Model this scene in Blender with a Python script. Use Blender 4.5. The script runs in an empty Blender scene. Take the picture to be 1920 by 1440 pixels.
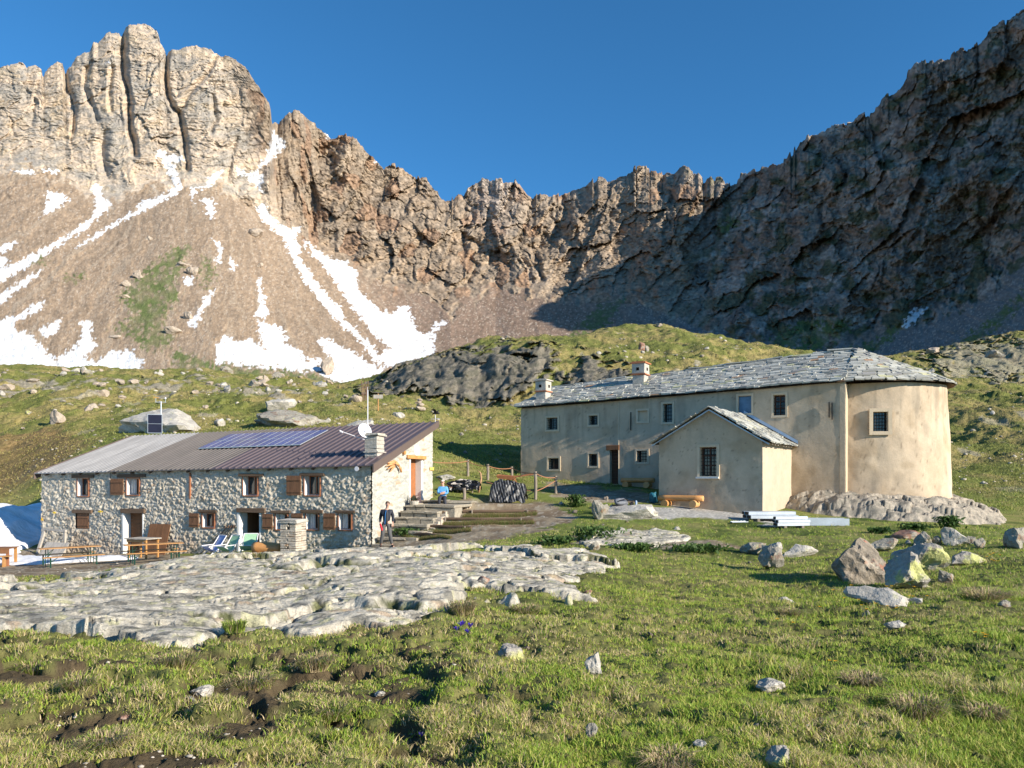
import bpy, bmesh, math, random
import numpy as np
from mathutils import Vector, Matrix
# ------------------------------------------------------------------ camera, sky, sun, exposure
F, HZ = 1400.0, 900.0                     # focal length and eye-level line, in units of a 1920 wide frame
scene = bpy.context.scene
C = scene.collection
cam = bpy.data.objects.new('camera', bpy.data.cameras.new('camera'))
C.objects.link(cam); scene.camera = cam
cam.data.sensor_width = 36; cam.data.lens = 36 * F / 1920
cam.data.shift_y = (HZ - 720) / 1920
cam.data.clip_end = 5000; cam.data.clip_start = 0.1
cam.location = (0, 0, 0); cam.rotation_euler = (math.radians(90), 0, 0)
SUN_AZ, SUN_EL = math.radians(123.5), math.radians(22)      # clockwise from +Y
w = bpy.data.worlds.new('World'); scene.world = w; w.use_nodes = True
nt = w.node_tree; nt.nodes.clear()
sky = nt.nodes.new('ShaderNodeTexSky'); sky.sky_type = 'NISHITA'; sky.sun_disc = False
sky.sun_elevation = SUN_EL; sky.sun_rotation = SUN_AZ
sky.altitude = 2400; sky.air_density = 1.2; sky.dust_density = 0.0; sky.ozone_density = 8.0
bg = nt.nodes.new('ShaderNodeBackground'); bg.inputs[1].default_value = 0.112
out = nt.nodes.new('ShaderNodeOutputWorld')
hs = nt.nodes.new('ShaderNodeHueSaturation'); hs.inputs['Saturation'].default_value = 1.07; hs.inputs['Hue'].default_value = .49
nt.links.new(sky.outputs[0], hs.inputs['Color']); nt.links.new(hs.outputs[0], bg.inputs[0]); nt.links.new(bg.outputs[0], out.inputs[0])
sl = bpy.data.lights.new('sun', 'SUN'); sl.energy = 5.0; sl.angle = math.radians(0.5); sl.color = (1, 0.91, 0.77)
so = bpy.data.objects.new('sun', sl); C.objects.link(so)
SDIR = Vector((math.sin(SUN_AZ) * math.cos(SUN_EL), math.cos(SUN_AZ) * math.cos(SUN_EL), math.sin(SUN_EL)))
so.rotation_euler = SDIR.to_track_quat('Z', 'Y').to_euler()
scene.view_settings.view_transform = 'Standard'; scene.view_settings.look = 'None'
scene.view_settings.exposure = 0.72; scene.view_settings.gamma = 1.0
try:
    scene.cycles.max_bounces = 5; scene.cycles.diffuse_bounces = 3
except Exception: pass

# ------------------------------------------------------------------ noise (numpy)
def _h(ix, iy, s):
    n = (ix * 374761393 + iy * 668265263 + s * 1442695041) & 0xffffffff
    n = ((n ^ (n >> 13)) * 1274126177) & 0xffffffff
    n = ((n ^ (n >> 15)) * 2246822519) & 0xffffffff
    return (n ^ (n >> 16)) / 4294967296.0
def gn(x, y, s=0):
    x = np.asarray(x, float); y = np.asarray(y, float)
    xi = np.floor(x).astype(np.int64); yi = np.floor(y).astype(np.int64)
    fx = x - xi; fy = y - yi
    u = fx*fx*fx*(fx*(fx*6-15)+10); v = fy*fy*fy*(fy*(fy*6-15)+10)
    r = []
    for a in (0, 1):
        for b in (0, 1):
            t = _h(xi+a, yi+b, s) * 6.2831853
            r.append(np.cos(t)*(fx-a) + np.sin(t)*(fy-b))
    return ((r[0]*(1-v)+r[1]*v)*(1-u) + (r[2]*(1-v)+r[3]*v)*u) * 1.5
def fbm(x, y, s=0, o=4, g=0.5, l=2.03):
    t = 0; a = 1
    for i in range(o):
        t = t + a*gn(x, y, s+i*17); a *= g; x = x*l+3.1; y = y*l+1.7
    return t
def ridged(x, y, s=0, o=4, g=0.5):
    t = 0; a = 1
    for i in range(o):
        t = t + a*(1-np.abs(gn(x, y, s+i*13))*2); a *= g; x = x*2.03+5; y = y*2.03+9
    return t
def facet(x, y, s=0, jit=0.85, tilt=1.0):
    """angular cells: a random step and a random tilt in each; returns value, distance to the cell border, cell random"""
    x = np.asarray(x, float); y = np.asarray(y, float)
    xi = np.floor(x).astype(np.int64); yi = np.floor(y).astype(np.int64)
    d1 = np.full(x.shape, 9.0); d2 = np.full(x.shape, 9.0)
    bx = np.zeros(x.shape, np.int64); by = np.zeros(x.shape, np.int64)
    dx = np.zeros(x.shape); dy = np.zeros(x.shape)
    for a in (-1, 0, 1):
        for b in (-1, 0, 1):
            cx = xi+a; cy = yi+b
            ex = x-(cx+.5+jit*(_h(cx, cy, s)-.5)); ey = y-(cy+.5+jit*(_h(cx, cy, s+7)-.5))
            d = ex*ex+ey*ey
            m = d < d1
            d2 = np.where(m, d1, np.minimum(d2, d)); d1 = np.where(m, d, d1)
            bx = np.where(m, cx, bx); by = np.where(m, cy, by)
            dx = np.where(m, ex, dx); dy = np.where(m, ey, dy)
    v = (_h(bx, by, s+11)-.5) + tilt*((_h(bx, by, s+19)-.5)*dx + (_h(bx, by, s+23)-.5)*dy)*2
    return v, np.sqrt(d2)-np.sqrt(d1), _h(bx, by, s+31)
def crag(x, y, s=0, k=.6, g=1.6, jit=.9, convex=False):
    """continuous broken rock: sharp ribs between hollows, or (convex) blocks with sharp clefts"""
    x = np.asarray(x, float); y = np.asarray(y, float)
    xi = np.floor(x).astype(np.int64); yi = np.floor(y).astype(np.int64); best = np.full(x.shape, 9e9)
    for a in (-1, 0, 1):
        for b in (-1, 0, 1):
            cx = xi+a; cy = yi+b
            ex = x-(cx+.5+jit*(_h(cx, cy, s)-.5)); ey = y-(cy+.5+jit*(_h(cx, cy, s+7)-.5))
            v = _h(cx, cy, s+11)*.5+g*((_h(cx, cy, s+19)-.5)*ex+(_h(cx, cy, s+23)-.5)*ey)*(-1 if convex else 1)+k*(ex*ex+ey*ey)
            best = np.minimum(best, v)
    return .5-best if convex else best-.5
def sstep(a, b, x):
    t = np.clip((x-a)/(b-a), 0, 1); return t*t*(3-2*t)
def polysd(x, y, P):
    """signed distance to a polygon, positive inside"""
    P = np.asarray(P, float); n = len(P)
    ins = np.zeros(x.shape, bool); dm = np.full(x.shape, 1e9)
    for i in range(n):
        x0, y0 = P[i]; x1, y1 = P[(i+1) % n]
        if y0 != y1:
            c = ((y0 > y) != (y1 > y)) & (x < (x1-x0)*(y-y0)/(y1-y0)+x0); ins ^= c
        ex, ey = x1-x0, y1-y0; L = ex*ex+ey*ey+1e-9
        t = np.clip(((x-x0)*ex+(y-y0)*ey)/L, 0, 1)
        dm = np.minimum(dm, (x-x0-t*ex)**2+(y-y0-t*ey)**2)
    return np.where(ins, 1, -1)*np.sqrt(dm)
def linesd(x, y, P):
    dm = np.full(x.shape, 1e9)
    for i in range(len(P)-1):
        x0, y0 = P[i]; x1, y1 = P[i+1]
        ex, ey = x1-x0, y1-y0; L = ex*ex+ey*ey+1e-9
        t = np.clip(((x-x0)*ex+(y-y0)*ey)/L, 0, 1)
        dm = np.minimum(dm, (x-x0-t*ex)**2+(y-y0-t*ey)**2)
    return np.sqrt(dm)
def mixc(a, b, t):
    t = np.asarray(t)[..., None]; return np.asarray(a)*(1-t)+np.asarray(b)*t

# ------------------------------------------------------------------ materials
def mat(name, color=(.5, .5, .5), rough=.85, var=((3, .2),), bump=(), metallic=0.0, attr=False, blotch=(), spec=0.3, stretch=None, trans=0.0, rot=0):
    m = bpy.data.materials.new(name); m.use_nodes = True
    t = m.node_tree; N = t.nodes; Lk = t.links
    p = N['Principled BSDF']; p.inputs['Roughness'].default_value = rough; p.inputs['Metallic'].default_value = metallic
    p.inputs['Specular IOR Level'].default_value = spec
    tc = N.new('ShaderNodeTexCoord'); co = tc.outputs['Object']
    if stretch:
        mp = N.new('ShaderNodeMapping'); mp.inputs['Scale'].default_value = stretch; mp.inputs['Rotation'].default_value = (0, rot, 0)
        Lk.new(co, mp.inputs[0]); co = mp.outputs[0]
    if attr:
        a = N.new('ShaderNodeAttribute'); a.attribute_name = 'col'; cur = a.outputs['Color']
    else:
        r = N.new('ShaderNodeRGB'); r.outputs[0].default_value = (*color, 1); cur = r.outputs[0]
    def noise(sc, det=8, ro=.6):
        n = N.new('ShaderNodeTexNoise'); n.inputs['Scale'].default_value = sc; n.inputs['Detail'].default_value = det
        n.inputs['Roughness'].default_value = ro; Lk.new(co, n.inputs['Vector']); return n.outputs[0]
    for sc, th, soft, c2 in blotch:
        n = noise(sc); mr = N.new('ShaderNodeMapRange'); mr.inputs[1].default_value = th-soft; mr.inputs[2].default_value = th+soft
        Lk.new(n, mr.inputs[0]); mx = N.new('ShaderNodeMixRGB'); mx.inputs[2].default_value = (*c2, 1)
        Lk.new(mr.outputs[0], mx.inputs[0]); Lk.new(cur, mx.inputs[1]); cur = mx.outputs[0]
    for sc, amt in var:
        n = noise(sc); mr = N.new('ShaderNodeMapRange'); mr.inputs[1].default_value = .25; mr.inputs[2].default_value = .75
        mr.inputs[3].default_value = 1-amt; mr.inputs[4].default_value = 1+amt
        Lk.new(n, mr.inputs[0]); mx = N.new('ShaderNodeVectorMath'); mx.operation = 'SCALE'
        Lk.new(cur, mx.inputs[0]); Lk.new(mr.outputs[0], mx.inputs['Scale']); cur = mx.outputs[0]
    Lk.new(cur, p.inputs['Base Color'])
    prev = None
    for sc, dist in bump:
        b = N.new('ShaderNodeBump'); b.inputs['Strength'].default_value = 1.0; b.inputs['Distance'].default_value = dist
        Lk.new(noise(sc, 6, .65), b.inputs['Height'])
        if prev: Lk.new(prev, b.inputs['Normal'])
        prev = b.outputs[0]
    if prev: Lk.new(prev, p.inputs['Normal'])
    if trans:
        tr = N.new('ShaderNodeBsdfTranslucent'); Lk.new(cur, tr.inputs[0]); ms = N.new('ShaderNodeMixShader'); ms.inputs[0].default_value = trans
        Lk.new(p.outputs[0], ms.inputs[1]); Lk.new(tr.outputs[0], ms.inputs[2]); Lk.new(ms.outputs[0], N['Material Output'].inputs[0])
    return m

# ------------------------------------------------------------------ mesh helpers
def raw_mesh(name, V, faces, m, col=None, parent=None, smooth=False, fsizes=None):
    """V (n,3); faces (k,3|4) array, or flat index array with fsizes"""
    me = bpy.data.meshes.new(name); V = np.ascontiguousarray(V, np.float32)
    faces = np.ascontiguousarray(faces, np.int32)
    if fsizes is None:
        fsizes = np.full(len(faces), faces.shape[1], np.int32)
    fl = faces.ravel()
    me.vertices.add(len(V)); me.vertices.foreach_set('co', V.ravel())
    me.loops.add(len(fl)); me.loops.foreach_set('vertex_index', fl)
    st = np.concatenate([[0], np.cumsum(fsizes)[:-1]]).astype(np.int32)
    me.polygons.add(len(fsizes)); me.polygons.foreach_set('loop_start', st); me.polygons.foreach_set('loop_total', fsizes.astype(np.int32))
    if smooth: me.polygons.foreach_set('use_smooth', np.ones(len(fsizes), bool))
    me.update(calc_edges=True)
    if col is not None:
        a = me.color_attributes.new('col', 'FLOAT_COLOR', 'POINT')
        c = np.ones((len(V), 4), np.float32); c[:, :3] = np.clip(col, 0, 1); a.data.foreach_set('color', c.ravel())
    me.materials.append(m)
    o = bpy.data.objects.new(name, me); C.objects.link(o)
    if parent: o.parent = parent
    return o
def grid_faces(nr, nc, keep=None):
    i = np.arange(nr*nc).reshape(nr, nc)
    f = np.stack([i[:-1, :-1], i[:-1, 1:], i[1:, 1:], i[1:, :-1]], -1)
    if keep is not None: f = f[keep]
    return f.reshape(-1, 4)
def compact(V, f, col=None):
    u, inv = np.unique(f, return_inverse=True)
    return V[u], inv.reshape(f.shape), (None if col is None else col[u])
class MB:
    """collects simple solids into ONE mesh"""
    def __init__(s): s.v = []; s.f = []
    def add(s, vs, fs):
        n = len(s.v); s.v += [tuple(v) for v in vs]; s.f += [tuple(n+i for i in f) for f in fs]; return s
    def box(s, x0, x1, y0, y1, z0, z1, M=None, taper=0):
        t = taper
        vs = [(x0, y0, z0), (x1, y0, z0), (x1, y1, z0), (x0, y1, z0), (x0+t, y0+t, z1), (x1-t, y0+t, z1), (x1-t, y1-t, z1), (x0+t, y1-t, z1)]
        if M: vs = [M @ Vector(v) for v in vs]
        return s.add(vs, [(0, 3, 2, 1), (4, 5, 6, 7), (0, 1, 5, 4), (1, 2, 6, 5), (2, 3, 7, 6), (3, 0, 4, 7)])
    def tube(s, pts, r, n=6, r1=None):
        pts = [Vector(p) for p in pts]; rs = r if isinstance(r, (list, tuple)) else [r+(((r1 if r1 is not None else r)-r)*i/(len(pts)-1)) for i in range(len(pts))]
        vs = []; 
        for i, p in enumerate(pts):
            d = (pts[min(i+1, len(pts)-1)]-pts[max(i-1, 0)]).normalized()
            a = d.orthogonal().normalized() if i == 0 else (a - d*a.dot(d)).normalized()
            b = d.cross(a)
            for k in range(n):
                t = 2*math.pi*k/n; vs.append(p+(a*math.cos(t)+b*math.sin(t))*rs[i])
        fs = [(i*n+k, i*n+(k+1) % n, (i+1)*n+(k+1) % n, (i+1)*n+k) for i in range(len(pts)-1) for k in range(n)]
        fs += [tuple(range(n))[::-1], tuple(range((len(pts)-1)*n, len(pts)*n))]
        return s.add(vs, fs)
    def bar(s, p, q, wd, ht, up=(0, 0, 1)):
        p, q = Vector(p), Vector(q); d = (q-p).normalized(); side = d.cross(Vector(up)).normalized(); u = side.cross(d)
        vs = [e+side*a*wd/2+u*b*ht/2 for e in (p, q) for a, b in ((-1, -1), (1, -1), (1, 1), (-1, 1))]
        return s.add(vs, [(0, 1, 2, 3), (7, 6, 5, 4), (0, 4, 5, 1), (1, 5, 6, 2), (2, 6, 7, 3), (3, 7, 4, 0)])
    def quad(s, a, b, c, d): return s.add([a, b, c, d], [(0, 1, 2, 3)])
    def build(s, name, m, parent=None, bevel=0, smooth=False, jit=0, seed=0, **kw):
        me = bpy.data.meshes.new(name)
        v = s.v
        if jit:
            r = random.Random(seed); v = [(a+r.uniform(-jit, jit), b+r.uniform(-jit, jit), c+r.uniform(-jit, jit)) for a, b, c in v]
        me.from_pydata(v, [], s.f); me.update()
        me.materials.append(m)
        bm = bmesh.new(); bm.from_mesh(me); bmesh.ops.recalc_face_normals(bm, faces=bm.faces)
        if bevel: bmesh.ops.bevel(bm, geom=list(bm.edges), offset=bevel, segments=1, affect='EDGES')
        bm.to_mesh(me); bm.free()
        if smooth:
            for p in me.polygons: p.use_smooth = True
        o = bpy.data.objects.new(name, me); C.objects.link(o)
        if parent: o.parent = parent
        if kw: tag(o, **kw)
        return o
def tag(o, label=None, cat=None, group=None, kind=None):
    if label: o['label'] = label
    if cat: o['category'] = cat
    if group: o['group'] = group
    if kind: o['kind'] = kind
    return o
def thing(name, loc, rz, label, cat, group=None):
    o = bpy.data.objects.new(name, None); C.objects.link(o); o.empty_display_size = .2
    o.location = loc; o.rotation_euler = (0, 0, rz); return tag(o, label, cat, group)
def copy_tree(o, parent=None):
    c = o.copy(); C.objects.link(c)
    if parent: c.parent = parent
    for ch in list(o.children): copy_tree(ch, c)
    return c

# ------------------------------------------------------------------ ground surface
N0 = [(2.0, 1980), (2.6, 1762), (4.2, 1440), (6, 1292)]
ST = {
 -600: N0+[(8, 1204), (11, 1146), (15, 1106), (20, 1086), (25, 1074), (30, 1064), (33, 1052), (37, 1030), (40, 1000), (44, 955), (50, 905), (60, 830), (75, 770), (100, 725), (140, 692), (170, 680), (205, 700), (280, 730)],
 0: N0+[(8, 1208), (11, 1150), (15, 1110), (20, 1092), (25, 1078), (30, 1066), (33, 1055), (37, 1033), (40, 1005), (44, 960), (50, 908), (60, 840), (75, 782), (100, 735), (140, 700), (170, 688), (205, 705), (280, 735)],
 130: N0+[(8, 1210), (11, 1150), (15, 1102), (20, 1084), (25, 1076), (30, 1064), (33, 1050), (36, 1038), (40, 1010), (44, 930), (48, 850), (58, 800), (75, 762), (100, 730), (140, 700), (170, 689), (205, 705), (280, 735)],
 300: N0+[(8, 1215), (11, 1146), (15, 1090), (19, 1054), (24, 1088), (29, 1062), (34.5, 1037), (38, 1020), (42, 865), (48, 815), (60, 785), (80, 755), (110, 722), (140, 702), (165, 693), (205, 708), (280, 735)],
 500: N0+[(8, 1218), (11, 1148), (15, 1086), (20, 1048), (24, 1078), (30, 1036), (33, 1030), (37, 1000), (40, 880), (46, 812), (60, 780), (80, 755), (110, 730), (140, 712), (170, 707), (205, 720), (280, 740)],
 660: N0+[(8, 1204), (11, 1132), (15, 1076), (19, 1042), (23, 1048), (27, 1040), (30, 1035), (32, 1014), (36, 960), (39, 880), (44, 826), (52, 792), (65, 770), (85, 748), (100, 746), (120, 742), (150, 728), (180, 722), (280, 745)],
 760: N0+[(8, 1204), (11, 1128), (15, 1070), (19, 1036), (23, 1040), (26, 1036), (28.9, 1028), (30.5, 1002), (32, 968), (33.5, 948), (36, 925), (39, 880), (44, 840), (50, 806), (62, 782), (80, 762), (92, 762), (104, 735), (118, 690), (130, 682), (150, 690), (200, 715), (280, 740)],
 850: N0+[(8, 1205), (11, 1120), (15, 1064), (20, 1028), (24, 1024), (27, 1012), (29, 1000), (30, 990), (31, 975), (32, 962), (33, 950), (34, 938), (37, 915), (40, 892), (44, 865), (48, 840), (55, 815), (65, 792), (80, 772), (93, 766), (100, 735), (107, 690), (118, 660), (130, 652), (145, 655), (200, 690), (280, 720)],
 960: N0+[(8, 1208), (11, 1130), (15, 1070), (20, 1030), (24, 1018), (28, 1000), (31, 975), (34, 945), (37, 920), (40, 903), (43, 893), (46, 882), (50, 855), (58, 820), (70, 792), (80, 780), (93, 772), (99, 735), (107, 675), (118, 642), (130, 634), (145, 636), (200, 680), (280, 720)],
 1060: N0+[(8, 1210), (11, 1138), (15, 1076), (20, 1036), (24, 1016), (28, 993), (31, 970), (34, 945), (38, 916), (41, 905), (44, 895), (50, 860), (58, 820), (70, 785), (82, 760), (95, 728), (105, 680), (118, 652), (135, 642), (150, 640), (200, 680), (280, 720)],
 1140: N0+[(8, 1212), (11, 1142), (15, 1082), (20, 1043), (24, 1014), (28, 988), (31, 963), (34, 943), (38, 917), (41, 905), (44, 896), (50, 868), (60, 812), (72, 775), (85, 740), (100, 700), (115, 663), (135, 630), (150, 614), (165, 612), (230, 660), (280, 700)],
 1240: N0+[(8, 1215), (11, 1150), (15, 1095), (20, 1055), (25, 1012), (29, 980), (33, 950), (34.5, 940), (38, 922), (42, 908), (47, 893), (55, 840), (70, 780), (85, 735), (105, 685), (125, 645), (150, 615), (170, 611), (230, 660), (280, 700)],
 1430: N0+[(8, 1215), (11, 1155), (15, 1105), (19, 1066), (23, 1030), (27, 1000), (31.5, 967), (35, 950), (38, 938), (46, 900), (60, 830), (75, 770), (95, 710), (120, 670), (145, 655), (165, 654), (230, 690), (280, 720)],
 1600: N0+[(8, 1212), (11, 1152), (15, 1098), (19, 1055), (23, 1022), (28, 988), (33, 968), (36, 955), (45, 905), (60, 830), (80, 760), (100, 715), (125, 682), (150, 672), (170, 675), (230, 700), (280, 720)],
 1780: N0+[(8, 1205), (11, 1145), (15, 1090), (19, 1050), (23, 1018), (28, 990), (33, 978), (38, 962), (45, 935), (55, 890), (70, 812), (85, 757), (105, 716), (115, 722), (130, 706), (150, 680), (175, 655), (200, 650), (280, 700)],
 1920: N0+[(8, 1200), (11, 1140), (15, 1082), (19, 1040), (23, 1012), (28, 1000), (35, 985), (40, 962), (50, 900), (65, 812), (80, 762), (95, 742), (110, 748), (130, 715), (150, 680), (180, 625), (200, 617), (280, 665)],
 2600: N0+[(8, 1200), (11, 1140), (15, 1080), (19, 1035), (23, 1005), (28, 990), (35, 970), (40, 950), (50, 890), (65, 800), (80, 750), (95, 735), (110, 735), (130, 700), (150, 660), (180, 590), (200, 570), (280, 640)],
}
_pxs = np.arange(-600, 2601, 20.0); _lz = np.arange(math.log(2.0), math.log(281), .015)
def _build_table():
    ks = sorted(ST); rows = []
    for k in ks:
        n = np.array(ST[k]); z = (HZ-n[:, 1])/F*n[:, 0]
        rows.append(np.interp(_lz, np.log(n[:, 0]), z))
    rows = np.array(rows); T = np.empty((len(_pxs), len(_lz)))
    for j in range(len(_lz)): T[:, j] = np.interp(_pxs, ks, rows[:, j])
    def blur(A, ax, s):
        r = int(3*s)+1; k = np.exp(-np.arange(-r, r+1)**2/(2*s*s)); k /= k.sum()
        A = np.moveaxis(A, ax, 0); P = np.concatenate([np.repeat(A[:1], r, 0), A, np.repeat(A[-1:], r, 0)])
        o = sum(k[i]*P[i:i+len(A)] for i in range(2*r+1)); return np.moveaxis(o, 0, ax)
    return blur(blur(T, 0, 1.8), 1, 1.6)
_T = _build_table()
def G0(X, Y):
    X = np.asarray(X, float); Y = np.maximum(np.asarray(Y, float), 2.01)
    a = np.clip((960+F*X/Y+600)/20, 0, len(_pxs)-1.001); b = np.clip((np.log(Y)-_lz[0])/.015, 0, len(_lz)-1.001)
    i = a.astype(int); j = b.astype(int); a -= i; b -= j
    return (_T[i, j]*(1-a)+_T[i+1, j]*a)*(1-b)+(_T[i, j+1]*(1-a)+_T[i+1, j+1]*a)*b
SLAB = [(-200, 1105), (0, 1098), (70, 1090), (170, 1080), (225, 1064), (250, 1046), (300, 1034), (420, 1034), (540, 1036), (700, 1026), (850, 1018), (960, 1022), (1060, 1034), (1130, 1048), (1185, 1064), (1130, 1076), (1060, 1092), (1080, 1112), (1170, 1136), (1060, 1134), (960, 1126), (900, 1130), (850, 1156), (780, 1160), (700, 1192), (600, 1202), (520, 1190), (440, 1200), (330, 1216), (250, 1228), (120, 1214), (0, 1206), (-200, 1210)]
SLAB2 = [(1085, 1012), (1110, 998), (1180, 990), (1250, 992), (1300, 1002), (1290, 1014), (1230, 1026), (1160, 1034), (1100, 1030)]
def pxpy(X, Y, Z): return 960+F*X/Y, HZ-F*Z/Y
def slab_sd(X, Y, z0):
    px, py = pxpy(X, Y, z0)
    wx = fbm(X*.9, Y*.9, 71, 5)*34; wy = fbm(X*.9, Y*.9, 91, 5)*13; pk = sstep(.16, .42, fbm(X*.42+3, Y*.8, 73, 4))*30
    a = np.where(Y < 21.5, polysd(px+wx, py+wy, SLAB)-pk, -50)
    b = np.where((Y > 21) & (Y < 29), polysd(px+wx*.6, py+wy*.6, SLAB2), -50)
    return a, b
def tuss(X, Y):
    """tussocks and erosion steps near the camera"""
    px = 960+F*X/Y
    left = sstep(1250, 700, px)*sstep(9.5, 7.5, Y)
    v, e, r = facet(X*1.15+fbm(X*1.5, Y*1.5, 5, 3)*.55, Y*1.5+fbm(X*1.5, Y*1.5, 6, 3)*.55, 41, .9, .3)
    m = sstep(0, .42, e)*(.25+.75*r)
    return left*(m*.19-.09)+(1-left)*sstep(30, 9, Y)*(m*.07)*(r > .35)
def G(X, Y):
    X = np.asarray(X, float); Y = np.asarray(Y, float)
    z = G0(X, Y)
    px = 960+F*X/Y
    tw = sstep(740, 790, px)*sstep(1050, 960, px)*sstep(28.6, 29.8, Y)*sstep(35.5, 34, Y)
    q = z/.27; fl = np.floor(q); z = z*(1-tw)+tw*(fl+sstep(.55, .95, q-fl))*.27
    near = sstep(40, 22, Y)
    z = z + near*(fbm(X*.55, Y*.55, 3, 4)*.07)*sstep(1.5, 5, Y)+tuss(X, Y)
    far = sstep(40, 75, Y)
    z = z + far*(fbm(X/9, Y/9, 21, 5)*1.0 + ridged(X/3.2, Y/3.2, 37, 3)*.16-.12 + facet(X/1.6+fbm(X, Y, 2, 2)*.3, Y/2.4, 38)[0]*.22)
    z = z + sstep(35, 50, Y)*fbm(X/2.5, Y/2.5, 28, 3)*.12
    return z
def gz(x, y): return float(G(np.array([x]), np.array([y]))[0])
def at(px, Z):
    """point on the ground in direction px at distance Z"""
    X = (px-960)/F*Z; return X, Z, gz(X, Z)
# ------------------------------------------------------------------ mountains (one continuous cirque)
SKY = [(-600,150),(-300,170),(-100,140),(0,130),(15,122),(30,118),(38,115),(50,125),(66,119),(78,127),(80,142),(90,128),(100,120),(108,116),(117,120),(123,142),(126,131),(135,120),(143,108),(160,98),(168,95),(175,77),(180,80),(195,68),(200,62),(222,60),(228,66),(236,50),(245,44),(262,43),(280,46),(292,56),(298,66),(300,80),(308,92),(312,106),(316,96),(325,92),(340,93),(355,90),(362,88),(375,90),(395,88),(405,98),(412,103),(430,103),(445,112),(460,125),(468,140),(480,158),(495,178),(505,192),(508,210),(510,234),(515,228),(522,232),(535,222),(545,212),(553,206),(560,210),(570,218),(582,228),(600,242),(615,252),(625,258),(635,253),(648,251),(662,258),(678,275),(690,288),(705,300),(720,310),(735,307),(752,310),(760,318),(772,322),(785,328),(793,326),(805,338),(815,352),(825,362),(835,372),(850,370),(860,366),(870,374),(878,360),(890,352),(905,340),(915,342),(928,338),(945,340),(958,340),(968,338),(978,350),(990,362),(998,370),(1010,368),(1022,365),(1030,370),(1045,372),(1060,365),(1080,360),(1095,355),(1110,342),(1118,335),(1130,331),(1145,340),(1155,335),(1170,325),(1185,318),(1200,316),(1215,317),(1225,320),(1235,320),(1250,318),(1262,325),(1270,318),(1283,313),(1295,322),(1310,330),(1318,338),(1328,335),(1333,328),(1340,338),(1352,330),(1362,340),(1375,335),(1390,328),(1400,330),(1410,318),(1430,315),(1440,313),(1450,306),(1465,305),(1475,300),(1480,290),(1500,265),(1520,258),(1540,248),(1552,240),(1560,232),(1575,228),(1600,230),(1612,222),(1640,208),(1650,192),(1660,180),(1680,170),(1690,155),(1700,142),(1710,130),(1720,118),(1735,112),(1755,108),(1770,106),(1785,100),(1800,93),(1820,90),(1835,78),(1850,68),(1865,50),(1880,42),(1895,35),(1905,25),(1920,15),(2000,-40),(2200,-150),(2600,-330),(3200,-520)]
RT = [(-600,640),(0,640),(245,650),(500,640),(507,642),(518,735),(550,735),(700,770),(900,800),(1060,790),(1200,740),(1360,660),(1500,560),(1650,490),(1800,430),(1920,390),(2200,330),(2600,290),(3200,270)]
FT = [(-600,330),(0,325),(60,322),(110,330),(135,345),(165,372),(190,372),(210,385),(250,368),(300,352),(345,352),(400,352),(440,372),(490,385),(520,430),(560,452),(640,495),(700,522),(745,545),(800,562),(845,592),(880,565),(930,545),(1000,562),(1080,575),(1160,560),(1250,600),(1320,620),(1430,652),(1560,655),(1660,640),(1750,600),(1850,560),(1920,500),(2100,430),(2600,350),(3200,300)]
FZ = [(-600,560),(0,560),(245,560),(400,575),(520,600),(640,600),(745,590),(845,560),(930,590),(1160,520),(1430,400),(1560,370),(1660,350),(1800,330),(1920,310),(2200,260),(2600,230),(3200,215)]
BZ = [(-600,262),(0,270),(600,280),(850,300),(1000,305),(1200,300),(1430,285),(1920,236),(2600,190),(3200,180)]
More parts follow.
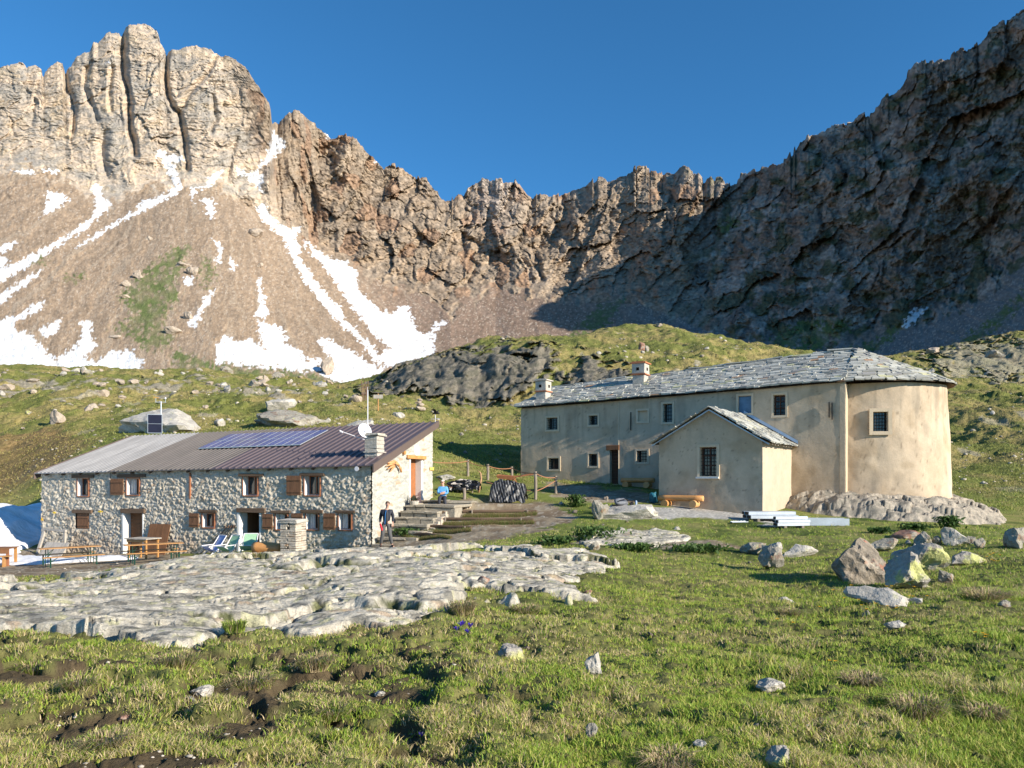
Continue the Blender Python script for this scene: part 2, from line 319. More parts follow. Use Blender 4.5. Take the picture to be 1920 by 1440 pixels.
SNOW = [[(199,116),(205,115),(216,128),(208,125)],[(18,321),(50,317),(66,321),(60,327),(40,325)],[(78,319),(95,316),(112,320),(105,326),(90,323)],
 [(88,357),(100,362),(115,362),(131,377),(108,388),(90,400),(72,412),(85,395),(88,380)],
 [(170,350),(188,345),(192,368),(211,387),(195,399),(170,420),(140,442),(100,467),(40,507),(0,530),(-80,560),(-80,540),(0,503),(40,488),(90,461),(130,438),(165,413),(180,395),(178,365)],
 [(290,285),(300,282),(318,292),(340,289),(344,303),(323,303),(332,325),(337,345),(346,351),(320,369),(280,391),(230,414),(190,441),(150,463),(133,469),(170,444),(220,413),(255,394),(268,377),(290,371),(318,359),(328,348),(316,325),(306,305)],
 [(-60,590),(0,553),(40,526),(80,504),(78,512),(30,547),(0,570),(-60,600)],
 [(357,352),(370,349),(386,350),(390,335),(410,319),(419,319),(403,341),(394,350),(367,354),(363,380),(358,370)],[(375,376),(400,371),(404,400),(397,413),(384,395),(390,385)],
 [(397,445),(412,453),(418,480),(410,500),(404,490),(410,470)],[(429,477),(443,498),(432,511)],
 [(511,240),(520,254),(537,270),(525,286),(500,306),(482,322),(494,330),(490,350),(493,364),(479,346),(465,336),(445,326),(441,314),(465,324),(481,317),(500,290),(508,265)],
 [(481,388),(498,381),(503,400),(530,424),(550,430),(554,424),(566,426),(553,450),(563,465),(560,480),(577,505),(602,540),(642,580),(648,600),(692,640),(720,675),(717,686),(704,681),(668,632),(638,609),(598,562),(568,522),(543,472),(538,455),(510,427),(489,406)],
 [(569,449),(590,464),(620,484),(645,489),(669,508),(671,540),(700,573),(735,590),(750,571),(766,575),(776,600),(783,622),(805,625),(812,607),(836,599),(833,612),(816,620),(813,650),(820,662),(790,676),(720,690),(716,655),(735,655),(700,627),(668,587),(648,560),(636,540),(608,500),(583,475)],
 [(484,518),(492,525),(490,540),(500,575),(506,585),(496,597),(482,597),(476,590),(486,575),(483,545)],
 [(482,602),(500,605),(530,615),(541,635),(531,645),(562,655),(575,672),(600,672),(600,695),(560,698),(480,688),(404,680),(407,645),(425,627),(445,640),(470,634),(491,650),(485,620)],
 [(594,640),(612,632),(640,650),(665,660),(692,680),(722,692),(700,710),(640,722),(600,704),(615,665)],
 [(-200,600),(0,600),(40,590),(60,572),(83,561),(81,575),(60,591),(31,600),(28,620),(55,625),(90,660),(100,676),(150,640),(155,617),(150,605),(160,600),(173,605),(170,630),(183,650),(160,670),(180,681),(205,660),(250,655),(256,670),(273,678),(253,705),(180,705),(90,705),(-200,705)],
 [(74,615),(116,598),(110,622),(85,635)],[(345,519),(362,519),(360,533),(346,536)],[(380,562),(403,541),(392,570),(380,586),(369,600),(374,580)],[(355,595),(380,583),(370,611),(354,611)],[(309,706),(331,699),(318,716)],
 [(0,462),(20,452),(34,455),(20,466),(0,475)],[(-20,482),(8,480),(20,488),(5,500),(-20,505)],
 [(610,250),(618,249),(624,256),(612,259)],[(700,297),(708,301),(716,309),(708,308)],[(1688,613),(1714,580),(1739,575),(1722,597),(1700,613)]]
GRS = [[(338,458),(358,462),(345,490),(330,530),(336,560),(312,590),(305,620),(336,630),(300,657),(268,655),(248,634),(208,620),(256,592),(220,560),(240,540),(280,500),(310,478)],[(377,478),(398,490),(403,520),(390,543),(377,520)],[(122,518),(162,513),(150,526),(123,531)],[(53,492),(98,478),(85,493),(60,498)],
 [(320,658),(345,657),(400,680),(480,690),(600,702),(640,722),(500,740),(330,722)],[(1430,655),(1500,602),(1570,590),(1600,615),(1520,665)],[(1740,690),(1850,600),(1930,535),(1930,562),(1840,642),(1790,712),(1740,712)],[(1050,645),(1130,565),(1175,560),(1110,645)],
 [(1560,660),(1640,640),(1690,600),(1700,606),(1660,650),(1580,680)],[(1340,430),(1380,400),(1390,415),(1360,440)]]
GUL = [([(231,50),(229,110),(238,160),(241,190),(245,250),(256,290)],7,60),([(311,95),(311,140),(315,178),(337,210),(344,260),(350,315)],6,52),([(124,135),(126,170),(141,200),(138,245)],6,36),([(165,128),(158,165),(174,200),(182,225)],5,26),([(405,100),(385,140),(350,185),(342,212)],5,24),([(512,225),(510,270),(495,315),(482,350)],10,30),([(213,128),(203,170),(208,212)],4,20),([(195,250),(193,300),(200,330)],9,36),([(398,180),(405,225),(396,245)],5,24),([(80,130),(65,180),(60,235)],4,16),([(430,330),(436,290),(444,262)],5,20),
 ([(640,262),(600,290),(565,325),(545,360)],9,40),([(865,372),(872,420),(890,470),(870,540)],10,40),([(1058,366),(1050,430),(1010,480),(985,540)],13,60),([(1255,330),(1245,410),(1240,520),(1180,560)],14,50),([(1000,372),(980,430),(940,500)],7,30),([(1420,320),(1400,450),(1340,520)],10,34),([(1600,235),(1540,420),(1500,560)],10,30),([(780,330),(800,420),(760,500)],7,26),([(1830,110),(1770,330),(1700,470),(1640,600)],14,40)]
def build_cirque():
    xs = np.concatenate([np.arange(-600, -60, 12.0), np.arange(-60, 1980, 1.7), np.arange(1980, 3200, 9.0)])
    nsc, nrk, nbk = 190, 330, 8
    t = np.concatenate([np.linspace(0, 1, nsc, endpoint=False), np.linspace(1, 2, nrk), 2+np.arange(1, nbk+1)/nbk])
    PX, T = np.meshgrid(xs, t)
    sky = np.interp(PX, *zip(*SKY)); foot0 = np.interp(PX, *zip(*FT)); q_ = np.arange(-900, 3600, 10.0); f_ = np.interp(q_, *zip(*FT)); k_ = np.exp(-np.arange(-18, 19)**2/(2*6.5**2)); k_ /= k_.sum(); foot = np.interp(PX, q_, np.convolve(np.pad(f_, 18, 'edge'), k_, 'valid')); rt = np.interp(PX, *zip(*RT)); fz = np.interp(PX, *zip(*FZ)); bz = np.interp(PX, *zip(*BZ))
    jag = (facet(xs/7, xs*0, 5)[0]*3.5+facet(xs/17, xs*0, 9)[0]*9+facet(xs/43, xs*0, 19)[0]*11+facet(xs/3.4, xs*0, 15)[0]*1.6)
    jag *= np.interp(xs, [-600, 0, 500, 560, 700, 1500, 1920], [.5, .35, .35, .5, .8, .75, .75])
    sky0 = sky
    a = np.clip(T, 0, 1); b = np.clip(T-1, 0, 1); c = np.clip(T-2, 0, 1)
    PY = 770+(foot-770)*a; PY = np.where(T > 1, foot+(sky-foot)*b+jag[None, :]*b**3.5, PY); sky = sky0+jag[None, :]
    # true slope interpolation: height linear with distance on the scree
    zb = (HZ-770)/F*bz; zf = (HZ-foot)/F*fz
    Zs = bz+(fz-bz)*a; hs = zb+(zf-zb)*(a**1.12)
    Zr = fz+(rt-fz)*(b**.9)
    Z = np.where(T <= 1, Zs, Zr)
    PYs = HZ-F*hs/Zs
    PY = np.where(T <= 1, PYs, PY)
    # rock relief, scale in px of the 1920 frame
    x, y = PX, PY
    right = sstep(500, 620, x); wq = 14-9*right
    wx = fbm(x/60, y/60, 3, 4)*wq+fbm(x/12, y/12, 13, 3)*3*right; wy = fbm(x/60, y/60, 4, 4)*wq+fbm(x/12, y/12, 14, 3)*3*right
    far_r = sstep(1250, 1500, x)
    th = np.interp(x, [0, 500, 600, 1000, 1400, 1920], [0, 0, .45, .5, .35, .25])
    xr = (x+wx)*np.cos(th)+(y+wy)*np.sin(th); yr = -(x+wx)*np.sin(th)+(y+wy)*np.cos(th)
    rel = 0
    for i, (cx, cy, am) in enumerate(((135, 200, .30), (58, 84, .34), (26, 34, .40), (12, 14, .42), (5.5, 6, .45), (2.8, 3.2, .4))):
        v, e, r = facet(xr/cx, yr/(cy*(1-.15*right)), 50+i*5, .9, 1.2)
        rib = crag(xr/cx, yr/(cy*(1-.1*right)), 150+i*5, .8, 2.0)
        blk = crag(xr/cx, yr/(cy*(.8 if i > 1 else 1)), 250+i*5, .45, 1.2, convex=True)
        cont = -rib*(.25+.75*right)-blk*.75*(1-right)
        fr = (.35, .5, .62, .62, .62, .65)[i]
        kk = 1 if i < 1 else (.62+.38*right)
        rel = rel+am*(1+(.9 if i < 2 else .25)*right)*cx*kk*(cont*(1-fr)*(1.3+.9*right)+v*fr*(.85+.3*right))
        if i == 2: rc = r
    strata = fbm(x/90, (y+wy*.6)/5.0, 77, 3)
    led_ = fbm(x/130+5, (y+wy)/16, 78, 3)*4; led_ = led_-np.floor(led_)
    rel = rel+strata*1.8*(1-right)+(led_*2.4-1.2)*(1-right)+(led_*3)*right
    gwx = wx*.35+right*fbm(x/45, y/45, 16, 4)*26; gwy = wy*.35+right*fbm(x/45, y/45, 17, 4)*26
    for P, wd, D in GUL:
        d = linesd(x+gwx, y+gwy, P); rel = rel+D*(.6 if P[0][0] < 520 else .55)*np.clip(1-d/(wd*1.6), 0, 1)**1.2
    amp = np.clip(b*6, 0, 1)*np.clip((2.0-T)*10+.35, .35, 1)
    edge = fbm(x/22, y/22, 60, 4)
    fdist = (foot0-PY)+edge*22                     # >0 on rock
    rocky = sstep(-3, 9, fdist)*(T > .3)
    rel = rel-np.interp(xs, xs[::40], [rel[200:500, max(0, i-40):i+40].mean() for i in range(0, len(xs), 40)])[None, :]
    amp = np.clip(fdist/45, 0, 1)*np.clip((2.0-T)*3.5+.5, .5, 1)*rocky
    scr = fbm(x/14, y/30, 33, 4)*2.0+facet(x/3, y/3, 35)[0]*1.3*(facet(x/40, y/40, 36)[2] > .2)
    fan = fbm((x+wx*2-420)/(np.maximum(y-150, 60))*9, y/160, 39, 4)*3.5
    crags = np.clip(facet((x+wx)/15, (y+wy)/12, 44)[2]-.93, 0, 1)*80*sstep(0, .3, facet((x+wx)/15, (y+wy)/12, 44)[1])
    bump_s = scr+fan-crags
    dZ = np.where(T > 2, rel*.5*rocky, rel*amp+bump_s*(1-rocky))
    sk = np.interp(PX, *zip(*RT))
    Z2 = Z+dZ*Z/F
    Z2 = np.where(T > 2, rt+rel*.5*rt/F+c*160, Z2)
    PYf = np.where(T > 2, sky, PY)
    X = (PX-960)/F*Z2; H = (HZ-PYf)/F*Z2
    H = np.where(T > 2, H-c*c*240-c*40, H)
    # real colours of the ground: rock, scree, snow, grass
    n1 = fbm(x/35, y/20, 101, 4); n2 = fbm(x/7, y/5, 102, 3)
    k1 = np.clip(.5+.5*n1, 0, 1)
    cl = mixc((.52, .42, .32), (.36, .32, .27), sstep(-.3, .5, fbm((x+wx)/60, (y+wy)/26, 110, 4)))
    cl = mixc(cl, (.52, .40, .26), sstep(.25, .7, fbm(x/45, y/30, 111, 3))*.5)
    cl = mixc(cl, (.27, .25, .23), sstep(.1, .5, strata)*.5)
    cm = mixc((.36, .265, .18), (.22, .18, .14), k1); cm = mixc(cm, (.34, .27, .2), (rc > .72)*.6); cm = mixc(cm, (.30, .17, .10), (rc < .18)*.5)
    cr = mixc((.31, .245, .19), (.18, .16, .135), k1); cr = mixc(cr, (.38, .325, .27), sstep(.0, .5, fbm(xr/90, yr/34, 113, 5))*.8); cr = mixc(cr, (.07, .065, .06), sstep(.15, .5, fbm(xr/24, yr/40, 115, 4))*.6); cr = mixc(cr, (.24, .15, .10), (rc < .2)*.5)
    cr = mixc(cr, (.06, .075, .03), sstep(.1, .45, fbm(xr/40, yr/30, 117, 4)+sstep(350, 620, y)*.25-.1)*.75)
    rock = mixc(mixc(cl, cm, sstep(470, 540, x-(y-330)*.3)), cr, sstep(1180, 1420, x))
    tower = np.exp(-((x-925)/45)**2)*sstep(470, 380, y); rock = mixc(rock, (.40, .33, .27), tower*.8)
    rock = rock*(1+(.22+.16*right[..., None])*n2[..., None])*(1+.22*right[..., None]*(facet(xr/5.5, yr/6, 140)[2]-.5)[..., None]*2)
    sc = mixc((.325, .24, .165), (.245, .175, .13), sstep(600, 800, x)); sc = mixc(sc, (.20, .185, .17), sstep(1100, 1350, x))
    sc = sc*(1+.14*n1[..., None]+.26*n2[..., None]); sc = mixc(sc, (.34, .3, .26), sstep(.1, .6, fbm((x+wx*2-420)/(np.maximum(y-150, 60))*26, y/110, 120, 4))*.12)
    sc = mixc(sc, (.48, .40, .32), (_h(np.floor(x/2).astype(np.int64), np.floor(y/2).astype(np.int64), 5) > .9)*.7)
    an = np.arctan2(x+wx-400, np.maximum(y-230, 20)); sc = mixc(sc, (.215, .165, .12), sstep(.12, .5, fbm(an*26, y/260, 145, 4))*.45*(x < 860)); sc = mixc(sc, (.42, .345, .26), sstep(.2, .55, fbm(an*34+7, y/200, 146, 4))*.4*(x < 860))
    sc = mixc(sc, (.20, .155, .115), (_h(np.floor(x/2.4).astype(np.int64), np.floor(y/2).astype(np.int64), 6) > .9)*.6)
    col = mixc(sc, rock, rocky)
    q = fbm(x/9, y/7, 131, 4)+.4*gn(x/3.5, y/2.6, 135); q2 = fbm(x/8, y/8, 132, 3)
    gm = np.full(x.shape, -50.0)
    for P in GRS: gm = np.maximum(gm, polysd(x+q*14, y+q2*12, P))
    col = mixc(col, np.array((.115, .15, .05))*(1+.2*n2[..., None]), sstep(-2, 4, gm)*np.clip(.75+n1*.5, .3, .95)*np.where(facet(x/6, y/5, 133)[2] > .85, .25, 1))
    sm = np.full(x.shape, -50.0)
    for P in SNOW: sm = np.maximum(sm, polysd(x+q*7, y+q2*5.5, P))
    low = sstep(560, 660, y)*(x < 850)
    sm = sm-np.where(facet(x/7, y/3.2, 134)[2] > .86, 12, 0)*sstep(9, 2, sm)*low
    sn = sstep(-.6, .8, sm)
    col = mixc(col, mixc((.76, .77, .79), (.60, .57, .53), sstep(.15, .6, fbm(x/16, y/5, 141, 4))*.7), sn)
    V = np.stack([X, Z2, H], -1)
    # snow fills hollows: smoother there
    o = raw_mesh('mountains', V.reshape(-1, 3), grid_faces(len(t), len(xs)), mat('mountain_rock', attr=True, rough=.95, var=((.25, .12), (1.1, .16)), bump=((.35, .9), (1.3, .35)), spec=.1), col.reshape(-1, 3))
    tag(o, kind='structure'); return PX[:, ::3], PYf[:, ::3], Z2[:, ::3]
MG = build_cirque()

# ------------------------------------------------------------------ ground and hills: polar height sheet
DIRT = [(-200, 1050), (0, 1040), (60, 1030), (230, 1034), (330, 1040), (420, 1046), (520, 1048), (640, 1036), (700, 1020), (760, 990), (800, 960), (870, 935), (1010, 938), (1075, 955), (1060, 985), (985, 1000), (930, 1012), (840, 1026), (700, 1040), (560, 1056), (300, 1072), (200, 1085), (0, 1105), (-200, 1120)]
GRAVEL = [(1150, 955), (1235, 948), (1330, 950), (1440, 962), (1500, 985), (1440, 988), (1380, 976), (1300, 968), (1200, 975), (1130, 970)]
PATH2 = [(1060, 1000), (1240, 1008), (1400, 1022), (1400, 1034), (1300, 1030), (1200, 1040), (1090, 1026)]
PATH3 = [(1020, 905), (1140, 912), (1240, 930), (1230, 945), (1120, 950), (1030, 930)]
def ground_col(X, Y, H, z0):
    px, py = pxpy(X, Y, z0)
    n1 = fbm(X/1.3, Y/1.3, 201, 4); n2 = fbm(X*3, Y*3, 202, 3); nb = fbm(X/7, Y/7, 203, 4)
    far = sstep(30, 60, Y)
    g = mixc((.17, .20, .05), (.26, .225, .09), sstep(-.35, .6, n1+.5*nb)*(.6+.2*far)); g = mixc(g, (.065, .095, .022), sstep(.1, .6, fbm(X/3, Y/3, 205, 3)))
    gf = mixc((.17, .18, .05), (.31, .25, .10), sstep(-.4, .6, nb+n1*.5)); gf = mixc(gf, (.08, .095, .028), sstep(.1, .6, n2)*.6); gf = mixc(gf, (.38, .34, .26), (facet(X/1.1, Y/2.2, 231)[2] > .96)*.6*sstep(-.3, .3, nb)); g = mixc(g, gf, far)
    w1 = fbm(X*.7, Y*.7, 210, 4)
    ix = px+w1*26; iy = py+fbm(X*.7, Y*.7, 211, 4)*7
    d = np.where((Y > 22.5) & (Y < 40), np.maximum.reduce([polysd(ix, iy, P) for P in (DIRT, PATH2)]), -60)
    d = np.maximum(d, np.where((Y > 34) & (Y < 45), polysd(ix, iy, PATH3), -60))
    gr = np.where((Y > 27) & (Y < 37), polysd(ix, iy, GRAVEL), -60)
    dirt = mixc((.30, .245, .17), (.20, .15, .10), sstep(-.3, .5, n1)); dirt = mixc(dirt, (.42, .38, .31), (facet(X*9, Y*9, 212)[2] > .86)*.7)
    c = mixc(g, dirt, sstep(-2, 4, d)); c = mixc(c, np.array((.42, .40, .36))*(.75+.5*facet(X*14, Y*14, 214)[2][..., None]), sstep(-2, 3, gr))
    # bare brown soil between the tussocks of the near left
    left = sstep(1250, 700, px)*sstep(10, 7.8, Y)
    v, e, r = facet(X*1.15+fbm(X*1.5, Y*1.5, 5, 3)*.55, Y*1.5+fbm(X*1.5, Y*1.5, 6, 3)*.55, 41, .9, .3)
    soil = sstep(.26, .08, e+.15*n1)*left; soil = np.maximum(soil, left*sstep(.12, .35, fbm(X*.8, Y*1.6, 220, 4)))
    c = mixc(c, mixc((.115, .078, .05), (.06, .042, .03), sstep(-.4, .4, n2)), soil)
    near = sstep(30, 14, Y); c = mixc(c, (.12, .10, .05), near*.4*(1-sstep(-2, 4, d)))
    grass = (1-sstep(-3, 3, d))*(1-sstep(-3, 3, gr))
    # rocky ground of the hills
    a = np.where((Y > 88) & (Y < 130), polysd(px+w1*20, py+n1*14, [(650, 735), (700, 700), (760, 672), (850, 645), (960, 640), (1060, 655), (1040, 690), (1000, 740), (900, 768), (830, 752), (700, 745)]), -60)
    b = np.where(Y > 80, polysd(px+w1*24, py+n1*14, [(1060, 690), (1110, 664), (1180, 690), (1220, 720), (1100, 745), (1000, 760)]), -60)
    cc = np.where(Y > 110, polysd(px+w1*40, py+n1*20, [(1740, 690), (1760, 655), (1850, 640), (1930, 640), (2400, 560), (2400, 700), (1800, 715)]), -60)
    e2 = np.where((Y > 70) & (Y < 175), polysd(px+w1*50, py+n1*16, [(-300, 715), (0, 706), (200, 712), (400, 715), (600, 740), (560, 752), (350, 742), (100, 745), (-300, 750)])-6, -60)
    rk = sstep(-4, 5, np.maximum(a, b)+fbm(X/3, Y/3, 225, 4)*22-8); rk2 = sstep(-8, 8, cc+fbm(X/4, Y/4, 226, 4)*26)*.8; rk3 = sstep(-5, 6, e2+fbm(X/4, Y/4, 227, 4)*24-6)
    rc = mixc((.21, .185, .145), (.11, .105, .08), sstep(-.4, .5, n1+n2)); rc2 = mixc((.34, .30, .24), (.22, .2, .16), sstep(-.4, .5, n1+n2))
    c = mixc(c, rc, rk); c = mixc(c, rc2, np.maximum(rk2, rk3)*.85)
    # brown-orange grass bank left of the hut
    bank = np.where((Y > 40) & (Y < 62), polysd(px+w1*15, py+n1*8, [(-300, 930), (0, 930), (110, 870), (170, 830), (120, 800), (60, 790), (0, 800), (-300, 810)]), -60)
    c = mixc(c, (.24, .155, .075), sstep(-10, 14, bank)*.75)
    return c*(1+.15*n2[..., None]), grass*(1-np.maximum(rk, rk3)), rk, rk2, rk3, soil
def ground_sheet(name, z0, z1, dl, dx):
    xs = np.concatenate([np.arange(-600, -60, 14.0), np.arange(-60, 1980, dx), np.arange(1980, 2600, 14.0)])
    ly = np.arange(math.log(z0), math.log(z1)+dl*.5, dl)
    PX, L = np.meshgrid(xs, ly); Y = np.exp(L); X = (PX-960)/F*Y
    H0 = G0(X, Y); H = G(X, Y)
    col, gr, rk, rk2, rk3, soil = ground_col(X, Y, H, H0)
    s1, s2 = slab_sd(X, Y, H0)
    H = H-.14*sstep(2, 12, s1)-.12*sstep(2, 10, s2)        # the bedrock stands in the hollow
    V = np.stack([X, Y, H], -1)
    if z0 > 30:
        x, y = pxpy(X, Y, H0); R = 0
        for i, (cx, cy, am) in enumerate(((60, 48, .55), (26, 22, .55), (11, 9, .5), (5, 4.5, .4))):
            R = R+(facet((x+fbm(x/30, y/30, 9, 3)*9)/cx, y/cy, 300+i, .9, 1.1)[0]*.35-crag((x+fbm(x/30, y/30, 9, 3)*6)/cx, y/cy, 320+i, .7, 1.6, convex=True)*1.5)*cx*am
        R = R*Y/F
        k = rk*1.0+rk2*.45+rk3*.25
        sc = 1+(R*k)/Y; V = V*sc[..., None]
    else:
        V[..., 2] += (fbm(X*5, Y*5, 310, 3)*.018+facet(X*9, Y*11, 311)[0]*.022*sstep(14, 8, Y))*(Y < 30)
    m = mat(name+'_mat', attr=True, rough=.95, var=((1.5, .12), (9, .2), (40, .2)) if z0 < 30 else ((.5, .12), (2.5, .28), (9, .2)), bump=((14, .03), (60, .012)) if z0 < 30 else ((1.6, .25), (5, .12)), spec=.1)
    return tag(raw_mesh(name, V.reshape(-1, 3), grid_faces(len(ly), len(xs)), m, col.reshape(-1, 3), smooth=z0 < 30), kind='structure')
ground_sheet('ground', 2.05, 46.3, .0052, 2.8)
ground_sheet('grassy_hills', 46, 279, .0030, 2.8)

xb = np.array([-900, -300, -60, -8, 8, 60, 300, 900.0]); yb = np.array([-500, -200, -60, -15, -3, 2.3]); XB, YB = np.meshgrid(xb, yb)
ZB = np.where(YB > 2, -1.66, -1.72)-np.abs(YB-2.3)*.03+np.maximum(0, np.abs(XB)-10)*.0
ZB = np.where(np.abs(XB) > 100, ZB-8, ZB)
tag(raw_mesh('ground', np.stack([XB, YB, ZB], -1).reshape(-1, 3), grid_faces(len(yb), len(xb)), mat('far_meadow', (.14, .13, .045), var=((.2, .3),)), smooth=True), kind='structure')
# ------------------------------------------------------------------ bedrock, snow and outcrop patches laid on the ground
def patch(name, z0, z1, dl, x0, x1, dx, sdf, hf, colf, m, edge=(-2, 6), smooth=False, base=None):
    xs = np.arange(x0, x1, dx); ly = np.arange(math.log(z0), math.log(z1), dl)
    PX, L = np.meshgrid(xs, ly); Y = np.exp(L); X = (PX-960)/F*Y
    Hb = G0(X, Y); sd = sdf(X, Y, Hb); k = sstep(edge[0], edge[1], sd)
    H = (Hb if base is None else base(X, Y))+k*hf(X, Y, sd)-(1-k)*.3
    V = np.stack([X, Y, H], -1); col = colf(X, Y, sd)
    keep = np.maximum.reduce([sd[:-1, :-1], sd[1:, :-1], sd[:-1, 1:], sd[1:, 1:]]) > edge[0]-1.5
    V, f, col = compact(V.reshape(-1, 3), grid_faces(len(ly), len(xs), keep), col.reshape(-1, 3))
    return raw_mesh(name, V, f, m, col, smooth=smooth)
def slab_h(X, Y, sd):
    a = .28; X = X+fbm(X*3, Y*3, 404, 2)*.04; Y = Y+fbm(X*3, Y*3, 405, 2)*.03; xr = X*math.cos(a)+Y*math.sin(a); yr = -X*math.sin(a)+Y*math.cos(a)
    wx = fbm(X*.6, Y*.6, 401, 4)*.8; wy = fbm(X*.6, Y*.6, 402, 4)*.6
    v1, e1, r1 = facet((xr+wx)/4.4, (yr+wy)/2.3, 410, .95, .6)
    v2, e2, r2 = facet((xr+wx*1.3)/1.0, (yr+wy)/.36, 411, .95, .5)
    v3, e3, r3 = facet((xr+wx*1.5)/.32, (yr+wy*1.5)/.13, 412, .95, .7)
    g1 = np.abs(gn(xr*.34+wx*.4, yr*1.1+wy*.6, 415)); g2 = np.abs(gn(xr*.9+4, yr*3.2, 416))
    crack = np.exp(-(e1/.03)**2)*.12*(r1 > .3)+np.exp(-(e2/.04)**2)*.02*(r2 > .6)+np.exp(-(g1/.028)**2)*.17
    led = fbm(xr*.5, yr*2.0, 417, 3)*3; led = (np.floor(led)+sstep(.8, 1, led-np.floor(led)))*.022
    h = .10+v1*.12+v2*.022*sstep(.3, .7, r1)+v3*.010*(r1 > .35)+fbm(X*1.2, Y*2.2, 403, 3)*.025+led+facet(xr*5, yr*11, 418)[0]*.005-crack
    big = np.maximum(0, sd); h = h+sstep(0, 40, sd)*.06
    return h
def slab_c(X, Y, sd):
    n = fbm(X*1.1, Y*2.2, 420, 5); n2 = fbm(X*6, Y*9, 421, 4)
    c = mixc((.62, .565, .46), (.40, .37, .305), sstep(-.25, .6, n+.5*n2)); c = mixc(c, (.64, .585, .48), sstep(.2, .6, fbm(X*2.4, Y*3, 422, 4))*.6)
    c = mixc(c, (.46, .45, .20), .75*sstep(.28, .55, fbm(X*3.3, Y*4.4, 423, 5)+.3*fbm(X*.5, Y*.6, 424, 2))*.75)
    c = mixc(c, (.42, .30, .20), sstep(.58, .7, fbm(X*.9, Y*3, 425, 4))*.7)
    c = mixc(c, (.11, .11, .10), sstep(.15, .5, fbm(X*3, Y*8, 426, 5))*.7)
    a = .28; xr = X*math.cos(a)+Y*math.sin(a); yr = -X*math.sin(a)+Y*math.cos(a)
    e = facet((xr+fbm(X*.6, Y*.6, 401, 4)*.8)/4.4, (yr+fbm(X*.6, Y*.6, 402, 4)*.6)/2.3, 410, .95, .6)[1]
    return mixc(c, (.09, .10, .035), sstep(.05, .015, e)*sstep(-.1, .2, n)*.9)
SLABM = mat('bedrock', attr=True, rough=.9, var=((4, .18), (25, .25)), bump=((3.5, .07), (11, .035), (40, .012)), spec=.1, stretch=(1, 2.2, 1.6))
tag(patch('bedrock', 6.6, 21.6, .0030, -260, 1260, 2.4, lambda X, Y, z: slab_sd(X, Y, z)[0], slab_h, slab_c, SLABM, edge=(-2, 7)), kind='structure')
tag(patch('bedrock', 21, 29, .0030, 1060, 1330, 2.0, lambda X, Y, z: slab_sd(X, Y, z)[1], lambda X, Y, sd: slab_h(X, Y, sd)*.55+.02, slab_c, SLABM), kind='structure')
# rock the apse stands on
OUT = [(1470, 938), (1560, 925), (1640, 925), (1740, 925), (1800, 930), (1850, 948), (1886, 975), (1850, 985), (1760, 992), (1690, 998), (1600, 990), (1520, 984), (1480, 975)]
def out_sd(X, Y, z):
    px, py = pxpy(X, Y, z); w1 = fbm(X*.8, Y*.8, 431, 4)
    # region given on plan: a tongue in front of the apse
    return polysd(X+w1*.35, Y+fbm(X*.8, Y*.8, 432, 3)*.35, [(11.9, 36.5), (12.2, 34.2), (13.4, 32.2), (15.2, 31.0), (17.5, 30.6), (20.0, 31.2), (22.6, 33.2), (24.6, 36.0), (25.6, 38.6), (24.4, 41), (21, 42), (15, 41)])
def out_h(X, Y, sd):
    v1, e1, r1 = facet((X+Y*.3+fbm(X, Y, 433, 3)*.3)/1.5, (Y-X*.25+fbm(X, Y, 434, 3)*.2)/.55, 435, .9, .7); v2, e2, r2 = facet(X*2.2, Y*4, 436)
    return sstep(0, 3.0, sd)*.72+.16+v1*.22+v2*.04+fbm(X*3, Y*5, 437, 4)*.04-np.exp(-(e1/.05)**2)*.10
def out_c(X, Y, sd):
    n = fbm(X*2, Y*3, 440, 5); c = mixc((.44, .38, .30), (.27, .245, .20), sstep(-.3, .5, n)); return mixc(c, (.16, .15, .13), sstep(.25, .6, fbm(X*4, Y*6, 441, 4))*.6)
tag(patch('rock_outcrop', 29.5, 43, .0028, 1380, 1900, 1.8, lambda X, Y, z: out_sd(X, Y, z), out_h, out_c, SLABM, edge=(-.1, 1.3)), 
    'pale rock outcrop carrying the round end of the long house', 'rock')
# snow bank left of the stone hut
def snow_sd(X, Y, z):
    w1 = fbm(X*.5, Y*.5, 451, 3)*.5
    return polysd(X+w1, Y+fbm(X*.5, Y*.5, 452, 3)*.3, [(-40, 31), (-27, 30.2), (-20.5, 31.2), (-16.0, 32.0), (-15.6, 32.9), (-18.5, 33.4), (-21.5, 34.2), (-23.6, 35.6), (-24.2, 39.0), (-24.4, 43.5), (-40, 46)])
def snow_h(X, Y, sd):
    return sstep(0, 3.6, sd)*1.25*sstep(-21.5, -24.8, X)+.10+fbm(X*.35, Y*.5, 453, 4)*.12+np.sin(Y*9+fbm(X, Y, 454, 2)*5+X*2.0)*.012
def snow_c(X, Y, sd): return mixc((.83, .84, .87), (.60, .57, .54), sstep(.1, .6, fbm(X*.6, Y*3.4, 455, 4))*.45)
tag(patch('snow_bank', 29.5, 46, .0036, -560, 260, 3.0, snow_sd, snow_h, snow_c, mat('snow', attr=True, rough=.7, var=((2, .05),), bump=((5, .04), (1.2, .08)), stretch=(1, 3, 1)), edge=(-.1, .3), smooth=True), 'old dirty snow bank lying against the left end of the stone hut', 'snow bank', kind='stuff')
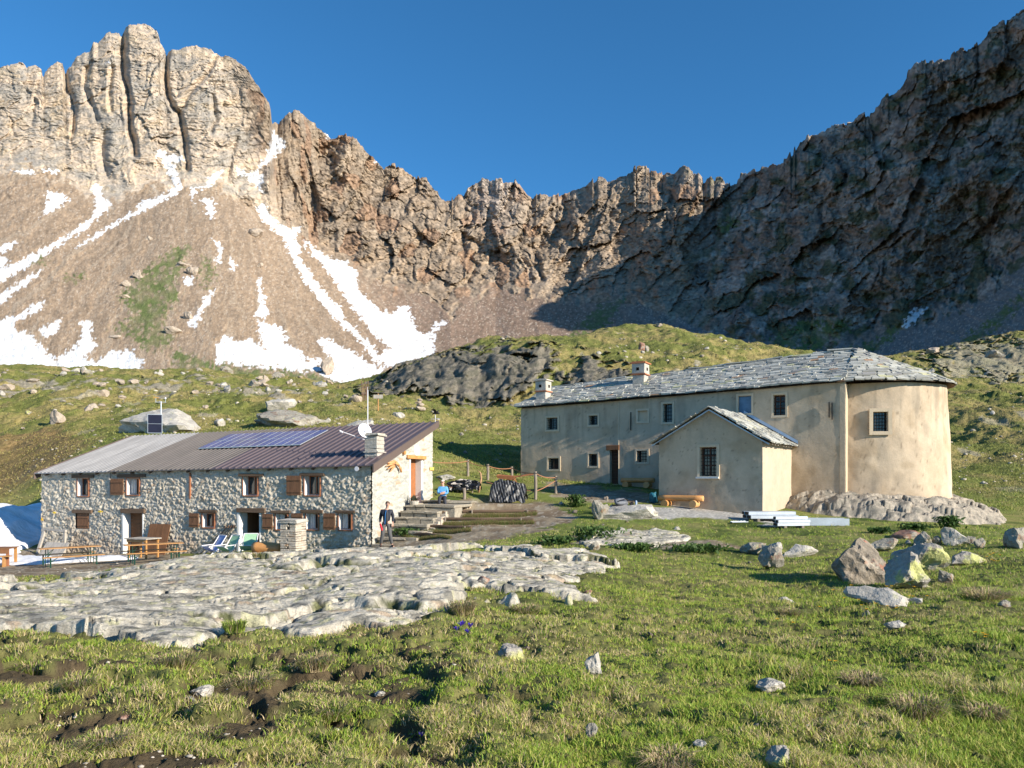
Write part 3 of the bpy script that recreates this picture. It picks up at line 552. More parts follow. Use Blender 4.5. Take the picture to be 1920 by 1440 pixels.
# ------------------------------------------------------------------ buildings
class Fr:
    """a building's own frame: s along the front (left to right), d into the building, z up from its base"""
    def __init__(f, x, y, ang, zb):
        f.x, f.y, f.zb, f.c, f.n, f.ang = x, y, zb, math.cos(ang), math.sin(ang), ang
    def front(f, px, py, d=0.0):
        k = (px-960)/F
        s = (k*(f.y+d*f.c)-f.x+d*f.n)/(f.c-k*f.n)
        return s, (HZ-py)/F*(f.y+s*f.n+d*f.c)-f.zb
    def end(f, px, py, s):
        k = (px-960)/F
        d = (f.x+s*f.c-k*(f.y+s*f.n))/(f.n+k*f.c)
        return d, (HZ-py)/F*(f.y+s*f.n+d*f.c)-f.zb
    def roof(f, px, py, a, b, c):
        """on the plane z = a + b s + c d"""
        k = (px-960)/F; m = (HZ-py)/F
        A = np.array([[f.c-k*f.n, -f.n-k*f.c], [m*f.n-b, m*f.c-c]]); B = np.array([k*f.y-f.x, a+f.zb-m*f.y])
        s, d = np.linalg.solve(A, B); return s, d, a+b*s+c*d
    def wxy(f, s, d): return f.x+s*f.c-d*f.n, f.y+s*f.n+d*f.c
def rect(f, x0, y0, x1, y1, d=0.0):
    """opening rectangle on the front plane from photo measurements"""
    s0, _ = f.front(x0, (y0+y1)/2, d); s1, _ = f.front(x1, (y0+y1)/2, d); sm = (x0+x1)/2
    za = f.front(sm, y1, d)[1]; zb = f.front(sm, y0, d)[1]
    return s0, s1, za, zb
def wall_grid(name, s0, s1, zlo, zhi, openings, step, disp, colf, m, parent, plane, opfade=.12, top=None, bottom=0.0):
    """dense wall with real holes. plane(s, z, out) -> xyz"""
    def axis(a, b, cuts):
        cuts = sorted({a, b, *[c for c in cuts if a < c < b]}); out = []
        for p, q in zip(cuts[:-1], cuts[1:]):
            n = max(1, int(round((q-p)/step))); out += list(np.linspace(p, q, n, endpoint=False))
        return np.array(out+[b])
    ss = axis(s0, s1, [c for o in openings for c in o[:2]]); zz = axis(zlo, zhi, [c for o in openings for c in o[2:4]])
    S, Zg = np.meshgrid(ss, zz)
    fade = np.ones(S.shape)
    for a, b, c, e in openings:
        dx = np.maximum(np.maximum(a-S, S-b), 0); dz = np.maximum(np.maximum(c-Zg, Zg-e), 0)
        fade = np.minimum(fade, np.clip(np.hypot(dx, dz)/opfade, 0, 1))
    Zt = Zg
    if top is not None:
        t = np.minimum(Zg, top(S)); Zt = t
    D = disp(S, Zt)*fade
    V = plane(S, Zt, D)
    cs = (S[:-1, :-1]+S[1:, 1:])/2; cz = (Zg[:-1, :-1]+Zg[1:, 1:])/2
    keep = np.ones(cs.shape, bool)
    for a, b, c, e in openings: keep &= ~((cs > a) & (cs < b) & (cz > c) & (cz < e))
    if top is not None: keep &= ~((Zt[:-1, :-1] >= Zt[1:, 1:]-1e-5))
    col = colf(S, Zt)
    V, f, col = compact(V.reshape(-1, 3), grid_faces(len(zz), len(ss), keep), col.reshape(-1, 3))
    return raw_mesh(name, V, f, m, col, parent=parent)
M = {}
M['wood'] = mat('brown_wood', (.20, .095, .045), var=((6, .3), (40, .2)), bump=((30, .004),), stretch=(1, 1, .15))
M['shutter'] = mat('shutter_wood', (.19, .095, .05), var=((5, .25), (30, .25)), bump=((30, .004),), stretch=(3, 3, .3))
M['oldwood'] = mat('old_wood', (.13, .085, .055), var=((6, .3), (40, .2)), bump=((25, .006),), stretch=(.2, 1, 1))
M['greywood'] = mat('weathered_grey_wood', (.42, .38, .33), var=((8, .25), (50, .2)), bump=((30, .006),), stretch=(1, 1, .15))
M['post'] = mat('post_wood', (.24, .20, .16), var=((8, .3),), bump=((25, .008),), stretch=(1, 1, .2))
M['orange'] = mat('varnished_pine', (.46, .235, .08), rough=.4, var=((12, .15),), stretch=(1, 1, 1), spec=.5)
M['logwood'] = mat('varnished_log', (.56, .27, .09), rough=.45, var=((4, .3), (30, .15)), bump=((12, .008),), stretch=(.3, 1, 1), spec=.5)
M['logend'] = mat('log_end', (.60, .34, .14), rough=.6, var=((20, .2),))
M['green'] = mat('green_steel', (.012, .06, .04), rough=.5, var=())
M['glass'] = mat('window_glass', (.02, .03, .035), rough=.06, var=(), spec=.8)
M['dark'] = mat('dark_inside', (.012, .010, .009), rough=1, var=(), spec=0)
M['iron'] = mat('black_iron', (.02, .018, .017), rough=.6, var=())
M['white'] = mat('white_reveal', (.72, .70, .66), var=((6, .08),), bump=((20, .004),))
M['frame'] = mat('window_frame_wood', (.34, .14, .07), rough=.5, var=((10, .2),), stretch=(1, 1, .2))
M['curtain'] = mat('white_curtain', (.62, .62, .60), var=((20, .1),))
M['galv'] = mat('galvanised_steel', (.50, .54, .58), rough=.45, metallic=.35, var=((2, .18), (14, .1)), spec=.5)
M['steelgrey'] = mat('grey_sheet_metal', (.40, .46, .52), rough=.4, metallic=.6, var=((3, .12),), spec=.5)
M['roofsilver'] = mat('silver_roof_sheet', (.27, .265, .265), rough=.55, metallic=.15, var=((1.2, .25), (6, .12)), stretch=(2, .25, .25), spec=.4)
M['roofgrey'] = mat('grey_brown_roof_sheet', (.13, .115, .105), rough=.55, var=((1.2, .22), (8, .1)), stretch=(2, .25, .25), spec=.4)
M['roofbrown'] = mat('brown_roof_sheet', (.105, .08, .085), rough=.45, var=((1.0, .12), (8, .06)), stretch=(2, .25, .25), spec=.5)
M['ribgrey'] = mat('roof_edge', (.10, .08, .075), rough=.5, var=())
M['panel'] = mat('solar_cell_glass', (.015, .06, .27), rough=.15, var=((.7, .35),), spec=.9)
M['alu'] = mat('aluminium_frame', (.62, .64, .66), rough=.35, metallic=.5, var=())
M['wstone'] = mat('stone_wall_surface', attr=True, rough=.95, var=((9, .12), (45, .16)), bump=((28, .012), (90, .004)), spec=.1)
M['plaster'] = mat('ochre_plaster', attr=True, rough=.95, var=((.9, .10), (5, .08), (40, .05)), bump=((2.4, .014), (9, .011), (30, .005)), spec=.1)
M['surround'] = mat('pale_plaster_band', (.60, .49, .35), rough=.95, var=((3, .1), (20, .06)), bump=((12, .006),), spec=.1)
M['lauze'] = mat('stone_roof_slabs', attr=True, rough=.9, var=((1.2, .10), (14, .15)), bump=((8, .012), (35, .006)), spec=.15)
M['chim'] = mat('rough_chimney_render', (.46, .42, .36), var=((4, .2), (18, .2)), bump=((10, .03),), spec=.1)
M['brick'] = mat('orange_brick', (.46, .17, .08), var=((9, .2),))
M['mast'] = mat('white_paint_metal', (.72, .70, .72), rough=.4, var=())
M['skirt'] = mat('stacked_stone', (.34, .30, .235), var=((5, .25), (25, .2)), bump=((7, .03), (25, .01)), spec=.1)

# ---- the stone hut
HA = math.radians(-21); HB = -4.1
hut = thing('stone_hut', (-23.1, 36.7, HB), HA, 'long low hut of rough grey stone under a ribbed metal roof with solar panels', 'hut')
hf = Fr(-23.1, 36.7, HA, HB); HL = 18.7; HW = 5.3
za = (HZ-886)/F*36.7-HB; zb_ = (HZ-871)/F*30-HB; RS, RC = (zb_-za)/HL, .372       # roof plane
def roofz(s, d): return za+RS*s+RC*d
WIN = {'w1': (145, 894, 168, 932), 'w2': (237, 895, 263, 930), 'w3': (455, 890, 485, 931), 'w4': (570, 889, 602, 931), 'w5': (142, 961, 167, 991),
       'w6': (379, 960, 404, 991), 'w7': (516, 961, 541, 995), 'w8': (573, 960, 599, 995), 'w9': (634, 960, 661, 996), 'd1': (234, 961, 269, 1040), 'd2': (450, 961, 488, 1036)}
R = {k: rect(hf, *v) for k, v in WIN.items()}
def wstone_disp(S, Z):
    wx = fbm(S*2.2, Z*2.2, 501, 3)*.10; wz = fbm(S*2.2, Z*2.2, 502, 3)*.07
    v1, e1, r1 = facet((S+wx)/.20, (Z+wz)/.12, 503, .9, .6); v2, e2, r2 = facet((S+wx)/.11, (Z+wz)/.075, 504, .9, .7)
    dome = sstep(0, .14, e1)
    return .02+dome*(.03+.048*v1)*(.45+.55*(r1 > .3))+v2*.045+fbm(S*9, Z*9, 505, 3)*.010
def wstone_col(S, Z):
    wx = fbm(S*2.2, Z*2.2, 501, 3)*.10; wz = fbm(S*2.2, Z*2.2, 502, 3)*.07
    v1, e1, r1 = facet((S+wx)/.20, (Z+wz)/.12, 503, .9, .6); r2 = facet((S+wx)/.11, (Z+wz)/.075, 504, .9, .7)[2]
    c = mixc((.56, .49, .385), (.40, .35, .28), r1*.9); c = mixc(c, (.58, .52, .42), sstep(.3, .1, e1)*.6); c = mixc(c, (.64, .61, .55), (r2 > .7)*.4)
    lo = sstep(2.6, 1.2, Z); rust = ((r1 > .955) | ((r1 > .84) & (fbm(S*.8, Z*.8, 510, 2) > -.1)) & (lo > .4))*sstep(.05, .2, e1)
    c = mixc(c, (.40, .235, .12), rust*.55*(.4+.6*r2)); c = mixc(c, (.46, .35, .25), sstep(-.1, .5, fbm(S*.5, Z*.7, 511, 3))*lo*.6)
    return c
def front_plane(S, Z, D): return np.stack([S, -D, Z], -1)
wall_grid('front_wall', 0, HL, 0, roofz(HL, 0)+.02, list(R.values()), .034, wstone_disp, wstone_col, M['wstone'], hut, front_plane, top=lambda S: roofz(S, 0)-.03)
# end wall with the tall door
ed0 = hf.end(768, 900, HL)[0]; ed1 = hf.end(789.5, 900, HL)[0]
ez0 = hf.end(776, 943, HL)[1]; ez1 = hf.end(776, 858, HL)[1]
def end_disp(S, Z):
    v1, e1, r1 = facet((S+fbm(S*2, Z*2, 520, 3)*.12)/.42, (Z+fbm(S*2, Z*2, 521, 3)*.05)/.12, 522, .9, .5)
    v2 = facet(S/.15, Z/.05, 523)[0]
    return .02+sstep(0, .25, e1)*(.018+v1*.03)+v2*.012+fbm(S*6, Z*9, 524, 3)*.01
def end_col(S, Z):
    v1, e1, r1 = facet((S+fbm(S*2, Z*2, 520, 3)*.12)/.42, (Z+fbm(S*2, Z*2, 521, 3)*.05)/.12, 522, .9, .5)
    c = mixc((.48, .46, .40), (.33, .33, .30), r1); c = mixc(c, (.58, .54, .46), sstep(.2, .05, e1)*.6)
    return mixc(c, (.46, .30, .17), (r1 > .93)*.6)
wall_grid('end_wall', 0, HW, 0, roofz(HL, HW)+.05, [(ed0, ed1, ez0, ez1)], .036, end_disp, end_col, M['wstone'], hut, lambda S, Z, D: np.stack([HL+D, S, Z], -1), top=lambda S: roofz(HL, 0)+RC*S-.03)
b = MB(); b.quad((0, 0, 0), (0, HW, 0), (0, HW, roofz(0, HW)), (0, 0, roofz(0, 0))); b.quad((0, HW, 0), (HL, HW, 0), (HL, HW, roofz(HL, HW)), (0, HW, roofz(0, HW))); b.build('rear_wall', M['skirt'], hut)
def window(par, r, depth=.24, fr=.045, mullion=True, shutter=None, closed=False, lintel=None, curtain=False, inner='glass', proud=.05, rev=True):
    s0, s1, z0, z1 = r
    b = MB(); p = -proud
    b.box(s0-fr, s0, p, depth*.45, z0-fr, z1+fr); b.box(s1, s1+fr, p, depth*.45, z0-fr, z1+fr); b.box(s0, s1, p, depth*.45, z1, z1+fr); b.box(s0, s1, p-.02, depth*.5, z0-fr, z0)
    f = b.build('window_frame', M['frame'], par, jit=.004)
    if rev:
        v = MB(); v.box(s0+.001, s0+.02, depth*.46, depth+.03, z0, z1); v.box(s1-.02, s1-.001, depth*.46, depth+.03, z0, z1); v.box(s0+.001, s1-.001, depth*.46, depth+.03, z0+.001, z0+.02); v.box(s0+.02, s1-.02, depth*.46, depth+.03, z1-.02, z1-.001); v.box(s0+.002, s0+.012, -.03, depth*.46, z0, z1)
        v.build('reveal', M['white'], f)
    g = MB(); g.box(s0+.02, s1-.02, depth+.01, depth+.02, z0+.02, z1-.02); g.build('pane', M[inner], f)
    if mullion:
        w_ = MB(); sm = (s0+s1)/2
        for a in (s0+.02, s1-.06, sm-.02): w_.box(a, a+.04, depth-.03, depth+.009, z0+.02, z1-.02)
        w_.box(s0+.06, s1-.06, depth-.028, depth+.008, z1-.06, z1-.021); w_.box(s0+.06, s1-.06, depth-.028, depth+.008, z0+.021, z0+.06)
        w_.build('sash', M['frame'], f)
    if curtain:
        c = MB()
        for i in range(5):
            a = s0+.05+(s1-s0)*.09*i; c.box(a, a+(s1-s0)*.07, depth-.06-.01*(i % 2), depth-.045, z0+.05, z1-.04, taper=0)
        c.build('curtain', M['curtain'], f)
    if lintel:
        l0, l1, lz0, lz1 = lintel; b = MB(); b.box(l0, l1, -.11, .1, lz0, lz1); b.build('lintel', M['oldwood'], f, bevel=.012, jit=.012, seed=int(s0*10))
    if shutter:
        a, c_ = shutter; n = 3; b = MB(); wd = (c_-a)/n
        for i in range(n): b.box(a+i*wd+.004, a+(i+1)*wd-.004, -.15, -.125, z0+.0, z1-.01)
        b.box(a+.01, c_-.01, -.174, -.1505, z0+(z1-z0)*.14, z0+(z1-z0)*.26); b.box(a+.01, c_-.01, -.174, -.1505, z0+(z1-z0)*.74, z0+(z1-z0)*.86)
        b.box(a, a+.03, -.124, -.02, z0+.1, z0+.14); b.box(c_-.03, c_, -.124, -.02, z0+.1, z0+.14)
        b.build('shutter', M['shutter'], f, jit=.003)
    return f
def L(k, x0, y0, x1, y1): return rect(hf, x0, y0, x1, y1)
def shx(x0, x1): return hf.front(x0, 980)[0], hf.front(x1, 980)[0]
def inset(r, q=.06): return (r[0]+q, r[1]-q, r[2]+q, r[3]-q)
def hwin(k, lint, sh=None, **kw):
    r = R[k]; window(hut, (r[0]+.05, r[1]-.05, r[2]+.05, r[3]-.05), lintel=L('', *lint), shutter=sh, **kw)
hwin('w1', (137, 890, 178, 896)); hwin('w2', (222, 889, 275, 895), shx(212, 236), curtain=True)
hwin('w3', (450, 888, 496, 893), depth=.30); hwin('w4', (564, 887, 610, 892), shx(541, 568), depth=.30)
hwin('w6', (374, 956, 408, 961), shx(359, 377)); hwin('w7', (510, 957, 546, 962), shx(496, 515), curtain=True)
hwin('w8', (566, 956, 607, 962), shx(550, 571), curtain=True); hwin('w9', (630, 957, 667, 962), shx(610, 632), curtain=True)
# closed window, lower left
r = R['w5']; f = MB(); f.box(r[0], r[1], .12, .15, r[2], r[3]); f = f.build('window_frame', M['oldwood'], hut)
b = MB(); n = 4; a0 = r[0]+.12; wd = (r[1]-a0)/n
for i in range(n): b.box(a0+i*wd+.004, a0+(i+1)*wd-.004, -.03, .0, r[2], r[3]-.04)
b.box(a0+.02, r[1]-.02, -.05, -.031, r[2]+.12, r[2]+.2); b.box(a0+.02, r[1]-.02, -.05, -.031, r[3]-.26, r[3]-.18); b.build('shutter', M['shutter'], f, jit=.003)
l = L('', 138, 956, 175, 962); b = MB(); b.box(l[0], l[1], -.13, .1, l[2], l[3]); b.build('lintel', M['oldwood'], f, bevel=.012, jit=.012)
# doors on the front
def hdoor(k, lint, open_):
    s0, s1, z0, z1 = R[k]; z0 = max(z0, .3)
    f = MB(); f.box(s0, s0+.03, -.03, .42, z0, z1-.01); f.box(s1-.03, s1, -.03, .42, z0, z1-.01); f.box(s0-.11, s0-.001, -.075, -.02, z0, z1); f.box(s1+.001, s1+.07, -.07, -.02, z0, z1); f = f.build('door_frame', M['white'], hut, jit=.008)
    b = MB()
    if open_:
        b.box(s0+.03, s1-.03, 1.2, 1.22, z0, z1); b.quad((s0+.031, .43, z0), (s0+.031, 1.2, z0), (s0+.031, 1.2, z1), (s0+.031, .43, z1)); b.quad((s1-.031, .43, z0), (s1-.031, 1.2, z0), (s1-.031, 1.2, z1), (s1-.031, .43, z1)); b.quad((s0+.03, .43, z1-.02), (s1-.03, .43, z1-.02), (s1-.03, 1.2, z1-.02), (s0+.03, 1.2, z1-.02)); b.build('dark_room', M['dark'], f)
        b = MB(); b.box(s0+.032, s0+.07, .44, 1.15, z0+.02, z1-.05); b.build('door_leaf', M['wood'], f)
    else:
        n = 12; dz = (z1-z0-.02)/n
        for i in range(n): b.box(s0+.03, s1-.03, .30, .33+.004*(i % 2), z0+i*dz+.004, z0+(i+1)*dz-.002)
        lf = b.build('door_leaf', M['wood'], f)
        q = MB(); q.box(s1-.30, s1-.16, .285, .298, z0+1.22, z0+1.40); sg = q.build('door_sign', M['white'], lf)
        q = MB(); q.box(s1-.285, s1-.245, .28, .284, z0+1.24, z0+1.38); q.box(s1-.225, s1-.175, .28, .284, z0+1.24, z0+1.30); q.box(s1-.225, s1-.175, .28, .284, z0+1.34, z0+1.38); q.build('sign_mark', mat('red_mark', (.35, .04, .04), var=()), lf)
    l0, l1, a, c = L('', *lint); b = MB(); b.box(l0, l1, -.13, .12, a, c); b.build('lintel', M['oldwood'], f, bevel=.015, jit=.02)
hdoor('d1', (229, 954, 274, 962), False); hdoor('d2', (446, 953, 500, 961), True)
# door in the end wall
f = MB(); f.box(HL-.03, HL+.06, ed0-.12, ed0-.001, ez0, ez1); f.box(HL-.34, HL+.03, ed1-.04, ed1, ez0, ez1-.01); f.box(HL-.3, HL+.05, ed1+.001, ed1+.10, ez0, ez1); f = f.build('door_frame', M['white'], hut)
b = MB(); b.box(HL-.30, HL-.26, ed0, ed1-.05, ez0, ez1-.02); b.build('door_leaf', mat('reddish_door_wood', (.33, .13, .05), var=((6, .2),)), f)
b = MB(); b.box(HL-.6, HL-.35, ed0, ed1, ez0, ez1-.02); b.build('dark_room', M['dark'], f)
d0, z0 = hf.end(760, 860, HL); d1, z1 = hf.end(794, 852, HL); b = MB(); b.box(HL+.04, HL+.16, d0, d1, z0, z0+.16); b.build('lintel', M['logwood'], f, bevel=.02, jit=.01)
b = MB(); b.box(HL-.3, HL+.25, ed0-.1, ed1+.15, ez0-.18, ez0-.01); b.build('threshold', M['skirt'], f, jit=.02)
d0, z0 = hf.end(754, 849, HL); b = MB(); b.tube([(HL-.1, d0, z0), (HL+.16, d0, z0)], .09, 10); b.build('beam_end', M['logwood'], hut)
d0, z0 = hf.end(779, 845, HL); b = MB(); b.box(HL+.035, HL+.05, d0-.16, d0+.2, z0-.22, z0+.24, taper=0); b.build('plaster_patch', M['white'], hut, jit=.05, seed=4)
# roof
def rib_roof(name, s0, s1, sp, m, th=.03, rib=.045):
    b = MB(); dlo, dhi = -.24, HW+.22
    def P(s, d, h): return (s, d, roofz(s, d)+.05+h)
    n = max(1, round((s1-s0)/sp)); sp = (s1-s0)/n
    for i in range(n):
        a = s0+i*sp
        pr = [(a, 0), (a+sp-rib*1.8, 0), (a+sp-rib*1.4, rib), (a+sp-rib*.4, rib), (a+sp, 0)]
        for (p, hp), (q, hq) in zip(pr[:-1], pr[1:]): b.quad(P(p, dlo, hp), P(q, dlo, hq), P(q, dhi, hq), P(p, dhi, hp))
        b.quad(P(a, dlo, -th), P(a+sp, dlo, -th), P(a+sp, dlo, 0), P(a, dlo, 0)); b.add([P(a+sp-rib*1.8, dlo, 0), P(a+sp, dlo, 0), P(a+sp-rib*.4, dlo, rib), P(a+sp-rib*1.4, dlo, rib)], [(0, 1, 2, 3)])
    b.quad(P(s0, dlo, -th), P(s1, dlo, -th), P(s1, dhi, -th), P(s0, dhi, -th)); b.quad(P(s0, dhi, -th), P(s1, dhi, -th), P(s1, dhi, 0), P(s0, dhi, 0))
    return b.build(name, m, hut)
sA = hf.front(208, 886)[0]; sB = hf.front(400, 884)[0]
rib_roof('silver_roof', -.22, sA, .27, M['roofsilver']); rib_roof('grey_roof', sA+.002, sB, .27, M['roofgrey']); br = rib_roof('brown_roof', sB+.002, HL+.22, .36, M['roofbrown'], rib=.055)
b = MB()
for s_, w_ in ((-.24, .03), (HL+.205, .05)): b.add([(s_+dx, d, roofz(s_, d)+.10+h) for dx in (0, w_) for d, h in ((-.26, -.34), (-.26, 0), (HW+.24, 0), (HW+.24, -.30))], [(0, 1, 2, 3), (7, 6, 5, 4), (0, 4, 5, 1), (1, 5, 6, 2), (2, 6, 7, 3), (3, 7, 4, 0)])
VM = mat('brown_verge_metal', (.135, .10, .085), rough=.4, var=((3, .06),), spec=.5)
for i in (0, 8): q = MB(); q.add(b.v[i:i+8], [(0, 1, 2, 3), (7, 6, 5, 4), (0, 4, 5, 1), (1, 5, 6, 2), (2, 6, 7, 3), (3, 7, 4, 0)]); q.build('verge_board', VM, hut)
for i in range(17):
    b = MB(); s_ = .5+i*(HL-1)/16; b.tube([(s_, -.2, roofz(s_, -.2)-.06), (s_, .3, roofz(s_, .3)-.06)], .055, 7)
    b.build('rafter_end', M['oldwood'], hut)
# two vertical strips on the front
for x, y0, y1, m in ((208, 888, 932, M['greywood']), (358.5, 886, 935, M['frame'])):
    s_, z0 = hf.front(x, y1); z1 = hf.front(x, y0)[1]; b = MB(); b.box(s_-.035, s_+.035, -.10, -.02, z0, z1); b.build('wall_strip', m, hut)
s_, z_ = hf.front(675, 879); b = MB(); b.tube([(s_, -.12, z_), (s_, -.25, z_)], [.05, .10], 12); b.build('wall_lamp', M['mast'], hut)
# solar panels on the roof: two rows of twelve
c00 = hf.roof(366, 849, za, RS, RC); c10 = hf.roof(563, 840, za, RS, RC); c11 = hf.roof(612, 812, za, RS, RC)
ps0, ps1 = c00[0], c10[0]; pd0, pd1 = c10[1], c11[1]
pw = (ps1-ps0)/12; pd = (pd1-pd0)/2; psh = (c11[0]-c10[0])
for j in range(2):
    for i in range(12):
        a = ps0+i*pw; d_ = pd0+j*pd; b = MB()
        def Q(s, d, h): return (s+psh*0, d, roofz(s, d)+.13+h)
        b.add([Q(a+.015, d_+.015, 0), Q(a+pw-.015, d_+.015, 0), Q(a+pw-.015, d_+pd-.015, 0), Q(a+.015, d_+pd-.015, 0), Q(a+.015, d_+.015, .035), Q(a+pw-.015, d_+.015, .035), Q(a+pw-.015, d_+pd-.015, .035), Q(a+.015, d_+pd-.015, .035)], [(0, 3, 2, 1), (0, 1, 5, 4), (1, 2, 6, 5), (2, 3, 7, 6), (3, 0, 4, 7), (4, 5, 6, 7)])
        p = b.build('solar_panel', M['alu'], hut)
        b = MB(); b.quad(Q(a+.035, d_+.035, .039), Q(a+pw-.035, d_+.035, .039), Q(a+pw-.035, d_+pd-.035, .039), Q(a+.035, d_+pd-.035, .039)); b.build('cell_face', M['panel'], p)
# chimney
cs, cd, cz = hf.roof(704, 856, za, RS, RC); cs -= .05
b = MB()
for k in range(7): b.box(cs-.30, cs+.30, cd-.28, cd+.30, cz-.35+k*.17, cz-.35+(k+1)*.17-.012)
ch = b.build('chimney', M['chim'], hut, bevel=.012, jit=.018, seed=2)
b = MB(); b.box(cs-.36, cs+.36, cd-.33, cd+.35, cz+.16, cz+.20); b.box(cs-.38, cs+.38, cd-.36, cd+.36, cz+.845, cz+.91); b.box(cs-.30, cs+.34, cd-.3, cd+.3, cz+.915, cz+.96); b.build('cap_slab', M['chim'], ch, jit=.02)
b = MB(); b.box(cs-.37, cs+.37, cd-.36, cd+.40, cz-.4, cz-.05); b.build('flashing', M['roofbrown'], ch)
# ---- the long house with its round end and the annex
AA = math.radians(-30); AB = -1.6
house = thing('long_house', (.522, 43.4, AB), AA, 'long ochre plastered house with stone slab roof, round end and small gabled annex', 'house')
af = Fr(.522, 43.4, AA, AB); AL = af.front(1586, 800)[0]; AW = 8.5
PB = [( -1, 0)]
def plaster_col(S, Z, seed=0, warm=0.0):
    n = fbm(S*.45, Z*.5, 601+seed, 4); n2 = fbm(S*1.6, Z*1.1, 602+seed, 4)
    c = mixc((.56, .45, .325), (.50, .395, .28), sstep(-.4, .5, n)); c = mixc(c, (.56, .455, .33), sstep(.1, .6, n2)*.35)
    c = mixc(c, (.37, .27, .165), sstep(.0, .7, fbm(S*.7, Z*.8, 603+seed, 4)+sstep(2.4, .8, Z)*.35-.15)*.45)
    run = sstep(.15, .5, fbm(S*3.2, Z*.25, 606+seed, 3))*sstep(2.2, 5.2, Z); c = mixc(c, (.25, .21, .16), run*.35); crk = np.abs(fbm(S*.6+1.7, Z*.9, 607+seed, 5)); c = mixc(c, (.22, .17, .12), sstep(.012, .004, crk)*.6)
    c = mixc(c, (.27, .235, .185), sstep(.3, .75, fbm(S*1.1, Z*.45, 604+seed, 4))*.3)
    return c
def plaster_disp(S, Z): return fbm(S*.4, Z*.4, 610, 3)*.025+fbm(S*2.2, Z*2.6, 611, 3)*.006
HO = {'A': (1025, 783, 1046, 806), 'B': (1104, 779, 1121, 797), 'C': (1196, 770, 1214, 790), 'D': (1243, 757, 1261, 792), 'E': (1384, 742, 1409, 775), 'Fw': (1450, 740, 1473, 779),
      'Gw': (1028, 859, 1048, 880), 'Hw': (1104, 851, 1120, 874), 'I': (1194, 845, 1214, 867), 'door': (1142, 837, 1161, 908)}
RH = {k: rect(af, *v) for k, v in HO.items()}
ez_l = (HZ-766)/F*43.4-AB; Yr = af.wxy(AL, 0)[1]; ez_r = (HZ-716)/F*Yr-AB
def eave(s): return ez_l+(ez_r-ez_l)*np.clip(s/AL, 0, 1)
wall_grid('front_wall', 0, AL, 0, float(eave(AL))+.02, list(RH.values()), .09, plaster_disp, plaster_col, M['plaster'], house, front_plane, top=lambda S: eave(S), opfade=.2)
b = MB(); b.box(af.front(1160, 800)[0]-.02, af.front(1160, 800)[0]+.02, -.035, .02, .6, float(eave(8))-.1); b.build('wall_joint', M['surround'], house, jit=.01)
def grille_window(par, r, depth=.34, surround=True, bars=(3, 4), back='glass', sill=True, fw=.10, wood=False):
    s0, s1, z0, z1 = r; b = MB()
    b.box(s0, s0+.012, 0.02, depth, z0, z1); b.box(s1-.012, s1, .02, depth, z0, z1); b.box(s0+.012, s1-.012, .02, depth, z1-.012, z1); b.box(s0+.012, s1-.012, .02, depth, z0, z0+.012)
    if surround:
        p = -.045
        b.box(s0-fw, s0, p, .03, z0-fw, z1+fw); b.box(s1, s1+fw, p, .03, z0-fw, z1+fw); b.box(s0, s1, p, .03, z1, z1+fw); b.box(s0, s1, p, .03, z0-fw, z0)
    f = b.build('window_surround', M['surround'], par, jit=.004)
    g = MB(); g.box(s0+.01, s1-.01, depth, depth+.02, z0+.01, z1-.01); pn = g.build('pane', M[back], f)
    if wood:
        w_ = MB(); sm = (s0+s1)/2
        for a in (s0+.012, s1-.08, sm-.035): w_.box(a, a+.07, depth-.05, depth-.001, z0+.012, z1-.012)
        for z_ in (z0+.012, z0+(z1-z0)*.35, z0+(z1-z0)*.68, z1-.09): w_.box(s0+.08, s1-.08, depth-.045, depth-.002, z_, z_+.06)
        w_.build('sash', mat('dark_red_sash', (.13, .06, .04), var=((8, .2),)), f)
    if bars:
        g = MB(); nx, nz = bars
        for i in range(nx): a = s0+(s1-s0)*(i+1)/(nx+1); g.tube([(a, depth*.4, z0), (a, depth*.4, z1)], .012, 5)
        for i in range(nz): a = z0+(z1-z0)*(i+1)/(nz+1); g.tube([(s0, depth*.4-.02, a), (s1, depth*.4-.02, a)], .012, 5)
        g.build('iron_grille', M['iron'], f)
    return f
for k in 'ABD': grille_window(house, RH[k], bars=(3, 4 if k != 'B' else 3))
grille_window(house, RH['C'], depth=.12, bars=None, back='surround'); grille_window(house, RH['Fw'], bars=(4, 5), depth=.32, wood=True)
f = grille_window(house, RH['E'], bars=None, depth=.16, wood=False, back='glass')
r = RH['E']; b = MB(); b.box(r[0]+.03, r[1]-.03, .10, .12, r[2], r[3]-.03); b.build('bluish_pane', mat('bluish_glass', (.10, .19, .30), rough=.4, var=((4, .3),)), f)  # stands for the bluish window glass, its tint put into the colour
for k in ('Gw', 'Hw', 'I'): grille_window(house, RH[k], bars=(3, 3))
s0, s1, z0, z1 = RH['door']; f = MB(); f.box(s0, s0+.03, 0, .5, z0, z1-.2); f.box(s1-.03, s1, 0, .5, z0, z1-.2); f = f.build('door_frame', M['surround'], house)
b = MB()
for i in range(11): b.box(s0+.03, s1-.03, .32, .35+.006*(i % 2), z0+i*(z1-z0)/11, z0+(i+1)*(z1-z0)/11-.006)
b.build('door_leaf', mat('dark_plank_door', (.10, .05, .03), var=((6, .3),), stretch=(1, 1, 4)), f)
b = MB(); b.box(s0-.16, s1+.01, -.07, .2, z1-.2, z1+.06); b.build('lintel', M['wood'], f, bevel=.015, jit=.01)
for x, y0, y1 in ((1183.5, 773, 807), (1555, 754, 783), (1560.5, 755, 787)):
    s_, z0 = af.front(x, y1); z1 = af.front(x, y0)[1]; b = MB(); b.box(s_-.022, s_+.022, -.09, -.04, z0, z1); b.build('iron_anchor', M['iron'], house)
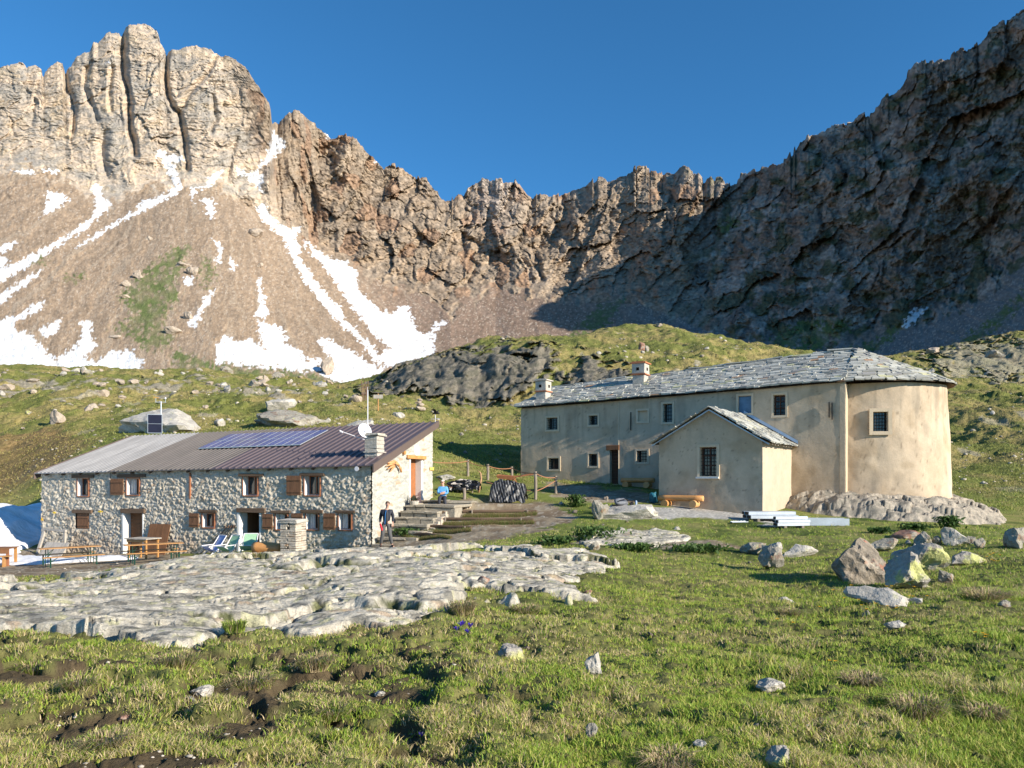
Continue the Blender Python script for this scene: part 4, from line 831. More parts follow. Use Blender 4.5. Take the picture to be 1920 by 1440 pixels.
# round end
ACX, ACY, ARs, ARd = AL+.05, 4.45, 4.05, 3.55
nT, nZ = 200, 60
th = np.linspace(-.02, math.pi, nT); zz = np.linspace(-1.6, float(eave(AL)), nZ)
aw0 = None
TH, ZZ = np.meshgrid(th, zz); bat = 1+.085*(1-(ZZ+1.6)/(zz[-1]+1.6))**1.1
# round window
def apse_xy(t, bt=1.03, off=0): return ACX+(ARs*bt+off)*math.sin(t), ACY-(ARd*bt+off)*math.cos(t)
def apse_theta(px):
    best = min((abs((lambda X, Y: 960+F*X/Y)(*af.wxy(*apse_xy(t)))-px), t) for t in np.linspace(.05, 1.9, 1200)); return best[1]
t0, t1 = apse_theta(1640.5), apse_theta(1661); xw, yw = af.wxy(*apse_xy((t0+t1)/2)); wz0 = (HZ-809)/F*yw-AB; wz1 = (HZ-772)/F*yw-AB
dr = fbm(TH*2.2, ZZ*.5, 620, 3)*.05+fbm(TH*8, ZZ*2, 621, 3)*.012
X_ = ACX+(ARs*bat+dr)*np.sin(TH); Y_ = ACY-(ARd*bat+dr)*np.cos(TH)
ct = (TH[:-1, :-1]+TH[1:, 1:])/2; cz_ = (ZZ[:-1, :-1]+ZZ[1:, 1:])/2
keep = ~((ct > t0-.01) & (ct < t1+.01) & (cz_ > wz0-.05) & (cz_ < wz1+.05))
V, fc, cl = compact(np.stack([X_, Y_, ZZ], -1).reshape(-1, 3), grid_faces(nZ, nT, keep), plaster_col(TH*4, ZZ, 40).reshape(-1, 3))
raw_mesh('round_wall', V, fc, M['plaster'], cl, parent=house, smooth=True)
tm = (t0+t1)/2; wx_, wy_ = apse_xy(tm, 1.035); wdt = 4.05*(t1-t0)
aw = bpy.data.objects.new('round_window', None)
we = grille_window(house, (-.33, .33, 0, wz1-wz0), depth=.30, bars=(4, 5), fw=.16, wood=False)
# turn that window to face outward on the round wall
nx_, ny_ = math.sin(tm)*ARd, -math.cos(tm)*ARs; angw = math.atan2(ny_, nx_)+math.pi/2
MT = Matrix.Translation((wx_, wy_, wz0)) @ Matrix.Rotation(angw, 4, 'Z')
we.matrix_local = MT; bpy.data.objects.remove(aw)
b = MB(); pts = []
b.box(AL-.28, AL, -.02, ACY-ARd+.35, -1.3, float(eave(AL))-.05); b.build('corner_pier', mat('pier_plaster', (.52, .42, .30), var=((1, .1), (6, .08)), bump=((3, .03), (14, .01)), spec=.1), house, bevel=.03)
b = MB(); zl = float(eave(0)); b.quad((0, 0, 0), (0, AW, 0), (0, AW, zl), (0, 0, zl)); b.add([(0, 0, zl), (0, AW, zl), (0, AW/2, zl+1.6)], [(0, 1, 2)]); b.quad((0, AW, 0), (AL, AW, 0), (AL, AW, ez_r), (0, AW, zl)); b.build('rear_wall', M['surround'], house)
# slab roof
rz_l = (HZ-729)/F*(af.wxy(0, AW/2)[1])-AB; rz_r = (HZ-659)/F*(af.wxy(AL, AW/2)[1])-AB
def slab_box(b, c, u, v, n, w_, l_, t_, rnd):
    c = Vector(c); vs = []
    j = lambda q: rnd.uniform(-q, q)
    cut = [j(.12)*w_ for _ in range(4)]
    for h in (-t_/2, t_/2):
        for k, (a, e) in enumerate(((-.5, -.5), (.5, -.5), (.5, .5), (-.5, .5))):
            vs.append(c+u*(a*w_+cut[k]*.8)+v*(e*l_+cut[(k+1) % 4]*.35)+n*(h+cut[k]*0))
    b.add(vs, [(0, 3, 2, 1), (4, 5, 6, 7), (0, 1, 5, 4), (1, 2, 6, 5), (2, 3, 7, 6), (3, 0, 4, 7)])
def lauze(name, surf, s0, s1, rows, par, seed, wmin=.24, wmax=.62, thick=.06, over=1.6, srange=None):
    """surf(s, t) -> point, t from 0 at the eave to 1 at the ridge"""
    rnd = random.Random(seed); b = MB()
    for r in range(rows):
        t = (r+.5)/rows; s = s0-rnd.uniform(0, .3)
        while s < s1:
            w_ = rnd.uniform(wmin, wmax)
            if not srange and s+w_ > s1+.15: break
            sc = srange(t) if srange else 1
            sm = s+w_/2/sc
            p = Vector(surf(sm, t)); pu = Vector(surf(sm+.05, t)); pv = Vector(surf(sm, t+.02))
            u = (pu-p).normalized(); v = (pv-p); row = v.length/.02/rows; v.normalize(); n = u.cross(v).normalized()
            if n.z < 0: n = -n
            a = rnd.gauss(0, .03)+.045; cb = rnd.gauss(0, .035)
            v2 = (v*math.cos(a)-n*math.sin(a)).normalized(); n2 = (n*math.cos(a)+v*math.sin(a)); u2 = (u+n*cb).normalized()
            tt = thick*rnd.uniform(.6, 1.5)
            slab_box(b, p+n*(.05+tt*.5+rnd.uniform(-.01, .02))+v*rnd.uniform(-.05, .05), u2, v2, n2, w_*1.02, row*over, tt, rnd)
            s += w_/sc
    o = b.build(name, M['lauze'], par)
    nv = len(b.v)//8; rr = np.random.RandomState(seed); base = np.array([.41, .405, .36])*(.6+.65*rr.rand(nv, 1)); k = rr.rand(nv)
    base[k > .93] = (.30, .29, .27); base[k < .05] = (.50, .48, .30); base[(k > .5) & (k < .512)] = (.42, .26, .16)
    a = o.data.color_attributes.new('col', 'FLOAT_COLOR', 'POINT'); c = np.ones((nv*8, 4), np.float32); c[:, :3] = np.repeat(base, 8, 0); a.data.foreach_set('color', c.ravel())
    return o
OV = .28
def hs_front(s, t): e = float(eave(s)); z = e+(rz_l+(rz_r-rz_l)*min(max(s/AL, 0), 1)-e)*t; return (s, -OV+(AW/2+OV)*t, z+.02-.12*math.sin(math.pi*t)*.6)
def hs_back(s, t): x, y, z = hs_front(s, t); return (x, AW-y, z)
lauze('slab_roof', hs_front, -.25, AL-.1, 27, house, 1)
lauze('rear_slab_roof', hs_back, -.25, AL-.1, 9, house, 2, wmax=1.3)
def hs_cone(s, t):
    th_ = s/4.3; r_ = (1-t); x = ACX+(ARs+.34)*math.sin(th_)*r_; y = AW/2+(ACY-AW/2)*r_-(ARd+.30+.55*math.exp(-(th_/.35)**2))*math.cos(th_)*r_
    return (x, y, ez_r+(rz_r-ez_r)*(t**.95)+.03)
lauze('round_slab_roof', hs_cone, -.1, math.pi*4.3, 27, house, 3, srange=lambda t: max(1-t, .08))
b = MB(); n_ = 24   # boards under the slabs
dn = lambda p: (p[0], p[1], p[2]-.02); hm = lambda s, t: dn(hs_front(s, t)); hk = lambda s, t: dn(hs_back(s, t))
for fn in (hm, hk):
    for i in range(12):
        for j in range(6):
            a0, a1 = -.2+(AL+.2)*i/12, -.2+(AL+.2)*(i+1)/12; b.quad(fn(a0, j/6), fn(a1, j/6), fn(a1, (j+1)/6), fn(a0, (j+1)/6))
for i in range(n_):
    a0, a1 = math.pi*4.3*i/n_, math.pi*4.3*(i+1)/n_; b.add([hs_cone(a0, 0), hs_cone(a1, 0), hs_cone(a0, .98)], [(0, 1, 2)])
b.build('roof_boards', M['oldwood'], house)
# chimneys of the long house
def house_chimney(px, py_base, py_top, w_, orange, dd=None):
    s_ = af.front(px, py_base, d=dd)[0]; t_ = (dd+OV)/(AW/2+OV); x, y, z = hs_front(s_, t_); z1 = (HZ-py_top)/F*af.wxy(s_, dd)[1]-AB
    h = w_/2; zt = z1-.12; zm = z+(zt-z)*.42
    b = MB(); b.box(s_-h*.9, s_+h*.9, dd-h*.9, dd+h*.9, z-.4, zm); b.box(s_-h, s_+h, dd-h, dd+h, zm+.05, zt)
    c = b.build('chimney', M['chim'], house, bevel=.03, jit=.02, seed=int(px))
    b = MB(); b.box(s_-h*1.12, s_+h*1.12, dd-h*1.12, dd+h*1.12, zm+.001, zm+.049); b.build('brick_course', M['brick'], c)
    b = MB(); b.box(s_-h*1.2, s_+h*1.2, dd-h*1.2, dd+h*1.2, zt+.002, zt+.06); b.box(s_-h, s_+h*.8, dd-h, dd+h, zt+.062, zt+.11); b.build('cap_slab', M['brick'] if orange else M['chim'], c, jit=.02)
    b = MB(); b.box(s_-h*.3, s_+h*.15, dd-h-.012, dd-h+.02, zm+.25, zm+.42); b.build('smoke_hole', M['dark'], c); b = MB(); b.box(s_+h-.02, s_+h+.012, dd-h*.2, dd+h*.3, zm+.25, zm+.42); b.build('smoke_hole', M['dark'], c)
house_chimney(1019, 745, 711, .72, False, 1.4); house_chimney(1201, 715, 679, .78, True, 3.0)
# annex
NA = math.radians(-33)
ax, ay = 10.57, 31.5
nf_x, nf_y = 10.57-4.62*math.cos(NA), 31.5-4.62*math.sin(NA)
nf = Fr(nf_x, nf_y, NA, AB); NL = 4.62; ND = 5.4
anx = bpy.data.objects.new('annex', None)
MA = house.matrix_world.copy()
def to_house(fr):
    Mh = Matrix.Translation((af.x, af.y, AB)) @ Matrix.Rotation(af.ang, 4, 'Z'); Mn = Matrix.Translation((fr.x, fr.y, fr.zb)) @ Matrix.Rotation(fr.ang, 4, 'Z')
    return Mh.inverted() @ Mn
bpy.data.objects.remove(anx)
TN = to_house(nf)
def nb(o): o.matrix_local = TN; return o
nze = (HZ-829)/F*nf.y-AB; nze2 = (HZ-826)/F*31.5-AB
sp_, zp_ = nf.front(1332, 767); 
def ntop(S): return np.where(S < sp_, nze+(zp_-nze)*S/sp_, zp_+(nze2-zp_)*(S-sp_)/(NL-sp_))
wr = rect(nf, 1312, 838, 1344, 893)
nb(wall_grid('annex_wall', 0, NL, 0-.3, zp_+.02, [wr], .06, plaster_disp, lambda S, Z: plaster_col(S, Z, 80), M['plaster'], house, front_plane, top=ntop, opfade=.2))
nb(wall_grid('annex_side_wall', 0, ND, 0-.3, nze2, [], .08, plaster_disp, lambda S, Z: mixc(plaster_col(S, Z, 90), (.46, .385, .295), .7), M['plaster'], house, lambda S, Z, D: np.stack([NL+D, S, Z], -1)))
b = MB(); b.quad((0, 0, 0), (0, ND, 0), (0, ND, nze), (0, 0, nze)); nb(b.build('annex_far_wall', M['surround'], house))
w_ = grille_window(house, wr, depth=.34, bars=(4, 7), wood=True, fw=.12); nb(w_)
b = MB(); b.box(wr[0]-.15, wr[1]+.1, -.12, .1, wr[2]-.10, wr[2]-.02); b.build('sill', M['white'], w_)
def an_r(s, t):      # right slope, s runs into the building, t from eave to ridge
    x = NL+.3+(sp_-NL-.3)*t; z = nze2-.12+(zp_-nze2+.12)*t+.02; return (x, s, z)
def an_l(s, t): x = -.25+(sp_+.25)*t; z = nze-.12+(zp_-nze+.12)*t+.02; return (x, s, z)
nb(lauze('annex_slab_roof', an_r, -.22, ND-.2, 14, house, 5, thick=.045)); nb(lauze('annex_slab_roof', an_l, -.22, ND, 14, house, 6, thick=.045))
b = MB(); b.quad(an_r(-.15, 0), an_r(ND, 0), an_r(ND, 1), an_r(-.15, 1)); b.quad(an_l(-.15, 0), an_l(ND, 0), an_l(ND, 1), an_l(-.15, 1)); nb(b.build('roof_boards', M['oldwood'], house))
for i in range(9): b = MB(); y_ = .15+i*.5; b.box(NL-.3, NL+.24, y_, y_+.09, nze2-.155, nze2-.05); nb(b.build('rafter_end', M['greywood'], house))
b = MB()
for (sa, da), (sb, db) in (((-.27, -.2), (sp_, -.2)), ((sp_, -.2), (NL+.32, -.2))):
    za_ = float(ntop(np.array(min(max(sa, 0), NL))))-.05-(.12 if sa < 0 else 0); zb2 = float(ntop(np.array(min(sb, NL))))-.05-(.12 if sb > NL else 0); b.bar((sa, da, za_), (sb, db, zb2), .03, .05)
nb(b.build('verge_strip', M['steelgrey'], house))
# grey metal valley between the annex roof and the long wall
def surf_line(t): p = an_r(0, t); return p
b = MB(); pts = []
for t in np.linspace(0, 1, 9):
    x, _, z = an_r(0, float(t)); P = TN @ Vector((x, 0, 0)); # find where the house front plane is met
    dirn = (TN.to_3x3() @ Vector((0, 1, 0))); k_ = (-P.y)/dirn.y; q = TN @ Vector((x, k_, z)); pts.append(q)
for p, q in zip(pts[:-1], pts[1:]):
    b.add([p+Vector((0, -.03, .32)), q+Vector((0, -.03, .32)), q+Vector((0, -.05, .14)), p+Vector((0, -.05, .14))], [(0, 1, 2, 3)]); b.add([p+Vector((0, -.05, .14)), q+Vector((0, -.05, .14)), q+Vector((.05, -.42, .15)), p+Vector((.05, -.42, .15))], [(0, 1, 2, 3)])
b.build('metal_valley', M['steelgrey'], house)
# ------------------------------------------------------------------ rocks
def spot(px, py, lo=3, hi=46):
    """nearest ground point that shows at this place"""
    Z = np.exp(np.linspace(math.log(lo), math.log(hi), 900)); X = (px-960)/F*Z
    y = HZ-F*G(X, Z)/Z; i = np.where((y[:-1] >= py) & (y[1:] < py))[0]
    k = i[0] if len(i) else int(np.argmin(abs(y-py)))
    return X[k], Z[k], float(G(X[k:k+1], Z[k:k+1])[0])
_bm = bmesh.new(); bmesh.ops.create_icosphere(_bm, subdivisions=4, radius=1); ICO4 = (np.array([v.co[:] for v in _bm.verts]), np.array([[v.index for v in f.verts] for f in _bm.faces])); _bm.free()
_bm = bmesh.new(); bmesh.ops.create_icosphere(_bm, subdivisions=3, radius=1); ICO3 = (np.array([v.co[:] for v in _bm.verts]), np.array([[v.index for v in f.verts] for f in _bm.faces])); _bm.free()
_bm = bmesh.new(); bmesh.ops.create_icosphere(_bm, subdivisions=2, radius=1); ICO2 = (np.array([v.co[:] for v in _bm.verts]), np.array([[v.index for v in f.verts] for f in _bm.faces])); _bm.free()
def rock_shape(seed, ico=ICO3, planes=11, rough=.05):
    planes = planes+4
    r = np.random.RandomState(seed); D = ico[0]; n = r.normal(size=(planes, 3)); n /= np.linalg.norm(n, axis=1)[:, None]; d = r.uniform(.42, .78, planes)
    q = D @ n.T; R = np.where(q > .05, d/np.maximum(q, .05), 9).min(1); R = np.minimum(R, 1.15)
    x = D*R[:, None]
    no = fbm(x[:, 0]*2.3+x[:, 2]*1.3+seed, x[:, 1]*2.3-x[:, 2]*1.7, seed, 4)*rough*1.2+facet(x[:, 0]*1.7+x[:, 2]+seed, x[:, 1]*1.7+x[:, 2]*1.5, seed+3)[0]*rough*3+facet(x[:, 0]*4+x[:, 2]*2+seed, x[:, 1]*4+x[:, 2]*2.5, seed)[0]*rough
    x = x*(1+no)[:, None]; ry = np.array([[math.cos(seed), -math.sin(seed), 0], [math.sin(seed), math.cos(seed), 0], [0, 0, 1]]); x = x @ ry
    x /= np.abs(x).max(0); return x
ROCKM = {
 'grey': mat('grey_boulder', (.31, .285, .235), rough=.92, var=((1.6, .3), (7, .3), (30, .2)), bump=((3.5, .07), (12, .03), (30, .015)), blotch=((2.2, .64, .05, (.38, .37, .17)), (3, .60, .05, (.20, .12, .085))), spec=.12),
 'dark': mat('dark_boulder', (.29, .245, .19), rough=.95, var=((1.2, .35), (5, .35), (22, .25)), bump=((2.5, .12), (8, .06), (26, .02)), blotch=((1.9, .60, .04, (.40, .36, .29)), (2.6, .62, .04, (.30, .15, .10)), (2.2, .66, .04, (.38, .38, .14))), spec=.1),
 'pale': mat('pale_boulder', (.44, .41, .36), rough=.92, var=((1.6, .25), (7, .2), (30, .12)), bump=((4, .06), (14, .025), (40, .01)), blotch=((2.6, .66, .05, (.48, .46, .22)),), spec=.12),
 'lichen': mat('lichen_boulder', (.36, .33, .29), rough=.92, var=((1.6, .3), (9, .3), (30, .2)), bump=((4, .06), (12, .03), (35, .01)), blotch=((3, .60, .05, (.24, .17, .13)), (1.8, .55, .035, (.42, .42, .17))), spec=.12),
 'red': mat('reddish_boulder', (.30, .17, .12), rough=.92, var=((1.6, .3), (9, .2)), bump=((5, .03), (22, .010)), blotch=((2, .58, .06, (.34, .32, .27)),), spec=.12),
 'warm': mat('warm_far_boulder', (.40, .33, .26), rough=.92, var=((.4, .2), (1.7, .25)), bump=((1.2, .12), (5, .04)), spec=.12)}
def rock(px, py, wpx, hpx, kind, label, seed, lo=3, hi=46, group=None, depth=.8, ico=ICO3, sink=.22, name='boulder', pos=None, planes=11, cat=None, yaw=None, rough=.05):
    X, Z, z = pos or spot(px, py, lo, hi)
    w_ = wpx/F*Z/2; h_ = hpx/F*Z/(1+1-sink*2) if False else hpx/F*Z/(2-2*sink)
    v = rock_shape(seed, ico, planes, rough)*np.array([w_, w_*depth, h_])
    me = bpy.data.meshes.new(name); me.from_pydata(v.tolist(), [], ico[1].tolist()); me.materials.append(ROCKM[kind])
    o = bpy.data.objects.new(name, me); C.objects.link(o); o.location = (X, Z+w_*depth*.6, z+h_*(1-2*sink)); o.rotation_euler = (0, 0, (random.Random(seed).uniform(-.35, .35) if yaw is None else yaw))
    return tag(o, label, cat or ('boulder' if wpx/F*Z > .5 else 'stone'), group)
rock(1622, 1096, 172, 106, 'dark', 'big jagged dark grey boulder casting a long shadow on the right meadow', 14, depth=.8, ico=ICO4, planes=8, rough=.05, sink=.34)
rock(1702, 1108, 112, 74, 'lichen', 'tall wedge of rock with yellow lichen leaning on the big dark boulder', 17, depth=.7, ico=ICO4, planes=7, rough=.06, sink=.2)
rock(1738, 1070, 100, 52, 'lichen', 'flat boulder coated in yellow lichen just right of the big dark boulder', 21, depth=.8, ico=ICO4, planes=8, sink=.3)
rock(1660, 1034, 60, 26, 'grey', 'grey stone lying on the back shoulder of the big dark boulder', 22, depth=.8)
rock(1578, 1078, 30, 26, 'red', 'small rounded reddish stone in the shadow left of the big dark boulder', 23)
rock(1446, 1066, 56, 46, 'grey', 'angular grey boulder with a white edge left of the big dark boulder', 31, depth=.8, planes=8, sink=.2)
rock(1458, 1040, 36, 24, 'pale', 'small pale boulder with a rounded top behind the angular grey one', 32)
rock(1412, 1038, 52, 22, 'grey', 'low broad boulder at the end of the path left of the big dark boulder', 33)
rock(1506, 1044, 80, 24, 'pale', 'long flat pale rock between the low boulders and the big dark one', 34, depth=.6)
rock(1668, 1136, 128, 36, 'pale', 'low flat pale rock with yellow flowers in front of the big dark boulder', 35, depth=.7, planes=9, sink=.3)
rock(1722, 1132, 28, 12, 'pale', 'small pale slab touching the flat rock among the yellow flowers', 36)
rock(1817, 1057, 70, 27, 'lichen', 'long low boulder with yellow top at the right side of the meadow', 37, depth=.6, sink=.3)
rock(1780, 1092, 36, 26, 'grey', 'small dark three-cornered stone right of the lichen wedge', 38, planes=6)
rock(1712, 1012, 74, 22, 'red', 'flat reddish brown boulder below the round end of the long house', 39, depth=.7)
rock(1735, 1024, 46, 28, 'grey', 'leaning grey boulder in front of the flat reddish one', 40)
rock(1762, 1022, 24, 18, 'grey', 'small dark grey stone wedged between two larger boulders', 41)
rock(1795, 1022, 50, 34, 'pale', 'rounded pale grey boulder in the group below the house', 42)
rock(1822, 1021, 20, 22, 'grey', 'narrow upright stone beside the rounded pale boulder', 43)
rock(1841, 1030, 26, 22, 'grey', 'pointed small stone right of the boulder group', 44, planes=7)
rock(1906, 1026, 54, 38, 'grey', 'rounded grey boulder at the right edge of the picture', 45)
rock(1476, 1131, 34, 11, 'pale', 'flat white stone in the grass of the middle meadow', 46)
rock(1628, 1157, 17, 13, 'grey', 'little grey stone in front of the yellow flowers', 47)
rock(1683, 1182, 40, 18, 'pale', 'low pale stone under a dry stalk right of the middle meadow', 48)
rock(1887, 1138, 24, 14, 'grey', 'small grey stone with a long shadow near the right edge', 49)
rock(1450, 1298, 64, 24, 'pale', 'low crumbly pale stone half sunk in the turf', 50)
rock(1467, 1444, 54, 52, 'lichen', 'pale stone with yellow lichen standing at the bottom edge of the picture', 51, ico=ICO4)
rock(1318, 1400, 46, 14, 'pale', 'flat grey stone near the bottom edge left of the lichen stone', 52)
rock(1108, 1386, 30, 28, 'grey', 'small upright grey stone in the lower middle of the meadow', 53)
rock(967, 1243, 62, 38, 'lichen', 'pyramid shaped green grey stone with yellow lichen in the near grass', 54, ico=ICO4, planes=6)
rock(1113, 1268, 36, 44, 'pale', 'crooked white stone right of the pyramid shaped one', 55, planes=8)
rock(374, 1306, 44, 22, 'pale', 'pale stone beside a hollow of dark soil among tussocks', 56)
rock(355, 1316, 26, 12, 'grey', 'small grey stone below the pale one beside the hollow', 57)
rock(232, 1352, 30, 12, 'red', 'small orange brown stone lying on bare soil at the left', 58)
rock(710, 1307, 28, 11, 'pale', 'little cream stone in the grass below the bedrock', 59)
rock(905, 1114, 28, 14, 'red', 'pinkish loose stone lying on the bedrock', 60, pos=(lambda p: (p[0], p[1], p[2]+.16))(spot(905, 1112)))
rock(1103, 1118, 22, 12, 'red', 'brown loose stone at the right tip of the bedrock', 61)
rock(1118, 1032, 26, 18, 'grey', 'dark grey stone in the grass beside the path', 62, lo=20)
rock(1182, 972, 140, 26, 'pale', 'long flat reddish grey block under the rucksack in front of the house', 63, lo=27, depth=.45, planes=9, sink=.3)
rock(1125, 974, 40, 36, 'grey', 'dark squarish block at the left end of the block under the rucksack', 64, lo=27, depth=.6)
# rocks on the slope behind the stone hut
rock(286, 822, 200, 74, 'pale', 'big rounded bedrock dome behind the solar pole above the stone hut', 71, ico=ICO4, depth=.7, planes=12, rough=.05, pos=(lambda Z: ((286-960)/F*Z, Z, (HZ-826)/F*Z))(50))
rock(560, 812, 225, 52, 'grey', 'long low grey rock hump right above the solar panel roof', 72, ico=ICO4, depth=.6, planes=12, pos=(lambda Z: ((560-960)/F*Z, Z, (HZ-816)/F*Z))(50))
rock(668, 812, 90, 26, 'pale', 'flat pale rock stretching right from the low grey hump', 73, ico=ICO4, depth=.6, pos=(lambda Z: ((668-960)/F*Z, Z, (HZ-812)/F*Z))(50))
rock(521, 769, 62, 28, 'pale', 'bright white boulder alone in the meadow above the hut', 74, lo=50, hi=140, planes=8)
rock(665, 754, 27, 17, 'warm', 'ochre boulder left of the thin iron rods', 75, lo=50, hi=110)
rock(748, 784, 34, 14, 'pale', 'low grey boulder below the cairn', 76, lo=48, hi=100)
rock(102, 796, 34, 28, 'warm', 'split tan boulder on the slope at the far left', 77, lo=50, hi=100)
rock(168, 770, 34, 20, 'warm', 'tan boulder upslope of the bedrock dome', 78, lo=50, hi=100)
rock(52, 777, 16, 10, 'lichen', 'small yellow lichen boulder on the left slope', 79, lo=50, hi=100)
rock(410, 800, 30, 18, 'pale', 'pale boulder between the bedrock dome and the low hump', 80, lo=46, hi=100)
rock(836, 940, 40, 12, 'pale', 'pale rock in the grass at the rear corner of the stone hut', 81, pos=(lambda p: (p[0], p[1], p[2]))(spot(834, 900, 30, 46)))
rock(1020, 893, 50, 16, 'lichen', 'yellowish rock in the grass behind the hand cart', 82, lo=34)
rock(1204, 658, 14, 18, 'red', 'left one of two dark boulders standing on the green knoll', 83, lo=80, hi=175)
rock(1214, 659, 12, 15, 'grey', 'right one of two dark boulders standing on the green knoll', 84, lo=80, hi=175)
rock(1237, 613, 14, 9, 'warm', 'orange tinted boulder on the crest of the green knoll', 85, lo=110, hi=175)
rock(953, 636, 20, 8, 'warm', 'pale boulder on the crest above the dark cliff', 86, lo=95, hi=150)
rock(1868, 672, 40, 18, 'grey', 'grey boulder on the sunlit slope beyond the round end', 87, lo=100, hi=200)
rock(1752, 662, 34, 12, 'warm', 'pale boulder on the skyline right of the slab roof', 88, lo=100, hi=200)
# cairn
X, Z, z = spot(785, 770, 46, 90)
cn = thing('cairn', (X, Z, z), 0, 'small cairn of stacked tan stones on the meadow beyond the hut', 'cairn'); zc = 0
for i, (w_, h_) in enumerate(((.62, .42), (.46, .30), (.34, .26), (.26, .24))):
    v = rock_shape(700+i, ICO2, 9)*np.array([w_, w_*.8, h_*.62]); me = bpy.data.meshes.new('stone'); me.from_pydata((v+np.array([(i % 2)*.08, 0, zc+h_*.5])).tolist(), [], ICO2[1].tolist()); me.materials.append(ROCKM['warm']); o = bpy.data.objects.new('stone', me); C.objects.link(o); o.parent = cn; zc += h_*.86
# scattered boulders of the meadow and the knoll, each one its own
protos = []
for i in range(14):
    me = bpy.data.meshes.new('boulder'); me.from_pydata(rock_shape(900+i, ICO2, 9, .07).tolist(), [], ICO2[1].tolist()); me.materials.append(ROCKM[('warm', 'pale', 'warm', 'grey')[i % 4]]); protos.append(me)
rr = random.Random(5)
def scatter(n, label, group, xr, yr, size, lo, hi, flat=(.5, .8), acc=None, name='boulder'):
    k = 0
    while k < n:
        px = rr.uniform(*xr); py = rr.uniform(*yr)
        if acc and not acc(px, py): continue
        X, Z, z = spot(px, py, lo, hi); yy = HZ-F*z/Z
        if abs(yy-py) > 6: k += 1; continue
        s_ = rr.uniform(.35, 1)**2*size*Z/F
        o = bpy.data.objects.new(name, protos[rr.randrange(14)]); C.objects.link(o); o.location = (X, Z, z+s_*.2); o.scale = (s_, s_*rr.uniform(.6, 1), s_*rr.uniform(*flat)); o.rotation_euler = (0, 0, rr.uniform(0, 6.28))
        tag(o, label, 'boulder', group); k += 1
def band(px, py): return gn(np.array([px/90]), np.array([py/16]), 808)[0] > .02
scatter(88, 'tan boulder in the rocky belt at the foot of the snowy scree slope', 'boulders below the scree', (-80, 640), (693, 742), 15, 60, 175, acc=band)
scatter(44, 'small boulder scattered in the meadow above the stone hut', 'boulders in the upper meadow', (-60, 780), (735, 812), 9, 46, 120)
scatter(44, 'small pale boulder scattered over the sunny top of the green knoll', 'boulders on the green knoll', (1120, 1560), (618, 700), 6.5, 70, 172)
scatter(26, 'boulder lying on the rough slope right of the round end', 'boulders on the right slope', (1720, 1990), (650, 790), 8, 60, 200)
scatter(14, 'small stone in the grass bank between hut and house', 'stones on the bank', (830, 970), (790, 860), 7, 42, 62)
scatter(16, 'small grey stone lying in the trodden ground near the log steps', 'stones by the steps', (1040, 1200), (925, 985), 11, 28, 44, name='stone')
scatter(16, 'small rubble stone around the big dark boulder and its neighbours', 'rubble at the big boulder', (1400, 1880), (1016, 1075), 13, 13, 26, name='stone')
scatter(22, 'little pale stone in the near grass', 'stones in the near grass', (300, 1900), (1160, 1420), 9, 4, 12, name='stone')
# boulders on the far scree
MPX, MPY, MZ = MG
def mspot(px, py):
    i = np.unravel_index(np.argmin((MPX-px)**2+(MPY-py)**2), MPX.shape); Z = MZ[i]; return (px-960)/F*Z, Z, (HZ-py)/F*Z
for i, (px, py, w_, h_, l) in enumerate(((320, 628, 42, 22, 'largest boulder on the far scree, beside the green strip'), (352, 600, 26, 18, 'orange tinted boulder uphill of the largest one on the scree'), (360, 516, 28, 18, 'pale boulder above the tiny snow patch on the scree'), (256, 522, 22, 18, 'boulder left of the top of the green strip'), (235, 538, 18, 14, 'double boulder at the left rim of the green strip'), (235, 560, 20, 12, 'round boulder low on the left rim of the green strip'), (476, 444, 34, 26, 'large rock high on the scree between the snow gullies'), (486, 502, 14, 10, 'small boulder alone on the right part of the scree'), (278, 450, 14, 10, 'small dark boulder high on the left scree'), (610, 702, 30, 36, 'upright rock standing at the foot of the right snow field'), (215, 634, 26, 12, 'flat boulder below the left of the green strip'), (340, 500, 32, 12, 'flat boulder high in the green strip'))):
    rock(px, py, w_, h_, 'warm', l, 1200+i, pos=mspot(px, py), depth=.8, rough=.07)

